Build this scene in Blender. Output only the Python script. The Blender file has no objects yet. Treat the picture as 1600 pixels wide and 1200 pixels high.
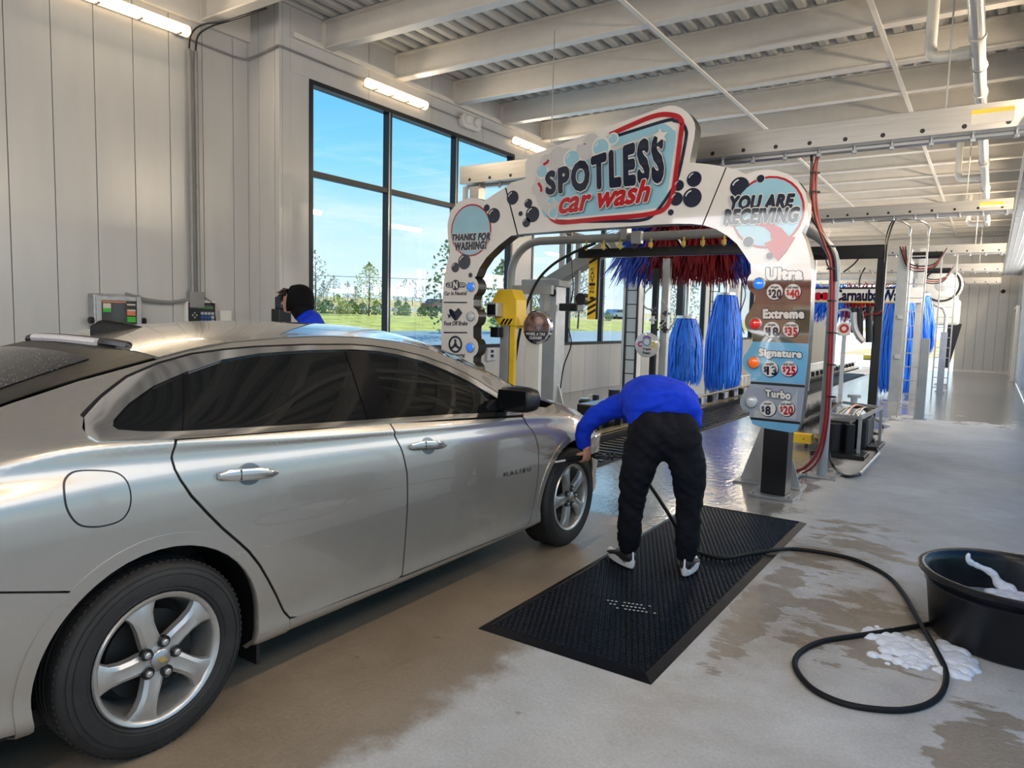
import bpy, bmesh, math, random
import numpy as np
from mathutils import Vector, Matrix
from mathutils.geometry import delaunay_2d_cdt
random.seed(7)
SC=bpy.context.scene; COL=SC.collection
PI=math.pi
# ---------------------------------------------------------------- camera
F=1116.7; CAMZ=1.50
yw,pt,rl=math.radians(33.727),math.radians(5.211),math.radians(1.502)
fw=Vector((-math.sin(yw)*math.cos(pt),math.cos(yw)*math.cos(pt),-math.sin(pt)))
rt0=Vector((math.cos(yw),math.sin(yw),0)); up0=rt0.cross(fw)
rt=rt0*math.cos(rl)+up0*math.sin(rl); up=-rt0*math.sin(rl)+up0*math.cos(rl)
cd=bpy.data.cameras.new('camera'); cam=bpy.data.objects.new('camera',cd); COL.objects.link(cam)
cd.sensor_width=36; cd.lens=F/1600*36; cd.clip_start=.05; cd.clip_end=800
cam.matrix_world=Matrix(((rt.x,up.x,-fw.x,0),(rt.y,up.y,-fw.y,0),(rt.z,up.z,-fw.z,CAMZ),(0,0,0,1)))
SC.camera=cam
def at(px,py,ax,val):
    """measured point: sight line of the photograph met with the plane x/y/z = val"""
    d=fw*F+rt*(px-800)-up*(py-600); o=Vector((0,0,CAMZ)); t=(val-o[ax])/d[ax]; return o+d*t
# ---------------------------------------------------------------- world, sun, exposure
W=bpy.data.worlds.new('sky'); SC.world=W; W.use_nodes=True; nt=W.node_tree; nt.nodes.clear()
def N(t,k,**kw):
    n=t.nodes.new(k)
    for a,b in kw.items(): setattr(n,a,b)
    return n
tc=N(nt,'ShaderNodeTexCoord'); sep=N(nt,'ShaderNodeSeparateXYZ'); nt.links.new(tc.outputs['Generated'],sep.inputs[0])
cr=N(nt,'ShaderNodeValToRGB'); nt.links.new(sep.outputs[2],cr.inputs[0])
el=cr.color_ramp.elements; el[0].position=0.0; el[0].color=(.80,.93,1.0,1); el[1].position=1; el[1].color=(.05,.22,.62,1)
e=el.new(.09); e.color=(.66,.88,1.0,1)
e=el.new(.20); e.color=(.26,.68,1.0,1); e=el.new(.33); e.color=(.10,.47,.95,1); e=el.new(.6); e.color=(.04,.28,.75,1)
mp=N(nt,'ShaderNodeMapping'); mp.inputs['Scale'].default_value=(1.5,1.5,9); nt.links.new(tc.outputs['Generated'],mp.inputs[0])
nz=N(nt,'ShaderNodeTexNoise'); nz.inputs['Scale'].default_value=2.2; nz.inputs['Detail'].default_value=6; nz.inputs['Roughness'].default_value=.6; nt.links.new(mp.outputs[0],nz.inputs[0])
c2=N(nt,'ShaderNodeValToRGB'); nt.links.new(nz.outputs[0],c2.inputs[0]); c2.color_ramp.elements[0].position=.50; c2.color_ramp.elements[0].color=(0,0,0,1); c2.color_ramp.elements[1].position=.72
mr=N(nt,'ShaderNodeMapRange'); nt.links.new(sep.outputs[2],mr.inputs[0]); mr.inputs[1].default_value=.06; mr.inputs[2].default_value=.30; mr.inputs[3].default_value=1; mr.inputs[4].default_value=.06
mm=N(nt,'ShaderNodeMath',operation='MULTIPLY'); nt.links.new(c2.outputs[0],mm.inputs[0]); nt.links.new(mr.outputs[0],mm.inputs[1])
mx=N(nt,'ShaderNodeMixRGB'); nt.links.new(mm.outputs[0],mx.inputs[0]); nt.links.new(cr.outputs[0],mx.inputs[1]); mx.inputs[2].default_value=(1,1,1,1)
bg=N(nt,'ShaderNodeBackground'); bg.inputs[1].default_value=.86; nt.links.new(mx.outputs[0],bg.inputs[0])
wo=N(nt,'ShaderNodeOutputWorld'); nt.links.new(bg.outputs[0],wo.inputs[0])
sl=bpy.data.lights.new('sun','SUN'); sl.energy=4.0; sl.angle=.009; sl.color=(1,.93,.80); so=bpy.data.objects.new('sun',sl); COL.objects.link(so)
sd=Vector((-.04,1,.62)).normalized(); so.rotation_euler=sd.to_track_quat('Z','Y').to_euler()
SC.view_settings.view_transform='Standard'; SC.view_settings.look='None'; SC.view_settings.gamma=1; SC.view_settings.exposure=.62; SC.view_settings.use_curve_mapping=False
def area(name,loc,rot,sx,sy,e,col):
    l=bpy.data.lights.new(name,'AREA'); l.shape='RECTANGLE'; l.size=sx; l.size_y=sy; l.energy=e; l.color=col
    o=bpy.data.objects.new(name,l); COL.objects.link(o); o.location=loc; o.rotation_euler=rot; return o
# added fill lamps in the entrance, glazing and window openings, standing in for daylight
area('entrance_fill',(-3.3,-2.85,3.15),(PI/2,0,0),5.8,1.4,110,(1,.965,.92))
area('glazing_fill',(.62,3.0,2.75),(0,PI/2,0),.9,10.0,55,(1,.95,.88))
area('glazing_fill',(.62,19.0,2.6),(0,PI/2,0),1.0,14.0,300,(1,.95,.88))  # added warm fill that brightens the end wall
area('window_fill',(-7.2,18.0,2.7),(0,-PI/2,0),3.0,20.0,115,(.40,.72,1))
# ---------------------------------------------------------------- materials
def pm(name,col,rough=.5,metal=0,var=.08,scale=6,bump=0,bscale=40,coat=0,emis=0,spec=.5,stretch=(1,1,1),ior=None):
    m=bpy.data.materials.new(name); m.use_nodes=True; t=m.node_tree; b=t.nodes['Principled BSDF']
    b.inputs['Roughness'].default_value=rough; b.inputs['Metallic'].default_value=metal; b.inputs['Coat Weight'].default_value=coat; b.inputs['Coat Roughness'].default_value=.03
    b.inputs['Specular IOR Level'].default_value=spec
    if ior: b.inputs['IOR'].default_value=ior
    tc=N(t,'ShaderNodeTexCoord'); mp=N(t,'ShaderNodeMapping'); mp.inputs['Scale'].default_value=stretch; t.links.new(tc.outputs['Object'],mp.inputs[0])
    nz=N(t,'ShaderNodeTexNoise'); nz.inputs['Scale'].default_value=scale; nz.inputs['Detail'].default_value=5; t.links.new(mp.outputs[0],nz.inputs[0])
    cr=N(t,'ShaderNodeValToRGB'); t.links.new(nz.outputs[0],cr.inputs[0]); e=cr.color_ramp.elements
    e[0].position=.3; e[1].position=.7
    e[0].color=tuple(max(0,c*(1-var)) for c in col)+(1,); e[1].color=tuple(min(1,c*(1+var)) for c in col)+(1,)
    t.links.new(cr.outputs[0],b.inputs['Base Color'])
    if bump:
        n2=N(t,'ShaderNodeTexNoise'); n2.inputs['Scale'].default_value=bscale; n2.inputs['Detail'].default_value=4; t.links.new(mp.outputs[0],n2.inputs[0])
        bp=N(t,'ShaderNodeBump'); bp.inputs['Strength'].default_value=bump; bp.inputs['Distance'].default_value=.01; t.links.new(n2.outputs[0],bp.inputs['Height']); t.links.new(bp.outputs[0],b.inputs['Normal'])
    if emis:
        t.links.new(cr.outputs[0],b.inputs['Emission Color']); b.inputs['Emission Strength'].default_value=emis
    return m
def glassmat(name,tint,transp,rough=.01):
    m=bpy.data.materials.new(name); m.use_nodes=True; t=m.node_tree; t.nodes.clear()
    o=N(t,'ShaderNodeOutputMaterial'); g=N(t,'ShaderNodeBsdfGlossy'); g.inputs['Roughness'].default_value=rough
    tr=N(t,'ShaderNodeBsdfTransparent'); tr.inputs[0].default_value=tint+(1,); lw=N(t,'ShaderNodeLayerWeight'); lw.inputs[0].default_value=.5; pw_=N(t,'ShaderNodeMath',operation='POWER'); pw_.inputs[1].default_value=4.5; t.links.new(lw.outputs['Facing'],pw_.inputs[0]); fr=N(t,'ShaderNodeMath',operation='MULTIPLY_ADD'); fr.inputs[1].default_value=.65; fr.inputs[2].default_value=.04; t.links.new(pw_.outputs[0],fr.inputs[0])
    df=N(t,'ShaderNodeBsdfDiffuse'); df.inputs[0].default_value=(.008,.009,.01,1); m1=N(t,'ShaderNodeMixShader'); m1.inputs[0].default_value=transp
    t.links.new(df.outputs[0],m1.inputs[1]); t.links.new(tr.outputs[0],m1.inputs[2])
    m2=N(t,'ShaderNodeMixShader'); t.links.new(fr.outputs[0],m2.inputs[0]); t.links.new(m1.outputs[0],m2.inputs[1]); t.links.new(g.outputs[0],m2.inputs[2]); t.links.new(m2.outputs[0],o.inputs[0])
    return m
M=dict(
 wall=pm('wall_panel_white',(.50,.495,.485),.24,var=.03,bump=.05,bscale=6,stretch=(1,1,.2)),
 white=pm('white_paint',(.66,.64,.60),.45,var=.04),
 ceil=pm('ceiling_white',(.60,.57,.53),.5,var=.04),
 black=pm('black_frame',(.006,.006,.008),.35,var=.2),
 rubber=pm('black_rubber',(.005,.005,.006),.6,var=.3,bump=.2,bscale=90,spec=.3),
 plas=pm('black_plastic',(.007,.007,.008),.42,var=.3,bump=.05),
 steel=pm('galvanized_steel',(.42,.43,.44),.42,.75,var=.14,scale=14),
 alum=pm('brushed_aluminium',(.50,.49,.47),.30,.85,var=.10,scale=9,stretch=(.3,8,8)),
 gpaint=pm('grey_paint',(.33,.35,.36),.45,.2,var=.08),
 lgrey=pm('light_grey_metal',(.50,.51,.52),.42,.5,var=.08),
 conduit=pm('grey_conduit',(.24,.24,.24),.45,.3,var=.1),
 chrome=pm('chrome',(.85,.85,.86),.08,1,var=.03),
 yellow=pm('yellow_paint',(.85,.55,.03),.4,var=.08),
 red=pm('red_paint',(.5,.02,.02),.4,var=.1),
 redh=pm('red_hose',(.26,.012,.014),.35,var=.1),
 pvc=pm('white_pvc',(.68,.67,.63),.22,var=.04),
 sgwhite=pm('sign_white_acrylic',(.66,.64,.62),.06,var=.03,coat=.6),
 sgblue=pm('sign_pale_blue',(.27,.50,.62),.06,var=.04,coat=.6),
 sgnavy=pm('sign_navy',(.008,.013,.035),.06,var=.1,coat=.6),
 sgred=pm('sign_red',(.40,.010,.018),.07,var=.1,coat=.6),
 sgshadow=pm('sign_letter_shadow',(.10,.17,.21),.1,var=.05,coat=.5),
 sgfoam=pm('sign_foam_grey',(.50,.50,.50),.1,var=.05,coat=.5),
 sgdark=pm('sign_deep_brown',(.10,.045,.035),.03,var=.3,scale=3,coat=1,ior=1.9),
 sgdark2=pm('sign_dark_bronze',(.11,.085,.055),.03,var=.3,scale=3,coat=1,ior=1.9),
 sgsig=pm('sign_signature_blue',(.16,.42,.66),.06,var=.03,coat=.8),
 sgtur=pm('sign_turbo_grey',(.30,.34,.42),.06,var=.03,coat=.8),
 sggrey=pm('sign_pale_grey',(.42,.44,.47),.1,var=.03,coat=.6),
 lensb=pm('lens_blue',(.02,.18,.75),.08,var=.1,coat=1,emis=.35),
 lensr=pm('lens_red',(.55,.015,.01),.08,var=.1,coat=1,emis=.3),
 lenso=pm('lens_orange',(.75,.12,.01),.08,var=.1,coat=1,emis=.3),
 lensw=pm('lens_clear',(.50,.55,.60),.08,var=.08,coat=1),
 blueb=pm('brush_blue',(.008,.15,.80),.5,var=.35,scale=25,stretch=(1,1,.15)),
 redb=pm('brush_red',(.26,.008,.014),.55,var=.35,scale=20),
 navyb=pm('brush_dark_blue',(.012,.06,.42),.5,var=.4,scale=25),
 shirt=pm('blue_fleece',(.004,.035,.52),.8,var=.14,scale=9,bump=.35,bscale=26,spec=.2),
 pants=pm('black_cotton',(.004,.0045,.008),.85,var=.3,scale=12,bump=.35,bscale=30,spec=.2),
 hood=pm('black_knit',(.004,.004,.005),.9,var=.3,bump=.3,bscale=60,spec=.15),
 skin=pm('skin',(.42,.20,.13),.5,var=.08,scale=20),
 hair=pm('black_hair',(.006,.005,.005),.5,var=.3,scale=60),
 shoe=pm('shoe_black',(.012,.012,.014),.6,var=.2,bump=.2,bscale=80),
 sole=pm('shoe_white',(.75,.73,.72),.5,var=.04),
 screen=pm('terminal_screen',(.05,.05,.048),.15,var=.2,coat=.5),
 green=pm('label_green',(.05,.45,.03),.4), orange=pm('label_orange',(.65,.20,.08),.4), paper=pm('label_paper',(.62,.58,.52),.6),
 dblue=pm('key_blue',(.02,.08,.32),.35),
 brassy=pm('brass_fitting',(.65,.48,.12),.35,.6),
 tubm=pm('tub_black',(.007,.008,.011),.30,var=.5,scale=5,bump=.15,bscale=14,spec=.35),
 foam=pm('soap_foam',(.78,.80,.86),.6,var=.08,scale=30,bump=.6,bscale=60),
 wood=pm('pale_wood',(.62,.50,.34),.5,var=.12,scale=12,stretch=(1,1,6)),
 mat=pm('mat_rubber',(.005,.0055,.008),.42,var=.35,scale=10,bump=.2,bscale=70,spec=.16),
 paint=pm('silver_car_paint',(.41,.385,.35),.27,.70,var=.03,scale=3,coat=1),
 tyre=pm('tyre_rubber',(.016,.015,.0145),.68,var=.35,scale=9,bump=.25,bscale=60),
 rim=pm('alloy_silver',(.52,.51,.49),.34,.75,var=.10,scale=20),
 brake=pm('brake_disc',(.035,.035,.035),.5,.8,var=.2),
 dusty=pm('dusty_black_trim',(.022,.019,.016),.42,var=.35,scale=30,coat=0,spec=.18),
 gloss=pm('gloss_black_trim',(.004,.004,.005),.08,var=.2,spec=.4),
 uphol=pm('dark_upholstery',(.02,.02,.022),.8,var=.2),
 glass=glassmat('clear_glazing',(.95,.98,.98),.97),
 tint=glassmat('tinted_car_glass',(.22,.25,.26),.45),
 tintd=glassmat('privacy_car_glass',(.06,.065,.07),.2),
 lamp=pm('fixture_lens',(1,.72,.40),.3,var=.03,emis=1.9),
 lampc=pm('fixture_tube',(1,.93,.74),.3,var=.03,emis=7),
 brick=None,
)
# ---------------------------------------------------------------- mesh helpers
class MB:
    def __init__(s): s.v=[]; s.f=[]
    def add(s,vs,fs):
        n=len(s.v); s.v+=[tuple(v) for v in vs]; s.f+=[tuple(i+n for i in f) for f in fs]; return s
    def box(s,x0,x1,y0,y1,z0,z1,R=None,o=(0,0,0)):
        p=[(x,y,z) for z in(z0,z1) for y in(y0,y1) for x in(x0,x1)]
        if R is not None: p=[tuple(R@Vector(q)+Vector(o)) for q in p]
        return s.add(p,[(0,2,3,1),(4,5,7,6),(0,1,5,4),(2,6,7,3),(0,4,6,2),(1,3,7,5)])
    def bar(s,p,q,w,h=None,upv=(0,0,1)):
        p,q=Vector(p),Vector(q); h=h or w; d=(q-p); l=d.length; d.normalize(); u=Vector(upv)
        if abs(d.dot(u))>.98: u=Vector((0,1,0))
        a=d.cross(u).normalized(); c=a.cross(d)
        P=[o+a*(w/2*i)+c*(h/2*j) for o in(p,q) for j in(-1,1) for i in(-1,1)]
        return s.add(P,[(0,2,3,1),(4,5,7,6),(0,1,5,4),(2,6,7,3),(0,4,6,2),(1,3,7,5)])
    def tube(s,pts,r,n=8,closed=False,caps=True):
        pts=[Vector(p) for p in pts]; m=len(pts); rs=r if isinstance(r,(list,tuple)) else [r]*m
        V=[]; pa=None
        for i,p in enumerate(pts):
            a=pts[(i-1)%m] if (closed or i>0) else p; c=pts[(i+1)%m] if (closed or i<m-1) else p
            t=(c-a).normalized()
            if pa is None:
                u=Vector((0,0,1)) if abs(t.z)<.9 else Vector((1,0,0)); pa=(u-t*u.dot(t)).normalized()
            else: pa=(pa-t*pa.dot(t)).normalized()
            b=t.cross(pa)
            V+=[p+(pa*math.cos(2*PI*k/n)+b*math.sin(2*PI*k/n))*rs[i] for k in range(n)]
        Fs=[]
        for i in range(m if closed else m-1):
            j=(i+1)%m
            Fs+=[(i*n+k,i*n+(k+1)%n,j*n+(k+1)%n,j*n+k) for k in range(n)]
        if caps and not closed: Fs+=[tuple(range(n))[::-1],tuple((m-1)*n+k for k in range(n))]
        return s.add(V,Fs)
    def cyl(s,p,q,r,n=16,r2=None): return s.tube([p,q],[r,r if r2 is None else r2],n)
    def lathe(s,prof,c=(0,0,0),ax=2,n=32,closed=False):
        # prof: (radius, along axis)
        V=[]
        for (r,h) in prof:
            for k in range(n):
                a=2*PI*k/n; q=[0,0,0]; q[ax]=h; q[(ax+1)%3]=r*math.cos(a); q[(ax+2)%3]=r*math.sin(a)
                V.append((q[0]+c[0],q[1]+c[1],q[2]+c[2]))
        m=len(prof); Fs=[]
        for i in range(m if closed else m-1):
            j=(i+1)%m; Fs+=[(i*n+k,i*n+(k+1)%n,j*n+(k+1)%n,j*n+k) for k in range(n)]
        return s.add(V,Fs)
    def prism(s,pts,fn,d0,d1):
        # pts 2D outline, fn(a,b,d)->xyz
        n=len(pts); V=[fn(a,b,d0) for a,b in pts]+[fn(a,b,d1) for a,b in pts]
        Fs=[tuple(range(n))[::-1],tuple(range(n,2*n))]+[(i,(i+1)%n,n+(i+1)%n,n+i) for i in range(n)]
        return s.add(V,Fs)
    def sphere(s,c,r,n=16,m=10,sc=(1,1,1)):
        V=[]; 
        for i in range(m+1):
            t=PI*i/m
            for k in range(n):
                a=2*PI*k/n; V.append((c[0]+r*sc[0]*math.sin(t)*math.cos(a),c[1]+r*sc[1]*math.sin(t)*math.sin(a),c[2]+r*sc[2]*math.cos(t)))
        Fs=[(i*n+k,(i+1)*n+k,(i+1)*n+(k+1)%n,i*n+(k+1)%n) for i in range(m) for k in range(n)]
        return s.add(V,Fs)
    def build(s,name,mat,parent=None,smooth=False,bevel=0,label=None,kind=None,fix=True,angle=None):
        me=bpy.data.meshes.new(name); me.from_pydata(s.v,[],s.f); 
        bm=bmesh.new(); bm.from_mesh(me); bmesh.ops.remove_doubles(bm,verts=bm.verts,dist=1e-6)
        if fix: bmesh.ops.recalc_face_normals(bm,faces=bm.faces)
        bm.to_mesh(me); bm.free()
        o=bpy.data.objects.new(name,me); COL.objects.link(o); me.materials.append(mat)
        if smooth:
            me.polygons.foreach_set('use_smooth',[True]*len(me.polygons))
            try: me.set_sharp_from_angle(angle=math.radians(angle or 40))
            except Exception: pass
        if bevel:
            bv=o.modifiers.new('b','BEVEL'); bv.width=bevel; bv.segments=2; bv.limit_method='ANGLE'; bv.angle_limit=math.radians(40)
        put(o,parent)
        if label: o['label']=label
        if kind: o['kind']=kind
        return o
def put(o,parent):
    if parent is None: return o
    o.parent=parent; o.matrix_parent_inverse=Matrix.Translation(-ORG.get(parent.name,Vector((0,0,0)))); return o
ORG={}
def thing(name,label,cat,loc=(0,0,0),group=None):
    o=bpy.data.objects.new(name,None); COL.objects.link(o); o.location=loc; o.empty_display_size=.1; ORG[o.name]=Vector(loc)
    o['label']=label; o['category']=cat
    if group: o['group']=group
    return o
def tag(o,label,cat,group=None,kind=None):
    o['label']=label; o['category']=cat
    if group: o['group']=group
    if kind: o['kind']=kind
    return o
def dup(root,loc,label=None):
    r=root.copy(); COL.objects.link(r); r.location=loc; ORG[r.name]=Vector(loc)
    if label: r['label']=label
    for ch in list(root.children):
        c=ch.copy(); COL.objects.link(c); c.parent=r
        for g in list(ch.children):
            d=g.copy(); COL.objects.link(d); d.parent=c
    return r
def struct(o): o['kind']='structure'; return o
def spline(P,n=8,closed=False):
    P=[Vector(p) for p in P]; out=[]; m=len(P)
    for i in range(m if closed else m-1):
        g=lambda k:P[k%m] if closed else P[min(max(k,0),m-1)]
        a,b,c,d=g(i-1),g(i),g(i+1),g(i+2)
        for k in range(n):
            t=k/n; out.append(.5*((2*b)+(c-a)*t+(2*a-5*b+4*c-d)*t*t+(3*b-a-3*c+d)*t**3))
    if not closed: out.append(P[-1])
    return out
def skinobj(name,nodes,edges,mat,parent,sub=2,root=0):
    me=bpy.data.meshes.new(name); me.from_pydata([n[0] for n in nodes],edges,[])
    o=bpy.data.objects.new(name,me); COL.objects.link(o)
    md=o.modifiers.new('s','SKIN'); md.use_smooth_shade=True
    if not me.skin_vertices: 
        bpy.context.view_layer.objects.active=o
    for i,n in enumerate(nodes):
        r=n[1]; sv=me.skin_vertices[0].data[i]; sv.radius=(r,r) if not isinstance(r,tuple) else r; sv.use_root=(i==root)
    ss=o.modifiers.new('u','SUBSURF'); ss.levels=sub; ss.render_levels=sub
    dg=bpy.context.evaluated_depsgraph_get(); dg.update()
    m2=bpy.data.meshes.new_from_object(o.evaluated_get(dg)); o.modifiers.clear(); o.data=m2; m2.name=name
    m2.materials.clear(); m2.materials.append(mat)
    m2.polygons.foreach_set('use_smooth',[True]*len(m2.polygons))
    put(o,parent); return o
def textmesh(s,off=.0,shear=0,res=3,spacing=1.0):
    cu=bpy.data.curves.new('t','FONT'); cu.body=s; cu.size=1; cu.offset=off; cu.shear=shear; cu.resolution_u=res; cu.space_character=spacing; cu.align_x='LEFT'
    o=bpy.data.objects.new('t',cu); COL.objects.link(o); bpy.context.view_layer.update()
    me=bpy.data.meshes.new_from_object(o); V=[(v.co.x,v.co.y) for v in me.vertices]; P=[tuple(p.vertices) for p in me.polygons]
    bpy.data.objects.remove(o); bpy.data.curves.remove(cu); bpy.data.meshes.remove(me)
    return V,P
def text(name,s,quad,mat,parent,off=.0,shear=0,out=Vector((0,-.003,0)),grow=0,shift=(0,0),spacing=1.0,flatref=None):
    """quad: 3-D corners BL,BR,TR,TL that the lettering's box fills"""
    V,P=textmesh(s,0,shear,spacing=spacing); R=V
    x0=min(v[0] for v in R);x1=max(v[0] for v in R);y0=min(v[1] for v in R);y1=max(v[1] for v in R)
    A,B,C,D=[Vector(q) for q in quad]; mb=MB()
    def f(v):
        a=(v[0]-x0)/(x1-x0)+shift[0]; b=(v[1]-y0)/(y1-y0)+shift[1]
        return (A*(1-a)+B*a)*(1-b)+(D*(1-a)+C*a)*b+out
    for k in range(13 if off>.015 else 1):
        dx,dy=((off*math.cos(k*PI/6),off*math.sin(k*PI/6)) if k<12 else (0,0)) if off>.015 else (0,0)
        mb.add([f((v[0]+dx,v[1]+dy))+out.normalized()*(.00001*k) if out.length else f((v[0]+dx,v[1]+dy))+Vector((0,-.00001*k,0)) for v in V],P)
    return mb.build(name,mat,parent,fix=False)
# ================================================================ SETTING
XW=-7.26; XN=-7.85; XR=.66; YB=-3.0; YE=30.5; ZT=5.16
def floormat():
    m=pm('wet_concrete',(.40,.385,.36),.6); t=m.node_tree; b=t.nodes['Principled BSDF']; L=t.links
    tc=N(t,'ShaderNodeTexCoord'); sp=N(t,'ShaderNodeSeparateXYZ'); L.new(tc.outputs['Object'],sp.inputs[0])
    def noise(sc,det=6,ro=.6,st=(1,1,1),dist=0):
        mp=N(t,'ShaderNodeMapping'); mp.inputs['Scale'].default_value=st; L.new(tc.outputs['Object'],mp.inputs[0])
        n=N(t,'ShaderNodeTexNoise'); n.inputs['Scale'].default_value=sc; n.inputs['Detail'].default_value=det; n.inputs['Roughness'].default_value=ro; n.inputs['Distortion'].default_value=dist; L.new(mp.outputs[0],n.inputs[0]); return n.outputs[0]
    def mr(i,a,b_,c=0,d=1):
        n=N(t,'ShaderNodeMapRange'); n.interpolation_type='SMOOTHSTEP'; L.new(i,n.inputs[0]); n.inputs[1].default_value=a; n.inputs[2].default_value=b_; n.inputs[3].default_value=c; n.inputs[4].default_value=d; return n.outputs[0]
    def ma(op,a,b_):
        n=N(t,'ShaderNodeMath',operation=op); 
        for i,x in enumerate((a,b_)):
            if isinstance(x,(int,float)): n.inputs[i].default_value=x
            else: L.new(x,n.inputs[i])
        return n.outputs[0]
    def blob(cx,cy,rx,ry):
        dx=ma('DIVIDE',ma('SUBTRACT',sp.outputs[0],cx),rx); dy=ma('DIVIDE',ma('SUBTRACT',sp.outputs[1],cy),ry)
        r=ma('SQRT',ma('ADD',ma('MULTIPLY',dx,dx),ma('MULTIPLY',dy,dy)),0); return mr(r,1.3,.5,0,1)
    n1=noise(1.6,8,.65); n2=noise(3.2,12,.68,(.8,1.9,1),.25)
    # wet lane in the tunnel: beside the conveyor and beyond the first equipment
    lane=ma('MULTIPLY',mr(sp.outputs[0],-1.0,-1.6),mr(sp.outputs[1],4.3,5.6))
    far=mr(sp.outputs[1],12.5,15.5)
    reg=ma('MAXIMUM',lane,far)
    # drips near the tub and along the mat, damp ground below the car
    pat=ma('MAXIMUM',blob(-.45,3.9,.42,.55),blob(.10,2.85,.22,.60)); pat=ma('MAXIMUM',pat,blob(-.93,3.9,.14,1.1))
    pat=ma('MAXIMUM',pat,ma('MULTIPLY',blob(-.7,5.3,.4,.9),.8))
    pw=mr(ma('ADD',ma('MULTIPLY',pat,.40),ma('MULTIPLY',ma('SUBTRACT',n2,.5),1.7)),.25,.31)
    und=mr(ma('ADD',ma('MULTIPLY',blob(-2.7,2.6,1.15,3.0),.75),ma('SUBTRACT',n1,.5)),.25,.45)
    lw=mr(ma('ADD',ma('MULTIPLY',reg,.75),ma('MULTIPLY',ma('SUBTRACT',n1,.5),1.6)),.20,.50)
    # colour
    big=N(t,'ShaderNodeValToRGB'); L.new(noise(.9,9,.62),big.inputs[0]); e=big.color_ramp.elements; e[0].position=.30; e[0].color=(.42,.40,.375,1); e[1].position=.70; e[1].color=(.58,.565,.54,1)
    fine=N(t,'ShaderNodeValToRGB'); L.new(noise(70,3,.7),fine.inputs[0]); e=fine.color_ramp.elements; e[0].position=.3; e[0].color=(.86,.86,.86,1); e[1].position=.7; e[1].color=(1.1,1.1,1.1,1)
    sw=N(t,'ShaderNodeValToRGB'); L.new(noise(2.2,7,.6,(1.2,1.6,1),1.0),sw.inputs[0]); e=sw.color_ramp.elements; e[0].position=.35; e[0].color=(.90,.89,.87,1); e[1].position=.65; e[1].color=(1.06,1.06,1.06,1)
    def mix(f,a,c,mode='MIX'):
        n=N(t,'ShaderNodeMixRGB',blend_type=mode)
        for i,x in enumerate((f,a,c)):
            if isinstance(x,(int,float)): n.inputs[i].default_value=x
            elif isinstance(x,tuple): n.inputs[i].default_value=x
            else: L.new(x,n.inputs[i])
        return n.outputs[0]
    c=mix(1.0,big.outputs[0],fine.outputs[0],'MULTIPLY'); c=mix(.8,c,sw.outputs[0],'MULTIPLY')
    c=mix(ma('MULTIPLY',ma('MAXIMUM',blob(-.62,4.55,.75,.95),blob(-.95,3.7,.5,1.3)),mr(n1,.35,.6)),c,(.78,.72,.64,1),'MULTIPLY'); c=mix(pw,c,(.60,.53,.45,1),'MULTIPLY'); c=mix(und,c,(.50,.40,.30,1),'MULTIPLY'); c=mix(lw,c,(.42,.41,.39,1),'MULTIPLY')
    L.new(c,b.inputs['Base Color'])
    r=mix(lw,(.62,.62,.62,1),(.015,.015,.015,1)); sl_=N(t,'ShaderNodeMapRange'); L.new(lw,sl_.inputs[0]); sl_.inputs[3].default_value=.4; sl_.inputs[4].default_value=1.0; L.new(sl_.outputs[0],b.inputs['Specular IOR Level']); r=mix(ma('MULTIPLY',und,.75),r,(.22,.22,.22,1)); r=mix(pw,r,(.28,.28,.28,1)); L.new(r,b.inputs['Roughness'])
    bp=N(t,'ShaderNodeBump'); bp.inputs['Distance'].default_value=.01; L.new(ma('ADD',mr(lw,0,1,.22,.42),0),bp.inputs['Strength']); L.new(ma('ADD',ma('MULTIPLY',noise(60,3,.6),mr(lw,0,1,1,.25)),ma('MULTIPLY',noise(20,3,.55,(1,.6,1)),1.0)),bp.inputs['Height']); L.new(bp.outputs[0],b.inputs['Normal'])
    return m
fl=MB().box(XN,XR,YB-.1,YE+.2,-.3,0).build('floor',floormat()); struct(fl)
# --- walls of upright plastic panels
def panelwall(name,X,y0,y1,z0,z1,side,step=.405,parent=None,th=.05):
    w=MB().box(*( (X-.16,X-th) if side>0 else (X+th,X+.16) ),y0,y1,z0,z1).build(name,M['wall'],parent)
    if parent is None: struct(w)
    k=0;y=y0
    while y<y1-.03:
        e=min(y+step,y1)
        xa,xb=(X-th,X) if side>0 else (X,X+th)
        MB().box(xa,xb,y+.0035,e-.0035,z0,z1).build('panel',M['wall'],w,bevel=.004); y=e
    return w
def panelwallx(name,Y,x0,x1,z0,z1,side,step=.405,th=.05,parent=None):
    w=MB().box(x0,x1,*((Y+th,Y+.16) if side<0 else (Y-.16,Y-th)),z0,z1).build(name,M['wall'],parent)
    if parent is None: struct(w)
    x=x0
    while x<x1-.03:
        e=min(x+step,x1); ya,yb=(Y,Y+th) if side<0 else (Y-th,Y)
        MB().box(x+.0035,e-.0035,ya,yb,z0,z1).build('panel',M['wall'],w,bevel=.004); x=e
    return w
wl=panelwall('wall_left',XN,YB,5.72,0,ZT,1)
MB().box(XN,XN+.06,YB,5.72,4.78,ZT).build('top_beam',M['ceil'],wl,bevel=.005)
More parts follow.
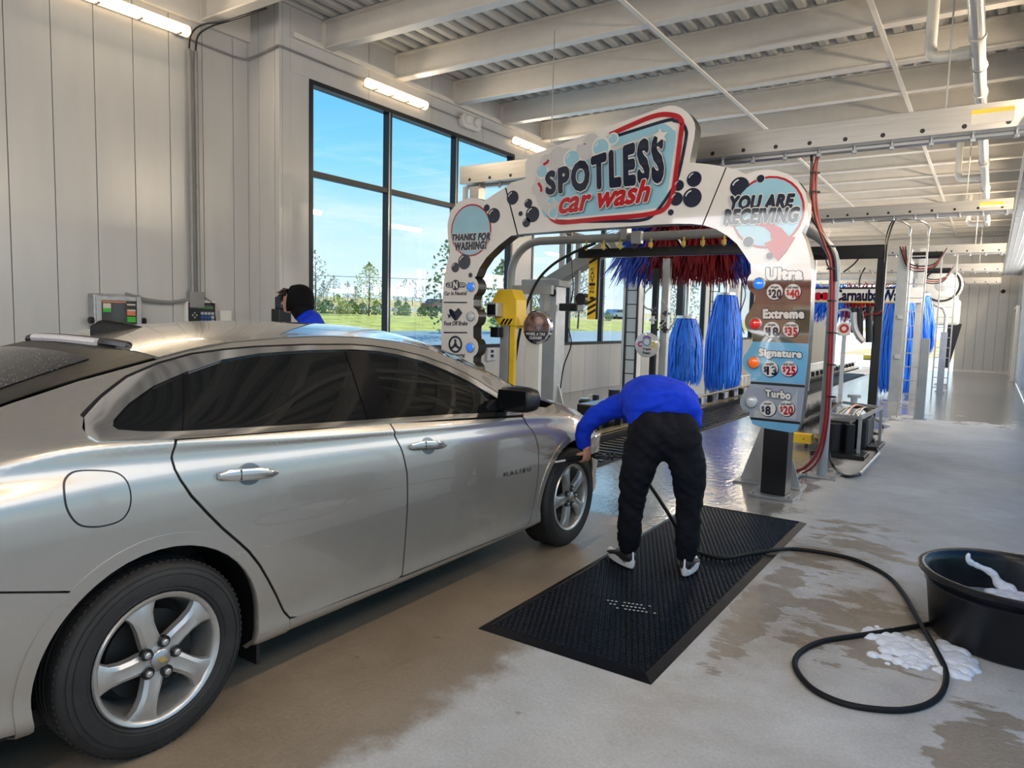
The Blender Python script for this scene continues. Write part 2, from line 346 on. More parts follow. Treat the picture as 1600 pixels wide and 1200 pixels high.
# pilaster turning the corner to the window wall
pl=panelwallx('wall_left_return',5.72,XN-.1,XW,0,ZT,-1,step=.30); 
ws=panelwall('wall_window_side',XW,5.88,YE,0,.99,1,step=.6)
hd=panelwall('wall_window_header',XW,5.88,YE,4.40,ZT,1,step=1.31)
MB().box(XW,XW+.05,5.9,YE,4.80,4.86).build('ledger_angle',M['ceil'],hd)
bays=[(6.17,10.76,[7.62,9.14]),(11.42,16.0,[12.95,14.47]),(16.66,21.25,[18.2,19.7]),(21.9,26.5,[23.4,25.0])]
prev=5.88
for i,(a,b_,ms) in enumerate(bays):
    MB().box(XW-.16,XW,prev,a,.99,4.40).build('pier',M['wall'],ws,bevel=.004); prev=b_
    w=MB().box(XW-.12,XW+.01,a,b_,.99,1.05).box(XW-.12,XW+.01,a,b_,4.34,4.40).box(XW-.12,XW+.01,a,a+.06,1.05,4.34).box(XW-.12,XW+.01,b_-.06,b_,1.05,4.34).build('window_%d'%(i+1),M['black'],None,bevel=.004); struct(w)
    for m_ in ms: MB().box(XW-.11,XW+.0,m_-.035,m_+.035,1.05,4.34).build('mullion',M['black'],w,bevel=.004); MB().box(XW-.0,XW+.006,m_-.030,m_-.012,1.05,4.34).build('mullion_trim',M['alum'],w)
    MB().box(XW-.10,XW-.005,a+.06,b_-.06,3.23,3.30).build('transom',M['black'],w,bevel=.004)
    ys=[a+.06]+ms+[b_-.06]
    for k in range(3):
        for (z0,z1) in ((1.05,3.23),(3.30,4.34)):
            MB().box(XW-.064,XW-.058,ys[k]+.02,ys[k+1]-.02,z0,z1).build('pane',M['glass'],w)
MB().box(XW-.16,XW,prev,YE,.99,4.40).build('pier',M['wall'],ws,bevel=.004)
# --- right wall: storefront glazing with a white header
wr=panelwall('wall_right',XR,YB,YE,3.25,ZT,-1,step=1.2)
for (a,b_) in ((YB,-2.5),(8.6,9.0),(17.6,18.2),(26.2,YE)): MB().box(XR,XR+.16,a,b_,0,3.25).build('pier',M['wall'],wr,bevel=.004)
gl=[(-2.5,8.6,7),(9.0,17.6,5),(18.2,26.2,5)]
for i,(a,b_,n) in enumerate(gl):
    w=MB().box(XR+.02,XR+.12,a,b_,0,.10).box(XR+.02,XR+.12,a,b_,3.17,3.25).build('window_%d'%(i+5),M['alum'],None,bevel=.004); struct(w)
    for k in range(n+1):
        y=a+(b_-a)*k/n; y=min(max(y,a+.03),b_-.03); MB().box(XR+.0,XR+.12,y-.03,y+.03,.10,3.17).build('mullion',M['white'],w,bevel=.004)
        if k<n: MB().box(XR+.06,XR+.066,y+.03,a+(b_-a)*(k+1)/n-.03,.10,3.17).build('pane',M['glass'],w)
# --- end wall with exit opening
we=panelwallx('wall_end',YE,-1.10,XR,0,ZT,-1,step=.30)
MB().box(XW,-1.10,YE,YE+.16,3.3,ZT).build('lintel_panel',M['wall'],we)
MB().box(XW,-5.4,YE,YE+.16,0,3.3).build('side_panel',M['wall'],we)
bs=struct(MB().box(-1.08,XR-.02,YE-.03,YE,0,.10).build('baseboard_end',M['white'],bevel=.004))
door=MB().box(XR-.12,XR-.02,YE-.9,YE-.8,0,2.3).box(XR-.12,XR-.02,26.4,26.5,0,2.3).box(XR-.12,XR-.02,26.4,YE-.8,2.2,2.3).build('door_1',M['white'],None,bevel=.004); struct(door)
# --- entrance wall behind the camera
wb=panelwallx('wall_back',YB,XN,-6.3,0,ZT,1); 
MB().box(-6.3,-.35,YB-.16,YB,3.9,ZT).build('lintel_panel',M['wall'],wb)
MB().box(-.35,XR,YB-.16,YB,0,ZT).build('side_panel',M['wall'],wb)
# --- ceiling
pts=[];x=XN-.1;k=0
prof=[]
while x<XR+.16:
    prof+=[(x,ZT),(x+.085,ZT),(x+.110,ZT+.06),(x+.190,ZT+.06)]; x+=.215
V=[(a,YB-.1,b_) for a,b_ in prof]+[(a,YE+.15,b_) for a,b_ in prof]; n=len(prof)
ce=MB().add(V,[(i,i+1,n+i+1,n+i) for i in range(n-1)]); ce.box(XN-.2,XR+.2,YB-.2,YE+.2,ZT+.065,ZT+.15)
ce=struct(ce.build('ceiling',pm('deck_grey',(.50,.49,.47),.5,.1,var=.05)))
j0=MB(); y=5.12-1.31*6; first=None
while y<YE:
    xl=XN+.06 if y<5.5 else XW+.0
    if first is None or y>5.5>y-1.31:
        mb=MB().box(xl,XR,y-.006,y+.006,4.83,ZT-.01).box(xl,XR,y-.07,y+.07,4.81,4.83).box(xl,XR,y-.07,y+.07,ZT-.03,ZT-.008).box(xl,xl+.015,y-.07,y+.07,4.82,ZT-.02)
        o=mb.build('joist',M['ceil'],ce); first=o; fy=y
    else:
        o=first.copy(); COL.objects.link(o); o.location=(0,y-fy,0)
    y+=1.31
for x in (-3.42,-1.27):
    MB().box(x-.026,x+.026,YB,YE,4.79,4.808).build('bridging_strip',M['ceil'],ce)
# soffit grille along the right wall
gr=thing('ceiling_grille','dark perforated metal soffit hanging along the top of the right wall','grille',(.4,17,3.3))
MB().box(.13,.155,-1,28,3.285,3.345).box(.13,.64,27.96,28,3.28,3.42).build('edge_channel',M['alum'],gr)
mb=MB()
y=4.0
while y<28: mb.box(.166,.63,y,y+.035,3.30,3.315); y+=.10
for x in (.25,.34,.43,.52): mb.box(x,x+.012,4,28,3.295,3.325)
mb.build('perforated_slats',M['steel'],gr,kind='stuff')
MB().box(.166,.63,4,27.96,3.335,3.345).build('backing_sheet',M['black'],gr)
# ---------------------------------------------------------------- outside
def gz(x):
    P=[(-260,5.2),(-95,4.5),(-60,2.4),(-52,2.05),(-35,1.5),(-22,.83),(-7.5,-.02)]
    for (a,za),(b_,zb) in zip(P,P[1:]):
        if x<=b_: return za+(zb-za)*max(0,(x-a))/(b_-a)
    return -.02
def strip(name,xs,mat,y0=-80,y1=260,dz=0):
    mb=MB(); n=len(xs)
    V=[(x,y,gz(x)+dz) for y in (y0,y1) for x in xs]; mb.add(V,[(i,i+1,n+i+1,n+i) for i in range(n-1)])
    mb.add([(x,y,gz(x)+dz-.4) for y in (y0,y1) for x in (xs[0],xs[-1])],[(0,1,3,2)])
    return struct(mb.build(name,mat))
grass=pm('lawn_grass',(.52,.52,.07),.9,var=.45,scale=1.3,bump=.8,bscale=25)
field=pm('dry_field',(.72,.54,.20),.95,var=.25,scale=.5,bump=.5,bscale=6)
strip('bluish_strip',[-22,-7.5],pm('bluish_ground',(.20,.33,.38),.6,var=.12,scale=1.2))  # bluish ground strip between the window wall and the lawn
strip('lawn',[-35,-22],grass)
strip('grass_verge',[-52,-47,-41,-35],pm('dry_verge',(.68,.56,.18),.95,var=.35,scale=.8,bump=.6,bscale=14))
strip('road',[-60,-52],pm('road_surface',(.50,.47,.45),.8,var=.06))
strip('field',[-260,-95,-60],field)
struct(MB().box(-7.5,60,YE+.2,45,-.3,-.01).build('concrete_apron',pm('pale_concrete_apron',(.50,.47,.42),.8,var=.08,scale=2)))
struct(MB().box(-7.5,80,45,260,-.3,.0).build('far_lawn',field))
struct(MB().box(-30,60,-45,YB-.1,-.3,-.01).build('forecourt',pm('forecourt_concrete',(.46,.44,.41),.8,var=.08,scale=2)))
struct(MB().box(XR+.16,80,YB-.1,YE+.2,-.3,-.01).build('side_pavement',pm('side_pavement',(.44,.43,.41),.8,var=.08,scale=2)))
leafm=[pm('leaf_green',(.26,.33,.09),.7,var=.4,scale=2),pm('leaf_yellow_green',(.55,.55,.12),.7,var=.4,scale=2),pm('leaf_pale',(.55,.55,.47),.8,var=.3,scale=2)]
bark=pm('bark',(.16,.12,.09),.9,var=.3)
def tree(name,label,x,y,h,rw,th,nl,ls,lm,group=None,z0=None,cat='tree',twigs=14):
    z=gz(x) if z0 is None else z0
    t=thing(name,label,cat,(x,y,z),group)
    if th>0:
        mb=MB().tube([(x,y,z-.05),(x+.02*h,y,z+h*.4),(x,y,z+h*.9)],[.018*h,.011*h,.003*h],6)
        for k in range(twigs):
            a=k*2.4; q=z+th+ (h-th)*.75*k/twigs; rr=rw*(.95-.5*k/twigs)
            mb.tube([(x,y,q),(x+rr*math.cos(a),y+rr*math.sin(a),q+rr*.55)],[.005*h,.0015*h],4)
        mb.build('trunk',bark,t)
    mb=MB()
    for k in range(nl):
        a=random.random()*6.283; u=random.random(); q=z+th*.8+(h-th*.8)*u; prof=math.sin(PI*min(1,.18+.85*u))**.7
        r=rw*prof*math.sqrt(random.random()); p=Vector((x+r*math.cos(a),y+r*math.sin(a),q))
        A=Vector((random.gauss(0,1),random.gauss(0,1),random.gauss(0,1))).normalized(); B_=A.cross(Vector((random.gauss(0,1),random.gauss(0,1),random.gauss(0,1)))).normalized(); s=ls*(.6+random.random())
        mb.add([p-A*s,p+B_*s*.6,p+A*s,p-B_*s*.6],[(0,1,2,3)])
    mb.build('foliage',lm,t,kind='stuff',fix=False)
    return t
ORD='first second third fourth fifth sixth seventh eighth ninth tenth eleventh twelfth thirteenth fourteenth'.split()
def gpt(px,dX): 
    p=at(px,500,0,dX); return p.x,p.y
x,y=gpt(576,-34); tree('young_tree','slim yellow-green young tree centred in the first window pane',x,y,3.5,1.05,.9,800,.055,leafm[1])
x,y=gpt(712,-19); tree('leafy_tree','tall sparse green tree beside the left leg of the arch sign',x,y,4.6,1.35,.3,900,.085,leafm[0])
x,y=gpt(783,-21); tree('leafy_tree','green tree seen through the arch left of the yellow box',x,y,3.7,.9,.3,600,.09,leafm[0])
x,y=gpt(903,-24); tree('bare_tree','pale thin-leaved tree seen through the arch behind the caution strip',x,y,4.5,1.9,1.0,1500,.06,leafm[2],twigs=26)
x,y=gpt(1062,-17); tree('leafy_tree','dark green tree seen between the red top brush and the short blue brush',x,y,5.0,1.3,.5,900,.09,leafm[0])
x,y=gpt(846,-40); tree('young_tree','small green tree far out behind the round wheel cleaner sign',x,y,4.5,1.6,1.0,700,.12,leafm[0])
x,y=gpt(492,-30); tree('bare_tree','pale wispy tree at the left edge of the first window',x,y,3.6,.9,1.0,300,.06,leafm[2])
for k,(px,d,h) in enumerate([(505,-70,2.4),(521,-72,3.4),(543,-74,2.8),(555,-70,2.2),(598,-75,2),(621,-70,2.6),(633,-68,3.8),(644,-72,3.8),(657,-70,3.2),(850,-80,6),(985,-80,8),(1000,-85,7),(1075,-85,7)]):
    x,y=gpt(px,d); tree('bare_tree',ORD[k]+' bare tree from the left along the far dry field',x,y,h,h*.30,h*.2,170,.11,leafm[2],group='bare trees along the far field',twigs=16)
for k,(px,w,h,lm) in enumerate([(497,2.0,.9,0),(510,1.8,.95,0),(527,2.6,1.25,1),(538,2.0,.9,1),(550,1.5,1.0,0),(567,1.6,.8,0),(588,1.5,1.0,0),(622,1.4,1.1,0),(634,1.3,1.0,0),(660,1.4,.8,0),(676,1.4,.7,0),(700,1.5,.8,0),(800,1.6,.9,0),(950,2,1,0)]):
    x,y=gpt(px,-36); z=gz(x)
    tree('shrub',ORD[k]+' low shrub from the left in the row at the lawn edge',x,y,h,w*.34,0,300,.075,leafm[lm],group='shrubs along the lawn edge',cat='shrub')
def farcar(px,X,label,m,L_=4.2):
    p=at(px,490,0,X); x,y=p.x,p.y; z=gz(x)
    t=thing('parked_car',label,'car',(x,y,z))
    pr=[(-L_/2,.35),(-L_/2,.85),(-L_*.36,.95),(-L_*.24,1.4),(L_*.12,1.45),(L_*.28,.98),(L_*.47,.85),(L_/2,.6),(L_/2,.35)]
    MB().prism(pr,lambda a,b_,d:(x+d,y+a,z+b_),-.85,.85).build('body',m,t,bevel=.06)
    MB().prism([(-L_*.33,.97),(-L_*.22,1.33),(L_*.11,1.37),(L_*.24,.99)],lambda a,b_,d:(x+d,y+a,z+b_),-.87,.87).build('window',M['tint'],t)
    for s in (-.3,.3):
        MB().cyl((x-.88,y+s*L_,z+.33),(x+.88,y+s*L_,z+.33),.33,14).build('wheel',M['rubber'],t)
farcar(684,-56,'small red car passing on the road outside the window',pm('far_red',(.35,.03,.04),.3,coat=1))
farcar(962,-46,'pale blue car parked outside right of the caution strip',pm('far_blue',(.35,.5,.6),.3,coat=1),5)
pw=MB(); a=at(480,430,0,-75); b2=at(760,440,0,-75); c3=at(1200,425,0,-75); plt=thing('power_line','thin dark power line on poles crossing the sky beyond the windows','cable',(-75,a.y,gz(-75)))
pw.tube([a,b2,c3],.035,5).build('wire',M['black'],plt)
for q_ in (a,c3): MB().cyl((-75,q_.y,gz(-75)-.3),(-75,q_.y,q_.z+.3),.14,8).build('pole',bark,plt)
# row of brick houses facing the entrance (behind the photographer, mirrored in the glossy sign)
def brickmat():
    m=pm('brick_wall',(.30,.12,.07),.8); t=m.node_tree; b_=t.nodes['Principled BSDF']; tc=N(t,'ShaderNodeTexCoord'); mp=N(t,'ShaderNodeMapping'); mp.inputs['Rotation'].default_value=(PI/2,0,0); t.links.new(tc.outputs['Object'],mp.inputs[0])
    br=N(t,'ShaderNodeTexBrick'); br.inputs['Color1'].default_value=(.42,.17,.10,1); br.inputs['Color2'].default_value=(.30,.11,.07,1); br.inputs['Mortar'].default_value=(.55,.45,.36,1); br.inputs['Scale'].default_value=1.6; t.links.new(mp.outputs[0],br.inputs[0]); t.links.new(br.outputs[0],b_.inputs['Base Color']); return m
bk=thing('brick_building','long red-brown brick building with gabled roofs across the forecourt','building',(-8,-32,0))
bm_=brickmat(); rm_=pm('roof_shingle',(.22,.09,.06),.9,var=.2,scale=10)
MB().box(-26,8,-40,-32,0,3.9).build('wall',bm_,bk)
for x in (-22,-15,-9,-4,2):
    MB().prism([(x-3,3.9),(x,5.9),(x+3,3.9)],lambda a,b_,d:(a,d,b_),-40,-31.7).build('gable_roof',rm_,bk)
    f=MB().box(x-.9,x+.9,-32.02,-31.95,1.0,2.6).build('window',M['white'],bk); MB().box(x-.8,x+.8,-31.95,-31.93,1.1,2.5).build('pane',M['tint'],f)
# ================================================================ CAR: body surface tables (metres; u along, v half width, z up)
UK=np.array([-1.14,-1.05,-.85,-.5,-.2,.1,.5,1.0,1.5,2.0,2.3,2.6,2.83,3.1,3.4,3.62,3.76])
def LS(s): return np.array([float(t) for t in s.split()])
W4=LS(".60 .74 .84 .895 .915 .922 .925 .926 .926 .924 .92 .915 .91 .89 .82 .66 .42")
BZ=LS(".98 1.01 1.03 1.06 1.095 1.085 1.055 1.022 .988 .955 .935 .905 .875 .83 .76 .70 .64")
BV=LS(".50 .64 .74 .81 .845 .862 .870 .874 .874 .870 .866 .86 .85 .815 .72 .55 .33")
Z8=LS("1.0 1.035 1.06 1.13 1.20 1.27 1.345 1.37 1.335 1.20 1.09 .985 .935 .875 .795 .725 .66")
V8=LS(".47 .60 .69 .69 .65 .625 .605 .60 .61 .67 .72 .775 .79 .76 .66 .50 .30")
Z9=LS("1.005 1.045 1.068 1.145 1.23 1.30 1.376 1.398 1.365 1.235 1.13 1.01 .95 .885 .805 .733 .668")
V9=LS(".43 .56 .64 .62 .59 .575 .565 .565 .575 .635 .685 .74 .755 .73 .63 .47 .28")
ZC=LS(".99 1.035 1.055 1.155 1.26 1.355 1.428 1.455 1.445 1.355 1.235 1.085 1.0 .965 .895 .80 .70")
one=np.ones(17)
zl=LS(".46 .30 .25 .21 .19 .19 .185 .185 .185 .185 .185 .19 .20 .20 .22 .25 .30")
def lerp(a,b,t): return a+(b-a)*t
CR=lerp(.905,.80,np.clip((UK+.3)/2.9,0,1))
CR=np.minimum(CR,BZ-.13)
rows=[(W4-.13,zl),(W4-.03,zl+.05),(W4-.028,zl+.15),(W4-.012,np.maximum(.5*one,zl+.2)),(W4,np.maximum(.67*one,zl+.25)),
(W4-.004,CR),(lerp(W4-.004,BV,.62),lerp(CR,BZ,.58)),(BV,BZ),(V8,Z8),(V9,Z9),(V9*.72,lerp(Z9,ZC,.62)),(V9*.38,lerp(Z9,ZC,.92)),(0*one,ZC)]
def pchip(x,y,q):
    h=np.diff(x); d=np.diff(y)/h; m=np.zeros(len(x))
    for i in range(1,len(x)-1):
        if d[i-1]*d[i]>0:
            w1=2*h[i]+h[i-1]; w2=h[i]+2*h[i-1]; m[i]=(w1+w2)/(w1/d[i-1]+w2/d[i])
    m[0]=d[0]; m[-1]=d[-1]
    q=np.clip(q,x[0],x[-1]); i=np.clip(np.searchsorted(x,q)-1,0,len(x)-2)
    t=(q-x[i])/h[i]
    return (1+2*t)*(1-t)**2*y[i]+t*(1-t)**2*h[i]*m[i]+t*t*(3-2*t)*y[i+1]+t*t*(t-1)*h[i]*m[i+1]
# dense table
UG=np.linspace(UK[0],UK[-1],491); WG=np.linspace(0,12,241)
RV=np.array([pchip(UK,r[0],UG) for r in rows]); RZ=np.array([pchip(UK,r[1],UG) for r in rows])
# smooth along u lightly
def sm(A,n=7):
    k=np.ones(n)/n; P=np.pad(A,((0,0),(n//2,n//2)),mode='edge'); return np.array([np.convolve(p,k,'valid') for p in P])
RV=sm(sm(RV,13),13);RZ=sm(sm(RZ,13),13)
def cat(A):
    out=np.zeros((len(WG),A.shape[1]))
    n=13
    M=np.zeros_like(A); M[1:-1]=(A[2:]-A[:-2])/2; M[0]=A[1]-A[0]; M[-1]=A[-1]-A[-2]
    for k,w in enumerate(WG):
        i=min(int(w),n-2); t=w-i
        out[k]=(1+2*t)*(1-t)**2*A[i]+t*(1-t)**2*M[i]+t*t*(3-2*t)*A[i+1]+t*t*(t-1)*M[i+1]
    return out
M12=None
TV=cat(RV); TZ=cat(RZ)   # [w,u]
TZ[-1]=RZ[-1]
def tab(T,u,w):
    a=np.clip((u-UG[0])/(UG[-1]-UG[0])*(len(UG)-1),0,len(UG)-1.001); b=np.clip(w/12*(len(WG)-1),0,len(WG)-1.001)
    i=int(a);j=int(b);s=a-i;t=b-j
    return (T[j,i]*(1-s)+T[j,i+1]*s)*(1-t)+(T[j+1,i]*(1-s)+T[j+1,i+1]*s)*t
def col(T,u):
    a=np.clip((u-UG[0])/(UG[-1]-UG[0])*(len(UG)-1),0,len(UG)-1.001); i=int(a);s=a-i
    return T[:,i]*(1-s)+T[:,i+1]*s
def w_of_z(u,z):
    c=np.maximum.accumulate(col(TZ,u)[:191]+WG[:191]*1e-7); return float(np.interp(z,c,WG[:191]))
def w_of_v(u,v):
    c=col(TV,u)[140:]; c=np.minimum.accumulate(c-WG[140:]*1e-7); return float(np.interp(-abs(v),-c,WG[140:]))
def BP(u,w): return tab(TV,u,w),tab(TZ,u,w)
CX,CY=-3.15,1.282; WR=.385; FA=2.838; HZ=.327
# road dust low on the paint
t_=M['paint'].node_tree; L_=t_.links; bs0=t_.nodes['Principled BSDF']; src=bs0.inputs['Base Color'].links[0].from_socket
tc_=N(t_,'ShaderNodeTexCoord'); sp_=N(t_,'ShaderNodeSeparateXYZ'); L_.new(tc_.outputs['Object'],sp_.inputs[0])
n_=N(t_,'ShaderNodeTexNoise'); n_.inputs['Scale'].default_value=7; n_.inputs['Detail'].default_value=9; n_.inputs['Roughness'].default_value=.75; L_.new(tc_.outputs['Object'],n_.inputs[0])
m1_=N(t_,'ShaderNodeMapRange'); L_.new(sp_.outputs[2],m1_.inputs[0]); m1_.inputs[1].default_value=.62; m1_.inputs[2].default_value=.18; m1_.inputs[3].default_value=0; m1_.inputs[4].default_value=1.3
m2_=N(t_,'ShaderNodeMath',operation='MULTIPLY'); L_.new(m1_.outputs[0],m2_.inputs[0]); L_.new(n_.outputs[0],m2_.inputs[1])
mx_=N(t_,'ShaderNodeMixRGB'); L_.new(m2_.outputs[0],mx_.inputs[0]); L_.new(src,mx_.inputs[1]); mx_.inputs[2].default_value=(.27,.22,.16,1); L_.new(mx_.outputs[0],bs0.inputs['Base Color'])
mm_=N(t_,'ShaderNodeMapRange'); L_.new(m2_.outputs[0],mm_.inputs[0]); mm_.inputs[3].default_value=.70; mm_.inputs[4].default_value=.25; L_.new(mm_.outputs[0],bs0.inputs['Metallic'])
mr_=N(t_,'ShaderNodeMapRange'); L_.new(m2_.outputs[0],mr_.inputs[0]); mr_.inputs[3].default_value=.27; mr_.inputs[4].default_value=.6; L_.new(mr_.outputs[0],bs0.inputs['Roughness'])
mc_=N(t_,'ShaderNodeMapRange'); L_.new(m2_.outputs[0],mc_.inputs[0]); mc_.inputs[3].default_value=1; mc_.inputs[4].default_value=.1; L_.new(mc_.outputs[0],bs0.inputs['Coat Weight'])
car=thing('car','dusty silver four-door sedan parked alongside the black mat, front wheel being sprayed','car',(CX,CY+1.4,0))
def surf(u,w,s=1):
    v,z=BP(u,w); return Vector((CX+s*v,CY+u,z))
def nrm(u,w,s=1):
    e=.045; a=surf(min(u+e,UK[-1]),w)-surf(max(u-e,UK[0]),w); b=surf(u,min(w+.32,12))-surf(u,max(w-.32,0))
    if w>11.8: b=Vector((-1,0,0))
    n=a.cross(b)
    if n.length<1e-9: return Vector((1,0,0))
    n.normalize()
    if w<=9 and n.x<0: n=-n
    if w>9 and n.z<0: n=-n
    return Vector((n.x*s,n.y,n.z))
def patch(name,outl,mode,mat,parent,off=0.,step=.02,thick=.012,holes=(),mirror=False,both=False,sub=True,label=None):
    """a body panel: outline in (u,z) side view or (u,v) plan view, laid on the body surface"""
    def dens(o):
        P=[]
        for i in range(len(o)):
            a,b=o[i],o[(i+1)%len(o)]; n=max(1,int(math.hypot(b[0]-a[0],b[1]-a[1])/(step*.8)))
            P+=[(a[0]+(b[0]-a[0])*k/n,a[1]+(b[1]-a[1])*k/n) for k in range(n)]
        return P
    o=dens(outl) if sub else list(outl)
    def inside(p,poly):
        c=False;n=len(poly)
        for i in range(n):
            x1,y1=poly[i];x2,y2=poly[(i+1)%n]
            if (y1>p[1])!=(y2>p[1]) and p[0]<(x2-x1)*(p[1]-y1)/(y2-y1)+x1: c=not c
        return c
    us=[p[0] for p in o]; ws=[p[1] for p in o]; G=[]
    u=min(us)+step/2; r=0
    arr=np.array(o)
    while u<max(us):
        w=min(ws)+step/2+(step/2 if r%2 else 0)
        while w<max(ws):
            if inside((u,w),o) and np.min((arr[:,0]-u)**2+(arr[:,1]-w)**2)>(step*.45)**2: G.append((u,w))
            w+=step
        u+=step*.87; r+=1
    n=len(o); vs=[Vector(p) for p in o+G]
    R=delaunay_2d_cdt(vs,[(i,(i+1)%n) for i in range(n)],[list(range(n))],1,1e-6)
    V2,T=R[0],R[2]
    obs=[]
    for s in ((1,-1) if both else ((-1,) if mirror else (1,))):
        V=[];NN=[]
        for p in V2:
            u,q=p
            if mode=='z': w=w_of_z(u,q); sg=s
            else: w=w_of_v(u,q); sg=1 if q>=0 else -1
            P_=surf(u,w,sg); nn=nrm(u,w,sg)
            if mode!='z' and abs(q)<.02: nn=Vector((0,nn.y,nn.z)).normalized()
            V.append(P_+nn*off); NN.append(nn)
        m=len(V); me=bpy.data.meshes.new(name)
        tri=[]
        for f in T:
            a,b,c=[V[i] for i in f[:3]]; g=(b-a).cross(c-a); 
            tri.append(tuple(f) if g.dot(NN[f[0]])>0 else tuple(f[::-1]))
        # rim walls
        cnt={}
        for f in tri:
            for i in range(len(f)):
                e=(f[i],f[(i+1)%len(f)]); cnt[e]=cnt.get(e,0)+1
        bd=[e for e in cnt if (e[1],e[0]) not in cnt]
        bi=sorted({i for e in bd for i in e}); mp_={}; mp2={}
        VV=list(V); N3=list(NN)
        for i in bi: mp_[i]=len(VV); VV.append(V[i]); mp2[i]=len(VV); VV.append(V[i]-NN[i]*thick)
        walls=[(mp_[a],mp2[a],mp2[b],mp_[b]) for a,b in bd]
        me.from_pydata([tuple(v) for v in VV],[],tri+walls)
        me.polygons.foreach_set('use_smooth',[True]*len(tri)+[False]*len(walls))
        ln=[]
        nv=len(V); 
        for poly in me.polygons:
            for li in poly.loop_indices:
                vi=me.loops[li].vertex_index
                ln.append(tuple(NN[vi]) if vi<nv else (0,0,0))
        me.normals_split_custom_set(ln)
        ob=bpy.data.objects.new(name,me); COL.objects.link(ob); me.materials.append(mat); put(ob,parent)
        if label: ob['label']=label
        obs.append(ob)
    return obs[0] if len(obs)==1 else obs
def arc(cu,cz,r,a0,a1,n):
    return [(cu+r*math.cos(math.radians(a0+(a1-a0)*k/n)),cz+r*math.sin(math.radians(a0+(a1-a0)*k/n))) for k in range(n+1)]
# outlines traced on the body (u,z)
RD=[(.082,1.060),(.064,1.003),(.066,.965),(.078,.930),(.110,.873),(.167,.801),(.228,.730),(.285,.672),(.335,.619),(.386,.550),(.428,.480),(.472,.401),(.512,.322),(.535,.291),(.575,.277),(.686,.274),(.904,.272),(1.150,.262),(1.182,.275),(1.196,.324),(1.194,.45),(1.191,.581),(1.181,.767),(1.150,.892),(1.112,1.005)]
FD=[(1.122,1.005),(1.160,.892),(1.191,.767),(1.201,.581),(1.204,.45),(1.206,.324),(1.192,.268),(1.753,.262),(2.29,.252),(2.335,.29),(2.368,.37),(2.378,.485),(2.376,.60),(2.364,.707),(2.325,.809),(2.235,.922)]
belt=lambda u: float(pchip(UK,BZ,np.array([u]))[0])
ctop=[(-.160,1.148),(-.07,1.198),(.05,1.256),(.18,1.298),(.316,1.328),(.45,1.342),(.6,1.351),(.85,1.356),(1.125,1.353),(1.28,1.342),(1.431,1.322),(1.62,1.284),(1.795,1.231),(1.92,1.180),(2.016,1.130),(2.13,1.062),(2.222,.995),(2.262,.955)]
cin=[(-.085,1.135),(-.006,1.177),(.113,1.227),(.267,1.272),(.42,1.308),(.6,1.328),(.85,1.336),(1.11,1.334),(1.28,1.323),(1.41,1.303),(1.60,1.262),(1.757,1.206),(1.90,1.145),(2.0,1.088),(2.11,1.022),(2.19,.965)]
def belt_hi(us,d): return [(u,belt(u)+d) for u in us]
# quarter panel with the rear arch cut out
a_r=arc(0,HZ,WR,197,-14,26)
QP=[(-.235,.640)]+[p for p in a_r if p[0]>-.235 and not (p[0]<0 and p[1]<.63)]+[(.385,.235),(.40,.205),(.530,.205),(.530,.282),(.503,.318),(.463,.397),(.419,.476),(.377,.545),(.326,.613),(.277,.665),(.220,.723),(.159,.794),(.101,.867),(.069,.927),(.057,.965),(.055,1.003),(.073,1.062),(-.10,1.080),(-.162,1.083),(-.186,1.100),(-.184,1.124),(-.160,1.150)]+ctop[1:]
def r9(u): return float(pchip(UK,Z9,np.array([u]))[0])
QP+=[(2.30,.962),(2.36,.975)]+[(u,r9(u)-.004) for u in (2.36,2.2,2.0,1.75,1.5,1.25,1.0,.75,.5,.3,.1,-.1,-.3,-.5,-.7,-.85,-1.05)]+[(-1.06,.86),(-1.0,.735),(-.7,.715),(-.46,.704)]
patch('quarter_panel',QP,'z',M['paint'],car,both=True)
BPn=[(-1.06,.853),(-1.0,.728),(-.7,.708),(-.46,.697),(-.238,.633)]+[p for p in arc(0,HZ,WR,128,191,12)][1:]+[(-.385,.250),(-.46,.262),(-.8,.262),(-1.03,.30),(-1.10,.45),(-1.13,.7)]
patch('rear_bumper',BPn,'z',M['paint'],car,both=True)
patch('rear_door',RD,'z',M['paint'],car,both=True,step=.013)
patch('front_door',FD,'z',M['paint'],car,both=True,step=.013)
# rocker below the doors
RK=[(.535,.278),(.904,.264),(1.20,.255),(1.753,.250),(2.29,.242),(2.40,.25),(2.45,.235),(2.44,.165),(2.3,.160),(1.2,.160),(.40,.160),(.388,.2),(.535,.202)]
patch('rocker_panel',RK,'z',M['paint'],car,both=True,off=-.004)
# front fender
fa=arc(FA,HZ,WR,192,8,24)
FF=[(2.30,.245),(2.345,.285),(2.378,.37),(2.388,.485),(2.386,.60),(2.374,.707),(2.335,.809),(2.252,.92),(2.275,.945),(2.38,.962),(2.5,.957),(2.6,.943)]
FF+=[(u,float(pchip(UK,Z8,np.array([u]))[0])) for u in (2.75,2.9,3.1,3.3,3.45)]+[(3.42,.66),(3.25,.60)]+[p for p in fa if p[0]<3.15 ][::-1]+[(2.455,.243)]
patch('front_fender',FF,'z',M['paint'],car,both=True)
FB=[(3.157,.560),(3.255,.592),(3.43,.652),(3.47,.76),(3.74,.655),(3.75,.40),(3.62,.28),(3.4,.235),(3.22,.23)]+arc(FA,HZ,WR,-10,36,8)
patch('front_bumper',FB,'z',M['paint'],car,both=True)
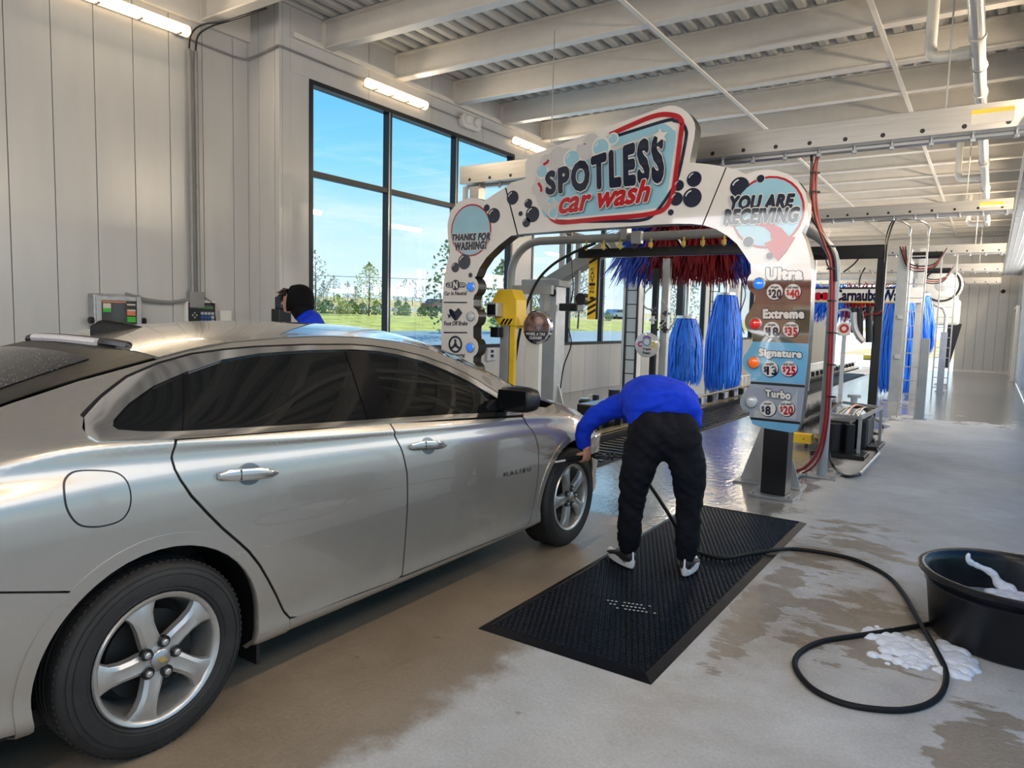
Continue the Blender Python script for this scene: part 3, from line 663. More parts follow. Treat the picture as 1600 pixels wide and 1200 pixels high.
# plan-view panels
def v9(u): return float(pchip(UK,V9,np.array([u]))[0])
us=[.20,.35,.5,.75,1.0,1.25,1.5,1.75,1.86]
R_=[(u,v9(u)-.003) for u in us]+[(1.90,.35),(1.92,0),(1.90,-.35)]+[(u,-v9(u)+.003) for u in us[::-1]]+[(.155,-.40),(.135,0),(.155,.40)]
patch('roof_panel',R_,'v',M['paint'],car,step=.035)
us=[1.88,2.0,2.2,2.4,2.52]
W_=[(u,v9(u)-.006) for u in us]+[(2.70,.45),(2.78,0),(2.70,-.45)]+[(u,-v9(u)+.006) for u in us[::-1]]+[(1.915,-.35),(1.935,0),(1.915,.35)]
patch('windscreen',W_,'v',M['tint'],car,step=.035,thick=.004)
us=[2.56,2.75,2.95,3.2,3.45]
H_=[(2.56,.70)]+[(u,float(pchip(UK,V8,np.array([u]))[0])-.01) for u in us[1:]]+[(3.66,.40),(3.70,0),(3.66,-.40)]+[(u,-float(pchip(UK,V8,np.array([u]))[0])+.01) for u in us[::-1][:-1]]+[(2.56,-.70),(2.735,-.45),(2.81,0),(2.735,.45)]
patch('hood',H_,'v',M['paint'],car,step=.035)
us=[.185,.07,-.08,-.15,-.35,-.52]
Bk=[(u,v9(u)-.008) for u in us]+[(-.66,.45),(-.70,0),(-.66,-.45)]+[(u,-v9(u)+.008) for u in us[::-1]]+[(.145,-.40),(.120,0),(.145,.40)]
bl=patch('rear_window',Bk,'v',M['dusty'],car,step=.035,thick=.004)
us=[.02,-.1,-.3,-.48]
Bi=[(u,v9(u)-.15) for u in us]+[(-.60,.35),(-.62,0),(-.60,-.35)]+[(u,-v9(u)+.15) for u in us[::-1]]
dropm=pm('dark_glass_with_drops',(.004,.004,.005),.12,spec=.15); t_=dropm.node_tree; vo=N(t_,'ShaderNodeTexVoronoi'); vo.inputs['Scale'].default_value=70; tc_=N(t_,'ShaderNodeTexCoord'); t_.links.new(tc_.outputs['Object'],vo.inputs[0]); rr_=N(t_,'ShaderNodeValToRGB'); t_.links.new(vo.outputs[0],rr_.inputs[0]); rr_.color_ramp.elements[0].color=(.25,.26,.28,1); rr_.color_ramp.elements[0].position=.10; rr_.color_ramp.elements[1].color=(.006,.006,.008,1); rr_.color_ramp.elements[1].position=.24; t_.links.new(rr_.outputs[0],t_.nodes['Principled BSDF'].inputs['Base Color'])
patch('clear_glass_area',Bi,'v',dropm,bl,step=.035,thick=.003,off=.004,label='water-beaded dark glass')
us=[-.56,-.72,-.85,-1.05]
T_=[(u,v9(u)-.003) for u in us]+[(-1.10,.30),(-1.12,0),(-1.10,-.3)]+[(u,-v9(u)+.003) for u in us[::-1]]+[(-.675,-.45),(-.715,0),(-.675,.45)]
patch('boot_lid',T_,'v',M['paint'],car,step=.06)
# window glass, pillars and bright surround
SUR=[(-.186,1.100),(-.184,1.124),(-.160,1.148)]+ctop[1:]+[(2.25,.934),(2.137,.943),(1.6,.978),(1.12,1.006),(.6,1.037),(.08,1.064),(-.1,1.078),(-.162,1.083)]
belt_in=[(-.092,1.108),(-.02,1.096),(.09,1.085),(.5,1.060),(1.12,1.026),(1.6,.998),(2.12,.960)]
HOLE=[cin[0]]+cin[1:]+belt_in[::-1]
ring_o=spline([(p[0],p[1],0) for p in SUR],1,True)
# surround as a ring polygon (outer path, then back along the inner path)
up_o=[(-.186,1.112),(-.160,1.148)]+ctop[1:]; 
RG=[(-.186,1.100)]+up_o+[(2.25,.934),(2.19,.960)]+cin[::-1]+[(-.100,1.118)]
patch('window_surround',RG,'z',M['chrome'],car,off=.004,step=.02,thick=.008,both=True,label='polished bright window surround')
RB=[(-.186,1.100),(-.100,1.118),(-.092,1.108)]+belt_in[1:]+[(2.19,.960),(2.25,.934),(2.137,.941),(1.6,.976),(1.12,1.004),(.6,1.035),(.08,1.062),(-.1,1.077),(-.162,1.083)]
patch('belt_moulding',RB,'z',M['chrome'],car,off=.005,step=.02,thick=.008,both=True,label='polished bright strip below the side windows')
QG=[(-.098,1.116),(-.085,1.135),(-.006,1.177),(.113,1.227),(.250,1.268),(.175,1.16),(.115,1.083),(-.02,1.096),(-.092,1.108)]
RGL=[(.262,1.270),(.42,1.308),(.6,1.328),(.85,1.336),(1.075,1.335),(1.045,1.22),(.99,1.034),(.5,1.060),(.128,1.082),(.19,1.16)]
FGL=[(1.225,1.326),(1.28,1.323),(1.41,1.303),(1.60,1.262),(1.757,1.206),(1.90,1.145),(2.0,1.088),(2.10,1.026),(2.13,.964),(2.0,.972),(1.6,.998),(1.175,1.024),(1.195,1.16)]
patch('quarter_window',QG,'z',M['tintd'],car,off=-.006,step=.02,thick=.003,both=True)
patch('rear_door_window',RGL,'z',M['tintd'],car,off=-.006,step=.02,thick=.003,both=True)
patch('front_door_window',FGL,'z',M['tint'],car,off=-.006,step=.02,thick=.003,both=True)
patch('pillar_trim',[(1.075,1.333),(1.222,1.326),(1.192,1.16),(1.172,1.026),(.993,1.036),(1.047,1.22)],'z',M['gloss'],car,off=-.003,both=True)
patch('pillar_trim',[(.248,1.268),(.264,1.268),(.193,1.16),(.130,1.083),(.113,1.084),(.175,1.16)],'z',M['gloss'],car,off=-.002,both=True)
def offs(P,d):
    out=[]
    for i,p in enumerate(P):
        a=P[max(i-1,0)];b_=P[min(i+1,len(P)-1)];t=Vector((b_[0]-a[0],b_[1]-a[1])).normalized(); out.append((p[0]-t.y*d,p[1]+t.x*d))
    return out
edge=[(-.160,1.150)]+ctop[1:-1]
patch('window_seal',offs(edge,.0075)+edge[::-1],'z',M['black'],car,off=.003,step=.015,thick=.004,both=True)
# dark inner shell behind the gaps (with wheel openings)
mb=MB(); nu,nw=120,36
for s in (1,-1):
    V=[];ok=[]
    for i in range(nu+1):
        u=UK[0]+.04+(UK[-1]-UK[0]-.08)*i/nu
        for j in range(nw+1):
            w=7.1*j/nw; V.append(surf(u,w,s)-nrm(u,w,s)*.016); z=BP(u,w)[1]
            ok.append(math.hypot(u,z-HZ)>WR+.01 and math.hypot(u-FA,z-HZ)>WR+.01)
    Fs=[]
    for i in range(nu):
        for j in range(nw):
            q=(i*(nw+1)+j,i*(nw+1)+j+1,(i+1)*(nw+1)+j+1,(i+1)*(nw+1)+j)
            if all(ok[k] for k in q): Fs.append(q)
    mb.add(V,Fs)
mb.build('inner_shell',M['plas'],car,fix=False)
for cu in (0,FA):
    lo,hi=(-.20,196) if cu==0 else (12,186)
    lo=-8 if cu==0 else 14
    A=[(cu+(WR+.002)*math.cos(math.radians(q)),HZ+(WR+.002)*math.sin(math.radians(q))) for q in range(lo,hi+1,4)]
    B2=[(cu+(WR+.046)*math.cos(math.radians(q)),HZ+(WR+.046)*math.sin(math.radians(q))) for q in range(lo,hi+1,4)]
    patch('arch_flare',A+B2[::-1],'z',M['paint'],car,off=.0045,thick=.006,both=True)
# arch lips, wheel wells
for cu in (0,FA):
    for s in (1,-1):
        mb=MB(); A=arc(cu,HZ,WR,-18,198,40); V=[]
        for (u,z) in A:
            p=surf(u,w_of_z(u,z),s); V+=[p,p-Vector((s*.035,0,0))+Vector((0,(u-cu)*.02,(z-HZ)*.02)),Vector((CX+s*.60,CY+u+(u-cu)*.02,z+(z-HZ)*.02))]
        k=len(A); mb.add(V,[(3*i,3*i+1,3*i+4,3*i+3) for i in range(k-1)]); mb.build('arch_lip',M['paint'],car,fix=False,smooth=True)
        mb=MB(); mb.add(V,[(3*i+1,3*i+2,3*i+5,3*i+4) for i in range(k-1)]); V2=[Vector((CX+s*.60,CY+u+(u-cu)*.02,z+(z-HZ)*.02)) for u,z in A]; mb.add(V2+[Vector((CX+s*.60,CY+cu,HZ))],[(i,i+1,k) for i in range(k-1)])
        mb.build('wheel_well',M['plas'],car,fix=False)
# floor pan, nose, tail
MB().box(CX-.74,CX+.74,CY-1.05,CY+3.15,.18,.24).build('underbody',M['plas'],car)
def endcap(u):
    mb=MB(); V=[surf(u,12*j/30,1) for j in range(31)]+[surf(u,12*j/30,-1) for j in range(30,-1,-1)]
    mb.add(V,[tuple(range(len(V)))]); return mb
endcap(UK[0]+.01).build('tail_panel',M['paint'],car); endcap(UK[-1]-.01).build('grille',M['plas'],car)
patch('headlamp',[(3.30,.70),(3.47,.66),(3.66,.62),(3.70,.67),(3.5,.745),(3.36,.765)],'z',M['chrome'],car,off=.003,both=True)
patch('tail_lamp',[(-1.08,.84),(-.86,.83),(-.74,.90),(-.80,.98),(-1.05,.98)],'z',M['lensr'],car,off=.004,both=True)
# interior
MB().box(CX-.66,CX+.66,CY-.1,CY+.05,.55,1.02).box(CX-.62,CX+.62,CY+.02,CY+.55,.42,.55).build('rear_seat',M['uphol'],car,bevel=.04)
for s in (-1,1):
    MB().box(CX+s*.36-.25,CX+s*.36+.25,CY+.98,CY+1.12,.55,1.08).box(CX+s*.36-.24,CX+s*.36+.24,CY+1.05,CY+1.55,.40,.55).box(CX+s*.36-.13,CX+s*.36+.13,CY+.96,CY+1.05,1.10,1.26).build('front_seat',M['uphol'],car,bevel=.04)
MB().box(CX-.70,CX+.70,CY+2.0,CY+2.45,.60,.93).build('dashboard',M['uphol'],car,bevel=.05)
MB().tube([(CX-.36+.18*math.cos(a),CY+1.86-.06*math.sin(a),.90+.17*math.sin(a)) for a in [k*PI/12 for k in range(24)]],.014,6,True).build('steering_wheel',M['uphol'],car,smooth=True)
# brake light strip on the roof edge
a=Vector((CX-.33,CY+.165,1.362)); 
bs_=MB().tube(spline([(CX-.37,CY+.15,1.355),(CX-.25,CY+.155,1.364),(CX,CY+.14,1.369),(CX+.28,CY+.155,1.364),(CX+.40,CY+.19,1.352)],6),[.010]+[.021]*23+[.008],8).build('high_brake_light',M['black'],car,smooth=True)
MB().tube(spline([(CX-.28,CY+.135,1.366),(CX,CY+.122,1.371),(CX+.26,CY+.135,1.366)],6),.0165,8).build('lens',pm('ribbed_lens',(.55,.50,.50),.15,var=.1,scale=80,coat=1),bs_,smooth=True)
# shark-fin aerial
V=[];Fs=[]; nn=14
for i in range(nn+1):
    t=i/nn; u=.235+.235*t; h=[.0,.052,.060,.060,.057,.053,.048,.043,.037,.031,.025,.019,.012,.006,.0][i]; zb=BP(u,11.9)[1]-.006
    if i==0: h=.047
    wd=.030*math.sin(PI*min(1,.25+.7*(1-t)))+.002
    for k in range(7):
        a=PI*k/6; V.append((CX+wd*math.cos(a)*(1-.0),CY+u,zb+h*math.sin(a)**.8 if k not in(0,6) else zb))
Fs=[(i*7+k,i*7+k+1,(i+1)*7+k+1,(i+1)*7+k) for i in range(nn) for k in range(6)]+[tuple(range(7))]
MB().add(V,Fs).build('roof_aerial',M['rubber'],car,smooth=True)
# fuel flap: shallow disc with a dark groove round it
fo=spline([(-.268,.99,0),(-.235,1.004,0),(-.166,.995,0),(-.122,.980,0),(-.100,.945,0),(-.100,.885,0),(-.122,.845,0),(-.160,.832,0),(-.215,.835,0),(-.258,.855,0),(-.283,.905,0),(-.282,.96,0)],5,True)
fo2=[(p.x,p.y) for p in fo]; cxu,czu=-.19,.918
patch('fuel_flap_seal',[(cxu+(a-cxu)*1.035,czu+(b_-czu)*1.035) for a,b_ in fo2],'z',M['black'],car,off=.0006,thick=.001,sub=False)
patch('fuel_flap',[(cxu+(a-cxu)*.975,czu+(b_-czu)*.975) for a,b_ in fo2],'z',M['paint'],car,off=.0018,thick=.003,sub=False)
# door handles
def handle(u0,u1,z0,z1):
    um=(u0+u1)/2+.01; zm=(z0+z1)/2
    cup=[(um+.052*math.cos(k*PI/10),zm+.040*math.sin(k*PI/10)) for k in range(20)]
    hh=patch('handle_recess',cup,'z',pm('handle_recess_grey',(.12,.13,.14),.3,.5,coat=.5),car,off=.001,thick=.002,sub=False)
    pts=[]
    for k in range(9):
        t=k/8; u=u0+(u1-u0)*t; z=z0+(z1-z0)*t; p=surf(u,w_of_z(u,z)); n=nrm(u,w_of_z(u,z)); pts.append(p+n*(.012+.024*math.sin(PI*t)**.6))
    mb=MB(); n=10; V=[]; rr=[.012,.020,.022,.0225,.0225,.022,.020,.016,.007]
    for k,p in enumerate(pts):
        for j in range(n):
            a=2*PI*j/n; V.append(p+Vector((math.cos(a)*.009,0,math.sin(a)*rr[k])))
    mb.add(V,[(k*n+j,k*n+(j+1)%n,(k+1)*n+(j+1)%n,(k+1)*n+j) for k in range(8) for j in range(n)]+[tuple(range(n)),tuple(8*n+j for j in range(n))])
    h=mb.build('door_handle',pm('handle_silver',(.50,.49,.47),.2,.8,coat=1),car,smooth=True)
    p=pts[2]; MB().box(p.x-.012,p.x+.0105,p.y+.008,p.y+.011,p.z-.019,p.z+.019).build('seam',M['black'],h)
handle(.208,.452,.918,.893); handle(1.215,1.462,.888,.862)
# lettering on the front door, bow-tie badge on the hubs
A=[surf(u,w_of_z(u,z))+Vector((.003,0,0)) for u,z in ((1.995,.612),(2.285,.598),(2.285,.622),(1.995,.637))]
text('badge_lettering','MALIBU',A,M['chrome'],car,off=.02,out=Vector((0,0,0)),spacing=1.5)
# mirror
mp1=surf(2.06,w_of_z(2.06,1.00))
mb=MB(); V=[];n=12
pr=[(.0,.05,.03),(.03,.075,.045),(.10,.085,.060),(.17,.080,.066),(.215,.065,.06),(.235,.035,.035)]
for (dx,hz,hy) in pr:
    for k in range(n):
        a=2*PI*k/n; c,s_=math.cos(a),math.sin(a); f=lambda q:abs(q)**.6*(1 if q>0 else -1)
        V.append((mp1.x-.01+dx,mp1.y+.03+dx*.10+f(c)*hy,mp1.z+.045+f(s_)*hz*.92))
mb.add(V,[(i*n+k,i*n+(k+1)%n,(i+1)*n+(k+1)%n,(i+1)*n+k) for i in range(5) for k in range(n)]+[tuple(range(n)),tuple(5*n+k for k in range(n))])
for s in (1,-1):
    m2=MB(); m2.v=[(CX+s*(v[0]-CX),v[1],v[2]) for v in mb.v]; m2.f=list(mb.f)
    mo=m2.build('wing_mirror',M['plas'],car,smooth=True)
    MB().box(CX+s*(mp1.x-CX+.02),CX+s*(mp1.x-CX+.20),mp1.y-.037,mp1.y-.030,mp1.z-.015,mp1.z+.10).build('mirror_glass',M['tint'],mo)
    MB().prism([(2.02,1.04),(2.15,.965),(2.00,.965),(1.93,1.00)],lambda a,b_,d:(CX+s*(mp1.x-CX-.02+d),CY+a,b_),0,.03).build('mirror_foot',M['plas'],car)
# wheels
def wheel(u,s,yr):
    X=CX+s*.90; c=(0,CY+u,HZ); c=(X,CY+u,HZ)
    f=lambda pts:[(r,-s*d) for r,d in pts]
    # profile (radius, inward depth from the outer face)
    ty=MB().lathe(f([(.222,.012),(.230,.002),(.236,-.002),(.240,-.001),(.244,-.006),(.262,-.008),(.282,-.006),(.2825,-.0035),(.287,-.003),(.2875,-.006),(.300,-.002),(.3005,.0015),(.306,.002),(.3065,.000),(.316,.008),(.325,.024),(.3275,.045),(.3275,.17),(.322,.20),(.30,.215),(.23,.21),(.222,.20)]),c,0,56,closed=False).build('tyre',M['tyre'],car,smooth=True)
    tb=MB()
    for k in range(84):
        a=2*PI*k/84
        for (d0,d1,tw) in ((.022,.062,.4),(.156,.192,-.4)):
            P=[]
            for rr in (.3250,.3290):
                for (dd,aa) in ((d0,a),(d1,a+.02),(d1,a+.058),(d0,a+.038)): P.append((X-s*dd,c[1]+rr*math.cos(aa),HZ+rr*math.sin(aa)))
            tb.add(P,[(0,1,2,3),(4,5,6,7),(0,1,5,4),(1,2,6,5),(2,3,7,6),(3,0,4,7)])
    for d in (.085,.11,.135): tb.lathe([(.3265,-s*(d-.006)),(.3290,-s*(d-.005)),(.3290,-s*(d+.005)),(.3265,-s*(d+.006))],c,0,56)
    tb.build('tread_blocks',M['tyre'],ty,kind='stuff')
    rim=MB().lathe(f([(.224,.004),(.219,-.003),(.210,.000),(.204,.008),(.200,.020),(.196,.045),(.186,.09),(.180,.16),(.19,.19)]),c,0,56).build('rim',M['rim'],car,smooth=True)
    MB().lathe(f([(.0,.075),(.150,.075),(.152,.085),(.150,.097),(0,.097)]),c,0,40).build('brake_disc',M['brake'],car,smooth=True)
    MB().lathe(f([(.0,.165),(.19,.16)]),c,0,24).build('inner_shield',M['plas'],car)
    MB().box(X-s*.11-.03,X-s*.11+.045,c[1]+.08,c[1]+.15,HZ-.06,HZ+.06).build('brake_caliper',M['brake'],car,bevel=.01)
    # spokes: lofted blades flowing into the rim, slightly swept
    for k in range(5):
        a0=math.radians(112+72*k); V=[]
        st=[(.030,.034,.012,.030,0),(.060,.037,.008,.034,.00),(.095,.034,.004,.036,.015),(.130,.033,.001,.036,.035),(.165,.038,.000,.034,.055),(.188,.050,.002,.030,.07),(.203,.064,.006,.022,.075)]
        m=8
        for (r,hw,d,th,sw) in st:
            a=a0-s*sw*(1.0)
            er=Vector((0,math.cos(a),math.sin(a))); et=Vector((0,-math.sin(a),math.cos(a)))
            if s<0: pass
            sec=[(-1,.9),(-.92,.25),(-.55,.0),(0,.10),(.55,0),(.92,.25),(1,.9),(0,1)]
            for (q,dd) in sec: V.append(Vector(c)+er*r+et*(hw*q)+Vector((-s*(d+th*dd),0,0)))
        n=len(st); MB().add(V,[(i*m+j,i*m+(j+1)%m,(i+1)*m+(j+1)%m,(i+1)*m+j) for i in range(n-1) for j in range(m)]+[tuple(range(m)),tuple((n-1)*m+j for j in range(m))]).build('spoke',M['rim'],rim,smooth=True)
        al=a0+math.radians(36); p=Vector(c)+Vector((0,math.cos(al),math.sin(al)))*.056
        MB().lathe([(.0185,s*.002),(.0205,s*.0035),(.0205,-s*.012),(.0,-s*.001),(.0185,s*.002)],(p.x-s*.004,p.y,p.z),0,16).build('lug_recess',M['black'],rim)
        MB().cyl((p.x-s*.004,p.y,p.z),(p.x+s*.006,p.y,p.z),.0115,6).sphere((p.x+s*.004,p.y,p.z),.010,8,6,(.5,1,1)).build('lug_nut',M['rim'],rim,smooth=True)
    MB().lathe(f([(.062,.035),(.058,.016),(.040,.010),(0,.010)]),c,0,32).build('hub',M['rim'],rim,smooth=True)
    cap=MB().lathe(f([(.034,.012),(.033,.0),(.028,-.005),(0,-.008)]),c,0,28).build('centre_cap',pm('cap_grey',(.36,.36,.37),.3,.7),rim,smooth=True)
    bt=[(-.021,-.003),(-.0075,-.003),(-.0075,-.0085),(.0095,-.0085),(.0095,-.003),(.019,-.003),(.022,.003),(.0085,.003),(.0085,.0085),(-.0085,.0085),(-.0085,.003),(-.018,.003)]
    ca,sa=math.cos(.45),math.sin(.45)
    MB().prism([(a*ca+b_*sa,-a*sa+b_*ca) for a,b_ in bt],lambda a,b_,d:(X+s*d,c[1]+s*a*-1 if s<0 else c[1]+a,HZ+b_),.0060,.0095).build('bow_tie_emblem',pm('emblem_gold',(.62,.45,.14),.3,.7),cap)
for u in (0,FA):
    for s in (1,-1): wheel(u,s,0)
MB().box(CX+.70,CX+.86,CY+.405,CY+.42,.13,.22).build('mud_guard',M['plas'],car)
# ================================================================ FIXTURES ON THE WALLS AND CEILING
def fixture(label,x,y0,y1,z,side,power=26):
    t=thing('wall_light',label,'light',(x,(y0+y1)/2,z),'long wall lights')
    xo=x+side*.05
    h=MB().box(min(x,xo),max(x,xo),y0+.03,y1-.03,z-.05,z+.06).build('housing',M['white'],t,bevel=.01)
    MB().tube([(xo+side*.02,y0,z-.005),(xo+side*.02,y0+.03,z-.005),(xo+side*.02,y1-.03,z-.005),(xo+side*.02,y1,z-.005)],[.02,.062,.062,.02],14).build('lens',M['lamp'],t,smooth=True)
    MB().tube([(xo+side*.087,y0+.06,z-.01),(xo+side*.087,y1-.06,z-.01)],.012,8).build('glow_tube',M['lampc'],t)
    for k in range(4):
        y=y0+.15+(y1-y0-.3)*k/3; MB().box(xo-.002,xo+side*.0+.09 if side>0 else xo+.002,y-.012,y+.012,z-.075,z-.062).build('clip',M['steel'],t)
    l=bpy.data.lights.new('lamp_light','AREA'); l.shape='RECTANGLE'; l.size=.12; l.size_y=y1-y0; l.energy=power; l.color=(1,.80,.56)
    o=bpy.data.objects.new('lamp_light',l); COL.objects.link(o); o.location=(xo+side*.16,(y0+y1)/2,z-.03); o.rotation_euler=(0,-side*math.radians(60),0)
    return t
a=at(297,50,0,XN+.07); 
fixture('long glowing light on the near left wall, top left corner',XN,a.y-1.62,a.y,a.z,1,17)
a=at(571,130,0,XW+.07); b_=at(667,163,0,XW+.07); fixture('long glowing light above the first big window',XW,a.y,b_.y,(a.z+b_.z)/2,1,15)
a2=at(803,218,0,XW+.07); fixture('glowing light above the window, half hidden by the sign top',XW,a2.y,a2.y+1.25,a2.z,1,15)
zl_=a2.z
for y,q_ in ((14.9,'nearest'),(18.5,'second'),(22.2,'third'),(26.0,'farthest')): fixture(q_+' of the glowing wall lights further down the tunnel',XW,y,y+1.25,zl_,1,20 if y<18 else 75)
for y,q_ in ((-2.2,'rear'),(1.2,'middle'),(4.8,'front')): fixture(q_+' light on the right wall beside the photographer',XR,y,y+1.25,3.95,-1,20 if y<4 else 40)
for y,q_ in ((8.4,'first'),(12,'second'),(16,'third'),(20,'fourth'),(25,'fifth')): fixture(q_+' light on the right wall above the soffit',XR,y,y+1.25,4.2,-1,44 if y<15 else 75)
# emergency light
e=at(735,192,0,XW+.06); t=thing('emergency_light','white oval emergency light box between two wall lights','light',(XW,e.y,e.z))
MB().prism([(e.y+(.16 if k<8 or k>=24 else .16)*0+.15*(1 if math.cos(k*PI/16)>0 else -1)+.10*math.cos(k*PI/16),e.z+.11*math.sin(k*PI/16)) for k in range(32)],lambda a,b_,d:(XW+d,a,b_),0,.10).build('housing',M['white'],t,bevel=.02,smooth=True)
for s in(-1,1): MB().lathe([(.075,0),(.075,.03),(.055,.05),(0,.052)],(XW+.10,e.y+s*.11,e.z+.02),0,18).build('lamp_head',M['pvc'],t,smooth=True)
# conduits
def conduit(label,pts,r=.014,mat='conduit',clips=()):
    o=MB().tube(pts,r,8).build('conduit',M[mat],smooth=True); tag(o,label,'conduit'); 
    for c in clips: MB().box(c[0]-.02,c[0]+.02,c[1]-.02,c[1]+.02,c[2]-.03,c[2]+.03).build('clip',M['steel'],o)
    return o
zc=at(483,90,0,XW+.03).z
conduit('thin grey conduit running level along the wall lamps',[(XN+.03,4.75,a.z if False else at(300,62,0,XN+.03).z),(XN+.03,5.5,at(370,90,0,XN+.03).z),(XN+.06,5.64,at(380,93,0,XN+.03).z),(XN+.2,5.68,zc-.05),(XW+.02,5.68,zc),(XW+.04,5.74,zc),(XW+.03,7.1,zc),(XW+.03,30,zc)],.012)
p=at(305,455,0,XN+.05); 
conduit('left pipe of the pair of upright conduits on the left wall',[(XN+.05,p.y-.035,1.68),(XN+.05,p.y-.035,4.45)],.024)
conduit('right pipe of the pair of upright conduits on the left wall',[(XN+.05,p.y+.045,1.68),(XN+.05,p.y+.045,4.45)],.024)
for dy,e_ in ((-.035,.30),(.045,.22)):
    conduit('black cable looping from the upright conduit up to the ceiling, %s one'%('left' if dy<0 else 'right'),spline([(XN+.05,p.y+dy,4.43),(XN+.07,p.y+dy+.02,4.62),(XN+.15,p.y+dy+.12,4.74),(XN+.4,p.y+dy+e_,4.80),(XN+.9,p.y+dy+e_+.1,4.86)],5),.011,'black')
jb=thing('junction_box','small grey junction box at the foot of the upright conduits','box',(XN+.05,p.y,1.62))
MB().box(XN,XN+.08,p.y-.08,p.y+.10,1.53,1.72).build('box',M['conduit'],jb,bevel=.006)
MB().box(XN+.08,XN+.085,p.y-.06,p.y+.08,1.55,1.70).build('cover',M['conduit'],jb)
conduit('flexible grey conduit sagging from the junction box to the steel terminal',spline([(XN+.05,p.y-.07,1.63),(XN+.07,p.y-.3,1.585),(XN+.1,p.y-.6,1.60),(XN+.12,p.y-.85,1.655)],5),.022)
def P2(px,py,X): return at(px,py,0,X)
# stainless terminal
XT=XN+.12
A=P2(146,458,XT); B_=P2(222,460,XT)
T=thing('payment_terminal','stainless wall terminal with a dark screen and stickers behind the roof aerial','terminal',(XT,(A.y+B_.y)/2,1.35))
y0,y1,z1=A.y,B_.y,A.z; z0=z1-.42
MB().box(XN,XT,y0,y1,z0,z1).build('housing',M['steel'],T,bevel=.012)
MB().box(XT,XT+.012,y0+.02,y0+.07,z0+.02,z1-.02).box(XT,XT+.012,y1-.07,y1-.02,z0+.02,z1-.02).box(XT,XT+.012,y0+.07,y1-.07,z1-.07,z1-.02).box(XT,XT+.012,y0+.07,y1-.07,z0+.02,z0+.06).build('bezel',M['steel'],T,bevel=.003)
MB().box(XT,XT+.006,y0+.07,y1-.07,z0+.06,z1-.07).build('screen',M['screen'],T)
MB().box(XT+.006,XT+.008,y0+.09,y0+.17,z1-.19,z1-.15).build('sticker',M['green'],T); MB().box(XT+.006,XT+.008,y0+.09,y0+.17,z1-.15,z1-.10).build('sticker',M['paper'],T)
MB().box(XT+.006,XT+.008,y0+.08,y1-.18,z1-.090,z1-.075).build('status_bar',M['orange'],T)
for k,m in enumerate(('paper','paper','orange','green')): MB().box(XT+.006,XT+.008,y1-.17,y1-.08,z1-.115-.06*k,z1-.10-.06*k if k<2 else z1-.075-.05*k).build('sticker',M[m],T)
for y in (y0-.02,y1+.02): MB().cyl((XT-.02,y-.02,z0+.14),(XT-.02,y+.02,z0+.14),.035,8).cyl((XT-.06,y,z0+.14),(XT+.03,y,z0+.14),.012,8).build('side_knob',M['plas'],T)
# keypad controller
A=P2(294,472,XN+.06); B_=P2(336,474,XN+.06); T=thing('keypad_controller','black and blue keypad controller on the wall under the junction box','controller',(XN,A.y,1.4))
y0,y1,z1=A.y,B_.y,A.z; z0=z1-.30; X=XN+.06
MB().box(XN,X,y0-.03,y1+.01,z0-.02,z1+.02).build('housing',M['pvc'],T,bevel=.008); MB().box(X,X+.004,y0,y1,z0,z1).build('face_plate',M['black'],T)
MB().box(X+.004,X+.006,y0+.22*(y1-y0)+.03,y1-.06*(y1-y0),z1-.075,z1-.035).build('display',pm('lcd_green',(.06,.12,.05),.2),T)
MB().box(X+.004,X+.006,y0+.01,y0+.05,z1-.045,z1-.02).build('badge',M['red'],T)
for r in range(4):
    for c_ in range(4):
        yy=y0+.45*(y1-y0)+c_*.13*(y1-y0); zz=z1-.11-r*.045; MB().box(X+.004,X+.009,yy,yy+.10*(y1-y0),zz-.033,zz).build('key',M['dblue'] if (c_<3 and r) else M['sggrey'],T)
for k in range(4): 
    a_=k*PI/2; MB().cyl((X+.004,y0+.22*(y1-y0)+.026*math.cos(a_),z1-.15+.026*math.sin(a_)),(X+.009,y0+.22*(y1-y0)+.026*math.cos(a_),z1-.15+.026*math.sin(a_)),.012,4).build('arrow_key',M['sggrey'],T)
for k in range(3): MB().box(X+.004,X+.008,y0+.02+k*.055,y0+.06+k*.055,z0+.03,z0+.07).build('key',M['sggrey'],T)
A=P2(344,485,XN+.04); B_=P2(361,484,XN+.04); T=tag(MB().box(XN,XN+.05,A.y,B_.y,A.z-.22,A.z).build('wall_box',M['pvc'],bevel=.005),'pale grey blank box on the wall right of the keypad controller','box')
conduit('thin black wire from the junction box down to the blank wall box',spline([(XN+.05,p.y+.1,1.66),(XN+.07,p.y+.2,1.60),(XN+.06,p.y+.24,1.50),(XN+.06,p.y+.26,1.35)],4),.005,'black')
# dark stand by the pilaster behind the person
A=at(444,490,0,-5.6)
T=thing('terminal_stand','dark upright terminal stand in front of the person with the hood','stand',(-6.2,5.0,0))
px_=at(437,497,1,5.0); MB().box(px_.x-.01,px_.x+.09,4.95,5.05,0,1.40).build('post',M['black'],T,bevel=.005)
MB().box(px_.x-.015,px_.x+.12,4.90,5.06,1.40,1.54).build('box',M['black'],T,bevel=.01); MB().box(px_.x+.005,px_.x+.11,4.93,5.04,1.54,1.67).build('screen_head',pm('dark_navy_plastic',(.01,.02,.035),.3),T,bevel=.01)
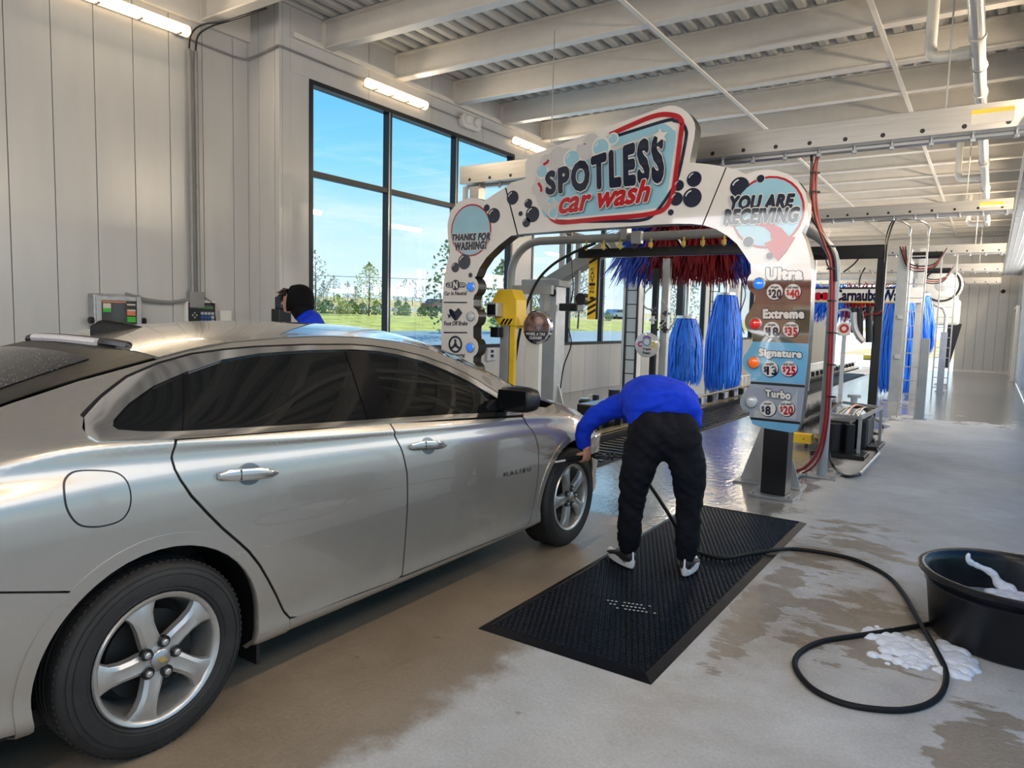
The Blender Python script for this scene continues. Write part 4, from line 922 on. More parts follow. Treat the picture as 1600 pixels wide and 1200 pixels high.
# PVC pipe under the ceiling
T=thing('ceiling_pipe','shiny white plastic pipe running along under the ceiling on the right','pipe',(-.31,10,4.2))
MB().tube([(-.31,-2.9,4.2),(-.31,22,4.2)],.062,16).build('pipe',M['pvc'],T,smooth=True)
for y in (5.5,8.0,9.9,12,14,16.5,19,21): MB().lathe([(.062,-.045),(.074,-.045),(.074,.045),(.062,.045)],(-.31,y,4.2),1,16).build('coupling',M['pvc'],T,smooth=True)
for y in (6.3,8.9,11.3,13.8,16.4,19,21.3): MB().tube([(-.31+.072*math.cos(k*PI/8),y,4.2+.072*math.sin(k*PI/8)) for k in range(16)],.006,5,True).bar((-.31,y,4.27),(-.31,y,4.83),.01).build('hanger',M['steel'],T)
for y in (8.45,15.3,21.9):
    MB().tube(spline([(-.31,y,4.2),(-.45,y,4.2),(-.62,y,4.2),(-.70,y,4.23),(-.72,y,4.33),(-.72,y,4.5),(-.72,y,ZT)],5),.055,12).build('branch_pipe',M['pvc'],T,smooth=True)
    MB().tube([(-.38,y,4.2),(-.48,y,4.2)],.066,12).build('coupling',M['pvc'],T,smooth=True)
# aluminium girders across the tunnel
def girder(label,Y,z0,z1,x0,x1=.125,n=None,sticker=None):
    t=thing('cross_girder',label,'girder',((x0+x1)/2,Y,z0))
    MB().box(x0,x1,Y-.006,Y+.006,z0,z1).box(x0,x1,Y,Y+.12,z1-.012,z1).box(x0,x1,Y,Y+.12,z0,z0+.012).build('channel',M['alum'],t,bevel=.003)
    MB().box(x0,x1,Y+.14,Y+.15,z0-.03,z1-.05).box(x0,x1,Y+.15,Y+.24,z0-.03,z0-.018).build('rear_channel',M['alum'],t,bevel=.003)
    n=n or int((x1-x0)/.30)
    for x in (x0+1.3,x1-.6): MB().cyl((x,Y+.06,z1-.02),(x,Y+.06,4.83),.007,6).build('hanger_rod',M['steel'],t)
    for k in range(n):
        x=x0+.16+(x1-x0-.3)*k/(n-1)
        MB().cyl((x,Y-.008,z0+.045),(x,Y-.0065,z0+.045),.020,12).build('bolt_hole',M['black'],t)
        MB().cyl((x+.06,Y+.13,z0-.055),(x+.06,Y+.13,z0+.02),.014,8).cyl((x+.06,Y+.13,z0-.06),(x+.06,Y+.13,z0-.035),.024,6).build('bolt',M['steel'],t)
    if sticker:
        MB().box(sticker,sticker+.30,Y-.0085,Y-.0065,z0+.05,z1-.05).build('sticker',M['paper'],t); MB().box(sticker,sticker+.30,Y-.0095,Y-.0085,z1-.085,z1-.05).build('sticker_band',M['yellow'],t)
    return t
girder('long aluminium cross girder with a yellow sticker, passing behind the arch sign',7.3,3.18,3.40,-5.75,sticker=-.28)
girder('second aluminium cross girder, above the black frame',13.0,3.30,3.47,-5.9,sticker=-.3)
girder('third aluminium cross girder down the tunnel',19.8,3.30,3.50,-6)
girder('fourth aluminium cross girder down the tunnel',25.5,3.28,3.5,-6)
girder('farthest aluminium cross girder before the exit',29.2,3.12,3.32,-6)
T=thing('girder_post','steel post holding the left end of the first cross girder','post',(-5.6,7.4,0))
MB().box(-5.62,-5.48,7.34,7.48,0,3.15).build('post',M['alum'],T,bevel=.004); MB().box(-5.72,-5.38,7.30,7.5,0,.012).build('base_plate',M['steel'],T); MB().box(-5.70,-5.66,7.30,7.36,2.2,3.15).build('side_bracket',M['pvc'],T)
# security camera
T=thing('security_camera','small white dome camera high on the end wall','camera',(.3,YE,3.0)); MB().box(.12,.28,YE-.14,YE-.05,2.92,3.0).build('mount',M['white'],T,bevel=.01); MB().sphere((.2,YE-.16,2.9),.07,12,8).build('dome',M['black'],T,smooth=True)
# wall outlet
A=at(766,552,0,XW+.02); T=thing('wall_outlet','double grey outlet box on the wall right of the sign leg','outlet',(XW,A.y,A.z))
MB().box(XW,XW+.05,A.y-.12,A.y+.14,A.z-.13,A.z+.10).build('box',M['lgrey'],T,bevel=.006)
for z in (-.05,.03): MB().box(XW+.05,XW+.058,A.y-.02,A.y+.05,A.z+z-.02,A.z+z+.03).build('socket',M['black'],T)
# ================================================================ THE ARCH SIGN (front face on the plane y = 6.40)
YS=6.40
def S(px,py): p=at(px,py,1,YS); return (p.x,p.z)
def S3(px,py,l=0): p=at(px,py,1,YS); return Vector((p.x,YS-.003*l,p.z))
arch=thing('arch_sign','white bubble-shaped arch sign reading SPOTLESS car wash, over the lane in front of the brushes','sign',(-3.3,YS+.1,0))
def bump(cx,cy,rx,ry,a0,a1,n=10): return [(cx+rx*math.cos(math.radians(a0+(a1-a0)*k/n)),cy-ry*math.sin(math.radians(a0+(a1-a0)*k/n))) for k in range(n+1)]
XB=[S(740,560)[0],S(690,560)[0]]
# outline, clockwise from the lower left, in measured points
O1=[(690,560),(690,520),(691.5,470),(694,440),(698,415),(703,394),(700,372),(699.5,350),(704,330),(716,316),(732,309.5),(748,310),(757,314),(775,302),(789,293)]
LEGL=O1+[(808,367),(798.7,368.5),(780,383),(760,402.5),(749,419),(744,432)]+bump(738,447.5,9.5,14.5,70,-70)+[(739.5,468),(739.5,478)]+bump(738,495,9.5,14.5,75,-75)+[(739.5,512),(739.5,526)]+bump(738,542.5,9.5,14.5,75,-75)+[(739.5,560)]
def flat(pts): return [S(*p) for p in pts]
def plate(name,pts,l,mat,parent,d=.15,raw=False,**kw):
    q=pts if raw else flat(pts)
    return MB().prism(q,lambda a,b_,dd:(a,YS-.003*l+dd,b_),0,d).build(name,mat,parent,**kw)
def box2(name,pts,parent):
    """panel: white face with a black returned edge"""
    q=flat(pts) if not isinstance(pts[0],Vector) else [(p.x,p.z) for p in pts]
    body=MB().prism(q,lambda a,b_,dd:(a,YS+dd,b_),0,.15).build(name,M['black'],arch)
    MB().prism(q,lambda a,b_,dd:(a,YS-.0035+dd,b_),0,.003).build('face',M['sgwhite'],body); return body
ll=flat(LEGL); zb=.62; xa,xb=ll[0][0],ll[-1][0]
ll=ll+[(xb,1.00)]+[(xb-.01+.075*math.cos(a),.90+.10*math.sin(a)) for a in (1.2,.6,0,-.6,-1.2)]+[(xb,.80),(xb,zb+.05),(xb-.05,zb),(xa+.08,zb),(xa,zb+.08)]
left=MB().prism(ll,lambda a,b_,dd:(a,YS+dd,b_),0,.15).build('left_leg_panel',M['black'],arch,label='white left leg with bubble edge and driving instructions'); MB().prism(ll,lambda a,b_,dd:(a,YS-.0035+dd,b_),0,.003).build('face',M['sgwhite'],left)
TOP=[(791,292),(800,285),(822,279),(821,269),(821,254),(827,243),(842,238),(863.5,230),(954,196),(1000,180.5),(1037.5,167),(1046,165),(1055,165.5),(1067,170),(1076,177),(1081.5,184),(1085.5,192),(1086.5,200),(1085,214),(1077,254),(1095,255.5),(1110,257),(1134,260.8),(1097,351.6),(1080,349.8),(1060,349.6),(1023,351),(979.5,354),(929,357.5),(876,361),(821,365),(810,366.5)]
top=box2('top_panel',TOP,arch)
RIGHT=[(1136,261.2),(1152,266),(1165.6,272.5),(1182,266.5),(1201,265),(1216,267),(1232,272),(1247,283),(1258,298.5),(1262.5,316),(1262,334),(1258,350),(1253,362.5),(1259,376),(1265,398),(1268,420),(1268.5,440),(1266,500),(1262,560),(1256,620),(1250.5,662),(1246,672),(1237,676),(1190,668),(1176,662),(1172,652),(1171.5,643)]+bump(1172,627.5,15.5,17.5,235,110)[1:-1]+[(1173,600),(1173.4,585)]+bump(1176,565.5,15.5,18.5,235,110)[1:-1]+[(1176,535),(1176,522)]+bump(1179,502.5,15,18,235,110)[1:-1]+[(1179.5,470),(1180,461)]+bump(1182,442,14.5,17.5,235,112)[1:-1]+[(1173,413),(1162,396),(1151.5,381),(1136,368),(1119,358),(1099,351.8)]
right=box2('right_leg_panel',RIGHT,arch)
# support posts of the right and left leg
for x,z1,nm in ((-1.50,.75,'support_post'),(-4.98,.75,'support_post')):
    o=MB().box(x-.105,x+.105,YS+.0,YS+.20,.03,z1+.6).build(nm,M['black'],arch,bevel=.004,label='black square support post')
    MB().box(x-.19,x+.19,YS-.09,YS+.30,0,.025).build('base_plate',M['steel'],o,bevel=.003)
    for a_ in (-.15,.15): MB().cyl((x+a_,YS-.05,.025),(x+a_,YS-.05,.045),.015,6).build('anchor_bolt',M['steel'],o)
# generic decorations
def disc(px,py,r,l,mat,parent,name='bubble',ry=None,n=28):
    c=S(px,py); R=(S(px+r,py)[0]-S(px-r,py)[0])/2; RY=(S(px,py-(ry or r))[1]-S(px,py+(ry or r))[1])/2
    RY=R if ry is None else RY
    return MB().prism([(c[0]+R*math.cos(2*PI*k/n),c[1]+RY*math.sin(2*PI*k/n)) for k in range(n)],lambda a,b_,d:(a,YS-.003*l-.0035+d,b_),0,.003).build(name,mat,parent)
def ring(px,py,r,w,l,mat,parent,a0=0,a1=360,name='ring'):
    c=S(px,py); k_=(S(px+10,py)[0]-S(px-10,py)[0])/20; n=40; mb=MB(); V=[]
    for k in range(n+1):
        a=math.radians(a0+(a1-a0)*k/n)
        for rr in (r-w/2,r+w/2): V.append((c[0]+k_*rr*math.cos(a),YS-.003*l-.0035,c[1]+k_*rr*math.sin(a)))
    mb.add(V,[(2*i,2*i+1,2*i+3,2*i+2) for i in range(n)]); return mb.build(name,mat,parent,fix=False)
def stroke(pts,w,l,mat,parent,name='line',closed=False,sm=True):
    P=[Vector((*S(*p),0)) for p in pts]
    if sm: P=spline(P,7,closed)
    n=len(P); V=[]; 
    for i,p in enumerate(P):
        a=P[(i-1)%n] if closed or i>0 else p; b_=P[(i+1)%n] if closed or i<n-1 else p
        t=(b_-a).normalized(); nn=Vector((-t.y,t.x,0))*w/2
        for q in (p-nn,p+nn): V.append((q.x,YS-.003*l-.0035,q.y))
    m=n if closed else n-1
    return MB().add(V,[(2*i,2*i+1,2*((i+1)%n)+1,2*((i+1)%n)) for i in range(m)]).build(name,mat,parent,fix=False)
def fillp(pts,l,mat,parent,name='panel',sm=False):
    P=[Vector((*S(*p),0)) for p in pts]
    if sm: P=spline(P,6,True)
    return MB().prism([(p.x,p.y) for p in P],lambda a,b_,d:(a,YS-.003*l-.0035+d,b_),0,.002).build(name,mat,parent)
def bub(px,py,r,l,parent,hl=True):
    o=disc(px,py,r,l,M['sgnavy'],parent)
    if hl and r>5: ring(px,py,r*.72,r*.14,l+.6,M['sgwhite'],parent,100,165,'shine')
    return o
def T(s,bl,br,tr,tl,l,mat,parent,name='lettering',**kw):
    return text(name,s,[S3(*bl),S3(*br),S3(*tr),S3(*tl)],mat,parent,out=Vector((0,-.0035-.003*l,0)),**kw)
# --- main title board
fz=spline([Vector((x,y,0)) for x,y in [(850,337),(880,340),(940,335),(1010,327),(1032,322),(1040,312),(1045,290),(1056,215),(1052,203),(1040,194),(1028,195),(960,213),(900,234),(865,252),(852,275),(848,300)]],4,True)
fillp([(p.x,p.y) for p in fz],1,M['sgblue'],top,'blue_board')
def cr_(pts): return pts
stroke([(856,330),(862,341),(873,347),(890,347),(940,342),(1000,337),(1030,331),(1041,324),(1048,312),(1054,290),(1065,205),(1066,192),(1060,183),(1046,179.5),(1030,180),(1005,188),(953,211)],.045,2,M['sgred'],top,'red_border')
stroke([(866,345),(900,346.2),(960,345.5),(1002,344),(1022,335),(1045,305),(1060,275),(1072,218),(1072,203),(1066,193),(1055,189),(1040,189),(966,212)],.030,1.6,M['sgnavy'],top,'navy_border')
stroke([(904,231),(915,227),(926,221)],.04,2,M['sgred'],top,'red_border')
fillp([(838,300),(842,262),(855,243),(880,232),(905,233),(930,224),(945,215),(955,212),(965,222),(950,236),(930,246),(905,255),(880,268),(862,285),(858,305),(864,325),(872,338),(866,344),(852,332),(842,318)],2.4,M['sgfoam'],top,'foam_shape',sm=True)
for (x,y,r,c) in [(895,249,14,1),(940,231,15,1),(959,217,8.5,1),(848,268,10,1),(861,313,6,1),(865,333,8,1),(872,240,9,0),(925,220,10,0),(846,283,8,0),(842,295,9,0),(855,252,9,0),(910,236,9,0),(868,322,7,0)]:
    disc(x,y,r,3.0+.01*x/50,M['sgfoam'] if not c else M['sgwhite'],top,'foam_bubble')
    if c: disc(x,y,r*.78,3.6+.01*x/50,M['sgblue'],top,'foam_bubble'); ring(x,y,r*.55,r*.12,4.3,M['sgwhite'],top,120,170,'shine')
for (a,b_,c,d,w) in [(842,286,847,300,.03),(850,258,858,250,.03)]: stroke([(a,b_),((a+c)/2+2,(b_+d)/2),(c,d)],w,3.4,M['sgred'],top,'red_border',sm=False)
fillp([(952,232),(1028,209),(1028,212),(950,240)],3.1,M['sgfoam'],top,'star_trail')
st=[];c=(1034,213)
for k in range(10):
    a=math.radians(100+36*k); r=13 if k%2==0 else 5.6; st.append((c[0]+r*math.cos(a),c[1]-r*math.sin(a)))
fillp(st,7.2,M['sgwhite'],top,'star')
TQ=[(856,303),(1037,280.5),(1036,213),(855,272)]
def up_(q,dx,dy): return [(x+dx,y+dy) for x,y in q]
T('SPOTLESS',*up_(TQ,1.8,2.2),4.6,M['sgshadow'],top,'title_shadow',off=.088,spacing=1.22)
T('SPOTLESS',*TQ,5.2,M['sgwhite'],top,'title_outline',off=.088,spacing=1.22)
T('SPOTLESS',*TQ,5.8,M['sgnavy'],top,'title',off=.062,spacing=1.22)
CQ=[(876,334),(1015,314.5),(1018,281),(877,301)]
T('car wash',*up_(CQ,1.2,1.5),6.0,M['sgshadow'],top,'subtitle_shadow',off=.065,shear=.25)
T('car wash',*CQ,6.5,M['sgwhite'],top,'subtitle_outline',off=.065,shear=.25)
T('car wash',*CQ,7.0,M['sgred'],top,'subtitle',off=.036,shear=.25)
for (x,y,r) in [(801.5,309,9),(826,318,6),(832.5,335,10.5),(823,348,6),(814,334,3.2)]: bub(x,y,r,1.5,top)
for (x,y,r) in [(1085,280,11.5),(1061,290,8),(1057,311,10),(1082,309,14.5),(1048.5,332,4.5)]: bub(x,y,r,1.5,top)
# --- left leg
disc(736,360,31.5,1,M['sgred'],left,'round_badge',ry=41); disc(736,360,29.5,1.6,M['sgblue'],left,'round_badge',ry=38.5)
bub(772,337,9.5,1.2,left);bub(761,325,4.5,1.2,left)
for (x,y,r) in [(726,409,9.5),(712,418,6),(735.5,430,3)]: bub(x,y,r,1.4,left)
def T2(s,q,l,mat,parent,o1=.10,o2=.05,shear=.2,outline=None,**kw):
    T(s,*q,l,outline or M['sgwhite'],parent,'lettering_outline',off=o1,shear=shear,**kw); T(s,*q,l+.6,mat,parent,off=o2,shear=shear,**kw)
T2('THANKS FOR',[(707.5,375.5),(766,375),(766.5,364),(707.5,367)],2.4,M['sgnavy'],left,o1=.16,o2=.085,spacing=1.15)
T2('WASHING!',[(713,391),(761,388.5),(761,377),(712,380)],2.6,M['sgnavy'],left,o1=.16,o2=.085,spacing=1.15)
pill=bump(724,445.3,4,4.2,90,-90)+bump(701,445.3,4,4.2,270,90)
fillp([(x,y) for x,y in pill],1.2,M['sgnavy'],left,'gear_pill'); pill2=bump(724,445.3,3,3.2,90,-90)+bump(701,445.3,3,3.2,270,90); fillp(pill2,1.8,M['sgwhite'],left,'gear_pill')
disc(712.5,445.3,6.3,2.2,M['sgnavy'],left,'gear_disc',ry=8.2)
T('N',(709.5,450),(715.5,450),(715.5,440.5),(709.5,440.5),2.8,M['sgwhite'],left,off=.05)
T('PR',(698.5,448),(705,448),(705,443),(698.5,443),2.4,M['sgnavy'],left,off=.03); T('D2',(719.5,448),(726,448),(726,443),(719.5,443),2.4,M['sgnavy'],left,off=.03)
T('Car In Neutral',(695,461.5),(730,461),(730,455),(695,455.5),1.4,M['sgnavy'],left,off=.02,shear=.2)
T('Foot Off Brake',(694.5,508.5),(731,508.5),(731,501.5),(694.5,502),1.4,M['sgnavy'],left,off=.02,shear=.2)
T('No Steering',(697,559),(727,559),(727,551.5),(697,552),1.4,M['sgnavy'],left,off=.02,shear=.2)
for y in (472.5,519.5): stroke([(694,y),(730.5,y+.2)],.014,1.4,M['sgnavy'],left,'divider',sm=False)
fillp([(702,484),(705,482.5),(711,487),(717,481),(723,489),(715,500),(711.5,501.5),(704,492)],1.6,M['sgnavy'],left,'shoe_icon')
stroke([(700,491),(705,496)],.012,1.7,M['sgnavy'],left,'pedal_icon',sm=False); stroke([(704,491),(701,497)],.012,1.7,M['sgnavy'],left,'pedal_icon',sm=False)
ring(712,538,9.3,2.6,1.6,M['sgnavy'],left); disc(712,539,2.6,1.6,M['sgnavy'],left,'wheel_hub_icon')
for a,b_ in ((712,530),(705,545),(719,545)): stroke([(712,539),(a,b_)],.03,1.7,M['sgnavy'],left,'wheel_spoke_icon',sm=False)
def lens(px,py,r,mat,parent):
    c=S(px,py); R=(S(px+r,py)[0]-S(px-r,py)[0])/2; Y=YS-.004
    MB().lathe([(R*1.22,Y),(R*1.18,Y-.012),(R*.98,Y-.016)],(c[0],0,c[1]),1,24).build('light_bezel',M['steel'],parent,smooth=True)
    a=MB().lathe([(R,Y-.005),(R*.96,Y-.014),(R*.7,Y-.019),(0,Y-.021)],(c[0],0,c[1]),1,24).build('indicator_light',mat,parent,smooth=True)
    MB().lathe([(R*.45,Y-.021),(R*.40,Y-.025),(0,Y-.027)],(c[0],0,c[1]),1,16).build('light_core',mat,parent,smooth=True)
lens(736.5,448,5.4,M['lensb'],left); lens(736,494.5,5.2,M['lensw'],left); lens(735.5,543,5.4,M['lensb'],left)
# --- right leg
disc(1199,332,57,1,M['sgred'],right,'round_badge'); disc(1199,332,53.5,1.5,M['sgblue'],right,'round_badge')
o=bub(1156,292,15,1.2,right); disc(1189,279.5,6.8,2.2,M['sgwhite'],right,'bubble_rim'); disc(1189,279.5,6,2.8,M['sgnavy'],right)
T2('YOU ARE',[(1143,328),(1241,323.5),(1242,304),(1143,308)],3.4,M['sgnavy'],right,o1=.12,o2=.07,shear=.25,spacing=1.08)
T2('RECEIVING',[(1132,350),(1248,346),(1250,325),(1132,329)],4.6,M['sgnavy'],right,o1=.12,o2=.07,shear=.25,spacing=1.1)
fillp([(1178,351),(1192,347.5),(1207,349),(1222,357),(1232,369),(1243,370.5),(1229,393),(1216,408),(1204,394),(1195,380),(1206,376),(1205,364),(1196,355)],3.0,M['sgred'],right,'arrow')
disc(1170,378,9.5,2.6,M['sgwhite'],right,'bubble_rim'); disc(1170,378,8.2,3.2,M['sgnavy'],right); disc(1203,400,6.2,2.6,M['sgwhite'],right,'bubble_rim'); disc(1203,400,5.4,3.4,M['sgnavy'],right)
# price bands: bands follow the leg outline
RP=flat(RIGHT)
def clip(poly,z0,z1):
    for zz,keep in ((z0,lambda z:z>=z0),(z1,lambda z:z<=z1)):
        out=[]
        for i in range(len(poly)):
            a,b_=poly[i],poly[(i+1)%len(poly)]
            if keep(a[1]): out.append(a)
            if keep(a[1])!=keep(b_[1]):
                t=(zz-a[1])/(b_[1]-a[1]); out.append((a[0]+(b_[0]-a[0])*t,zz))
        poly=out
    return poly
zz=lambda y:S(1215,y)[1]
for y0,y1,mt,nm in ((413,476,'sgdark','ultra_band'),(476,535,'sgdark2','extreme_band'),(535,598,'sgsig','signature_band'),(601.5,655,'sgtur','turbo_band'),(658.5,680,'sgsig','foot_band')):
    q=clip(RP,zz(y1),zz(y0)); MB().prism(q,lambda a,b_,d:(a,YS-.0065+d,b_),0,.003).build(nm,M[mt],right)
for y in (600,657): 
    q=clip(RP,zz(y+2.6),zz(y-1.4)); MB().prism(q,lambda a,b_,d:(a,YS-.0068+d,b_),0,.003).build('band_divider',M['black'],right)
fillp([(1222,653),(1247,608),(1244,655)],1.1,M['sggrey'],right,'diagonal_shape'); fillp([(1180,640),(1215,650),(1195,653),(1178,652)],1.1,M['sggrey'],right,'diagonal_shape')
for s,q,pr in (('Ultra',[(1199,437),(1253,436),(1254,420),(1199,420)],('20','40',456)),('Extreme',[(1193.5,497),(1256,497),(1256,484),(1193.5,484)],('18','35',515)),('Signature',[(1187,559),(1252,562.5),(1252.5,548),(1187,545)],('13','25',576)),('Turbo',[(1197,619),(1235,624),(1235.5,612),(1197,609)],('8','20',638))):
    T2(s,q,2.2,M['sgwhite'],right,o1=.14,o2=.07,shear=0,outline=M['sgnavy'],spacing=1.12)
    y=pr[2]; x1,x2={'Ultra':(1211,1239),'Extreme':(1206,1236),'Signature':(1203.5,1233),'Turbo':(1200,1229)}[s]
    for x,v,mt in ((x1,pr[0],'sgnavy'),(x2,pr[1],'sgred')):
        disc(x+.8,y+.8,13.2,2.0,M['sgnavy'],right,'price_disc_shadow'); disc(x,y,12.6,2.6,M['sgwhite'],right,'price_disc')
        T(v,(x-(3 if len(v)==1 else 4),y+9),(x+(4 if len(v)==1 else 10),y+9.4),(x+(4 if len(v)==1 else 10),y-3),(x-(3 if len(v)==1 else 4),y-3.2),3.2,M[mt],right,'price',off=.05,spacing=1.1)
        T('$',(x-9.5,y+6),(x-5,y+6),(x-5,y-3.5),(x-9.5,y-3.5),3.2,M[mt],right,'price',off=.02)
        T('single' if mt=='sgnavy' else 'club wash',(x-(6 if mt=='sgnavy' else 9),y-5.2),(x+(6 if mt=='sgnavy' else 9),y-5.0),(x+(6 if mt=='sgnavy' else 9),y-9.2),(x-(6 if mt=='sgnavy' else 9),y-9.4),3.2,M['sgnavy'],right,off=.02,shear=.2)
for x,y,mt in ((1186.5,443.5,'lensb'),(1181,506,'lensr'),(1178.5,566.5,'lenso'),(1174.5,628,'lensw')): lens(x,y,8.5,M[mt],right)
# joint lines between the panels are real gaps; steel edge on the right side
# ================================================================ WASH EQUIPMENT
def AY(px,py,Y): p=at(px,py,1,Y); return p
def post(mb,x,y,w,z0,z1,d=None): d=d or w; return mb.box(x-w/2,x+w/2,y-d/2,y+d/2,z0,z1)
# conveyor
cv=thing('conveyor','long floor conveyor with a black track and low guide rails running down the tunnel','conveyor',(-3.7,7,0))
MB().box(-3.92,-3.28,5.35,29,-.0,.012).build('track_bed',M['rubber'],cv)
mb=MB(); y=5.4
while y<29: mb.box(-3.86,-3.34,y,y+.06,.012,.024); y+=.17
mb.build('track_slats',M['black'],cv,kind='stuff')
golden=pm('worn_rail_gold',(.42,.33,.18),.3,.8,var=.2)
MB().tube([(-4.06,7.3,.27),(-4.06,28.5,.27)],.022,8).build('guide_rail',golden,cv,smooth=True,label='worn golden guide rail')
MB().box(-4.04,-3.97,7.1,28.5,.10,.135).build('guide_rail',golden,cv); MB().box(-3.965,-3.93,7.1,28.5,.0,.09).build('guide_rail',M['black'],cv)
y=7.4
while y<28.4: 
    MB().box(-4.09,-4.0,y-.04,y+.04,.0,.25).build('rail_stand',M['black'],cv,bevel=.004); y+=.62
y=15
MB().tube([(-4.9,15,.27),(-4.9,28.5,.27)],.02,6).build('guide_rail',M['pvc'],cv)
mb=MB()
while y<28.5: mb.box(-4.94,-4.86,y,y+.12,.0,.26); y+=.30
mb.build('rail_stand_row',M['pvc'],cv,kind='stuff')
# foam arch tube
def archpts(xl,xr,Y,zt,R,z0=0): return [(xl,Y,z0),(xl,Y,zt-R)]+[(xl+R-R*math.cos(a),Y,zt-R+R*math.sin(a)) for a in [k*PI/16 for k in range(1,8)]]+[(xl+R,Y,zt),(xr-R,Y,zt)]+[(xr-R+R*math.sin(a),Y,zt-R+R*math.cos(a)) for a in [k*PI/16 for k in range(1,8)]]+[(xr,Y,zt-R),(xr,Y,z0)]
fa_=thing('foam_arch','grey round-cornered tube arch with spray nozzles just behind the sign','arch',(-3.25,7.66,0))
MB().tube(archpts(-5.17,-1.33,7.66,2.47,.42),.05,12).build('arch_tube',M['gpaint'],fa_,smooth=True)
for x in (-5.17,-1.33):
    MB().box(x-.16,x+.16,7.5,7.82,0,.015).build('base_plate',M['steel'],fa_,bevel=.003)
    for dx,dy in ((-.12,-.12),(.12,-.12),(.12,.12),(-.12,.12)): MB().cyl((x+dx,7.66+dy,.015),(x+dx,7.66+dy,.035),.014,6).build('anchor_bolt',M['steel'],fa_)
for k,px in enumerate((915,942,968,990,1016,1067,1097,1130)):
    p=AY(px,388,7.60); MB().cyl((p.x,7.62,2.33),(p.x,7.62,2.44),.012,8).cyl((p.x+.01,7.58,2.34),(p.x+.01,7.58,2.39),.026,8).build('nozzle',M['brassy'] if k!=3 else M['black'],fa_)
p=AY(997,376,7.6); MB().box(p.x-.06,p.x+.06,7.54,7.61,2.38,2.52).build('sensor_box',M['lgrey'],fa_,bevel=.006)
MB().box(-4.33,-1.95,7.88,7.98,2.27,2.375).build('spray_bar',M['black'],fa_,bevel=.006)
for x in (-3.9,-3.0,-2.2): MB().bar((x,7.9,2.37),(x,7.68,2.46),.03).build('hanger',M['black'],fa_)
MB().bar((-5.17,7.66,1.87),(-4.55,7.66,1.87),.06,.11).build('side_arm',M['gpaint'],fa_)
MB().box(-3.63,-3.55,7.60,7.72,2.44,2.60).build('clamp',M['lgrey'],fa_)
conduit('black hose curving from the arch top down beside its left leg',spline([AY(930,380,7.55),AY(895,395,7.55),AY(862,415,7.55),AY(838,442,7.55),AY(820,485,7.55),AY(812,520,7.55),AY(805,565,7.55),AY(801,615,7.55),AY(799,660,7.55)],6),.018,'black')
hrn=thing('hose_bundle','bundle of red and black hoses hanging from the girder beside the sign','hoses',(-1.3,7.5,2))
for dx,m,w,pts in ((0,'redh',.016,[(1282,228),(1273,262),(1270,305),(1276,345),(1290,385),(1299,420),(1297,520),(1293,600),(1289,660),(1278,705),(1255,732),(1226,738)]),(.03,'redh',.011,[(1278,230),(1275,262),(1274,305),(1279,345),(1294,385),(1302,420),(1300,520),(1296,600),(1292,660),(1281,712),(1258,737),(1226,741)]),
  (0,'black',.014,[(1262,228),(1268,245),(1267,290),(1265,330),(1276,352),(1288,372),(1303,400),(1306,440)]),(0,'black',.010,[(1292,228),(1277,250),(1271,290),(1269,330)])):
    MB().tube(spline([AY(x,y,7.5+dx)+Vector((dx*.2,0,0)) for x,y in pts],5),w,8).build('hose',M[m],hrn,smooth=True)
for y in (270,300,385,420,470,520,570,620): p=AY(1297 if y>380 else 1272,y,7.5); MB().lathe([(.045,-.006),(.045,.006)],(p.x+.01,p.y+.01,p.z),2,10).build('cable_tie',M['black'],hrn)
conduit('black hose looping from the arch leg to the grey floor pipe on the right',spline([AY(1294,640,7.75),AY(1294,700,7.75),at(1302,728,2,.02),at(1322,744,2,.02),at(1343,741,2,.03)],6),.016,'black')
conduit('short grey pipe lying on the floor right of the foam arch',[at(1343,741,2,.03),at(1373,709,2,.03)],.022,'steel')
conduit('black hose from the grey floor pipe to the scrubber',spline([at(1373,709,2,.03),at(1366,690,2,.05),at(1352,674,2,.2)],5),.016,'black')
conduit('short grey pipe on the floor behind the black sign post',[at(1228,755,2,.02),at(1256,738,2,.02)],.02,'steel')
conduit('black hose loop right of the scrubber frame',spline([at(1348,652,2,.35),at(1366,654,2,.25),at(1380,668,2,.06),at(1374,678,2,.02),at(1358,674,2,.02)],5),.013,'black')
# steel posts with gussets, one each side
def gpost(label,x,y,zt,s,w=.20):
    t=thing('gusset_post',label,'post',(x,y,0))
    MB().box(x-w/2,x+w/2,y-w/2,y+w/2,0,zt).build('post',M['lgrey'],t,bevel=.005)
    for sx in (-1,1):
        MB().prism([(sx*w/2,.0),(sx*(w/2+.20),.0),(sx*w/2,.62)],lambda a,b_,d:(x+a,y+d,b_+.015),-.006,.006).build('gusset',M['lgrey'],t)
    MB().box(x-w/2-.23,x+w/2+.23,y-w/2-.08,y+w/2+.08,0,.015).build('base_plate',M['steel'],t)
    MB().box(x-.05,x+.04,y-w/2-.004,y-w/2,1.62,1.86).build('sticker',M['paper'],t)
    return t
g1=gpost('grey square steel post with triangular gussets right of the wheel cleaner disc',-4.98,8.4,2.05,1,.26)
MB().bar((-5.05,8.4,1.98),(-4.05,8.4,2.52),.20,.16).build('swing_arm',M['gpaint'],g1,bevel=.006); MB().box(-5.4,-4.8,8.25,8.55,1.94,2.04).build('arm_pivot',M['gpaint'],g1,bevel=.01)
MB().cyl((-4.9,8.25,1.86),(-4.9,8.55,1.86),.05,12).build('pivot_pin',M['black'],g1); MB().box(-4.62,-4.56,8.34,8.4,1.7,2.62).build('upright_strut',M['gpaint'],g1); MB().box(-5.02,-4.96,8.6,8.66,2.0,2.72).build('upright_strut',M['lgrey'],g1)
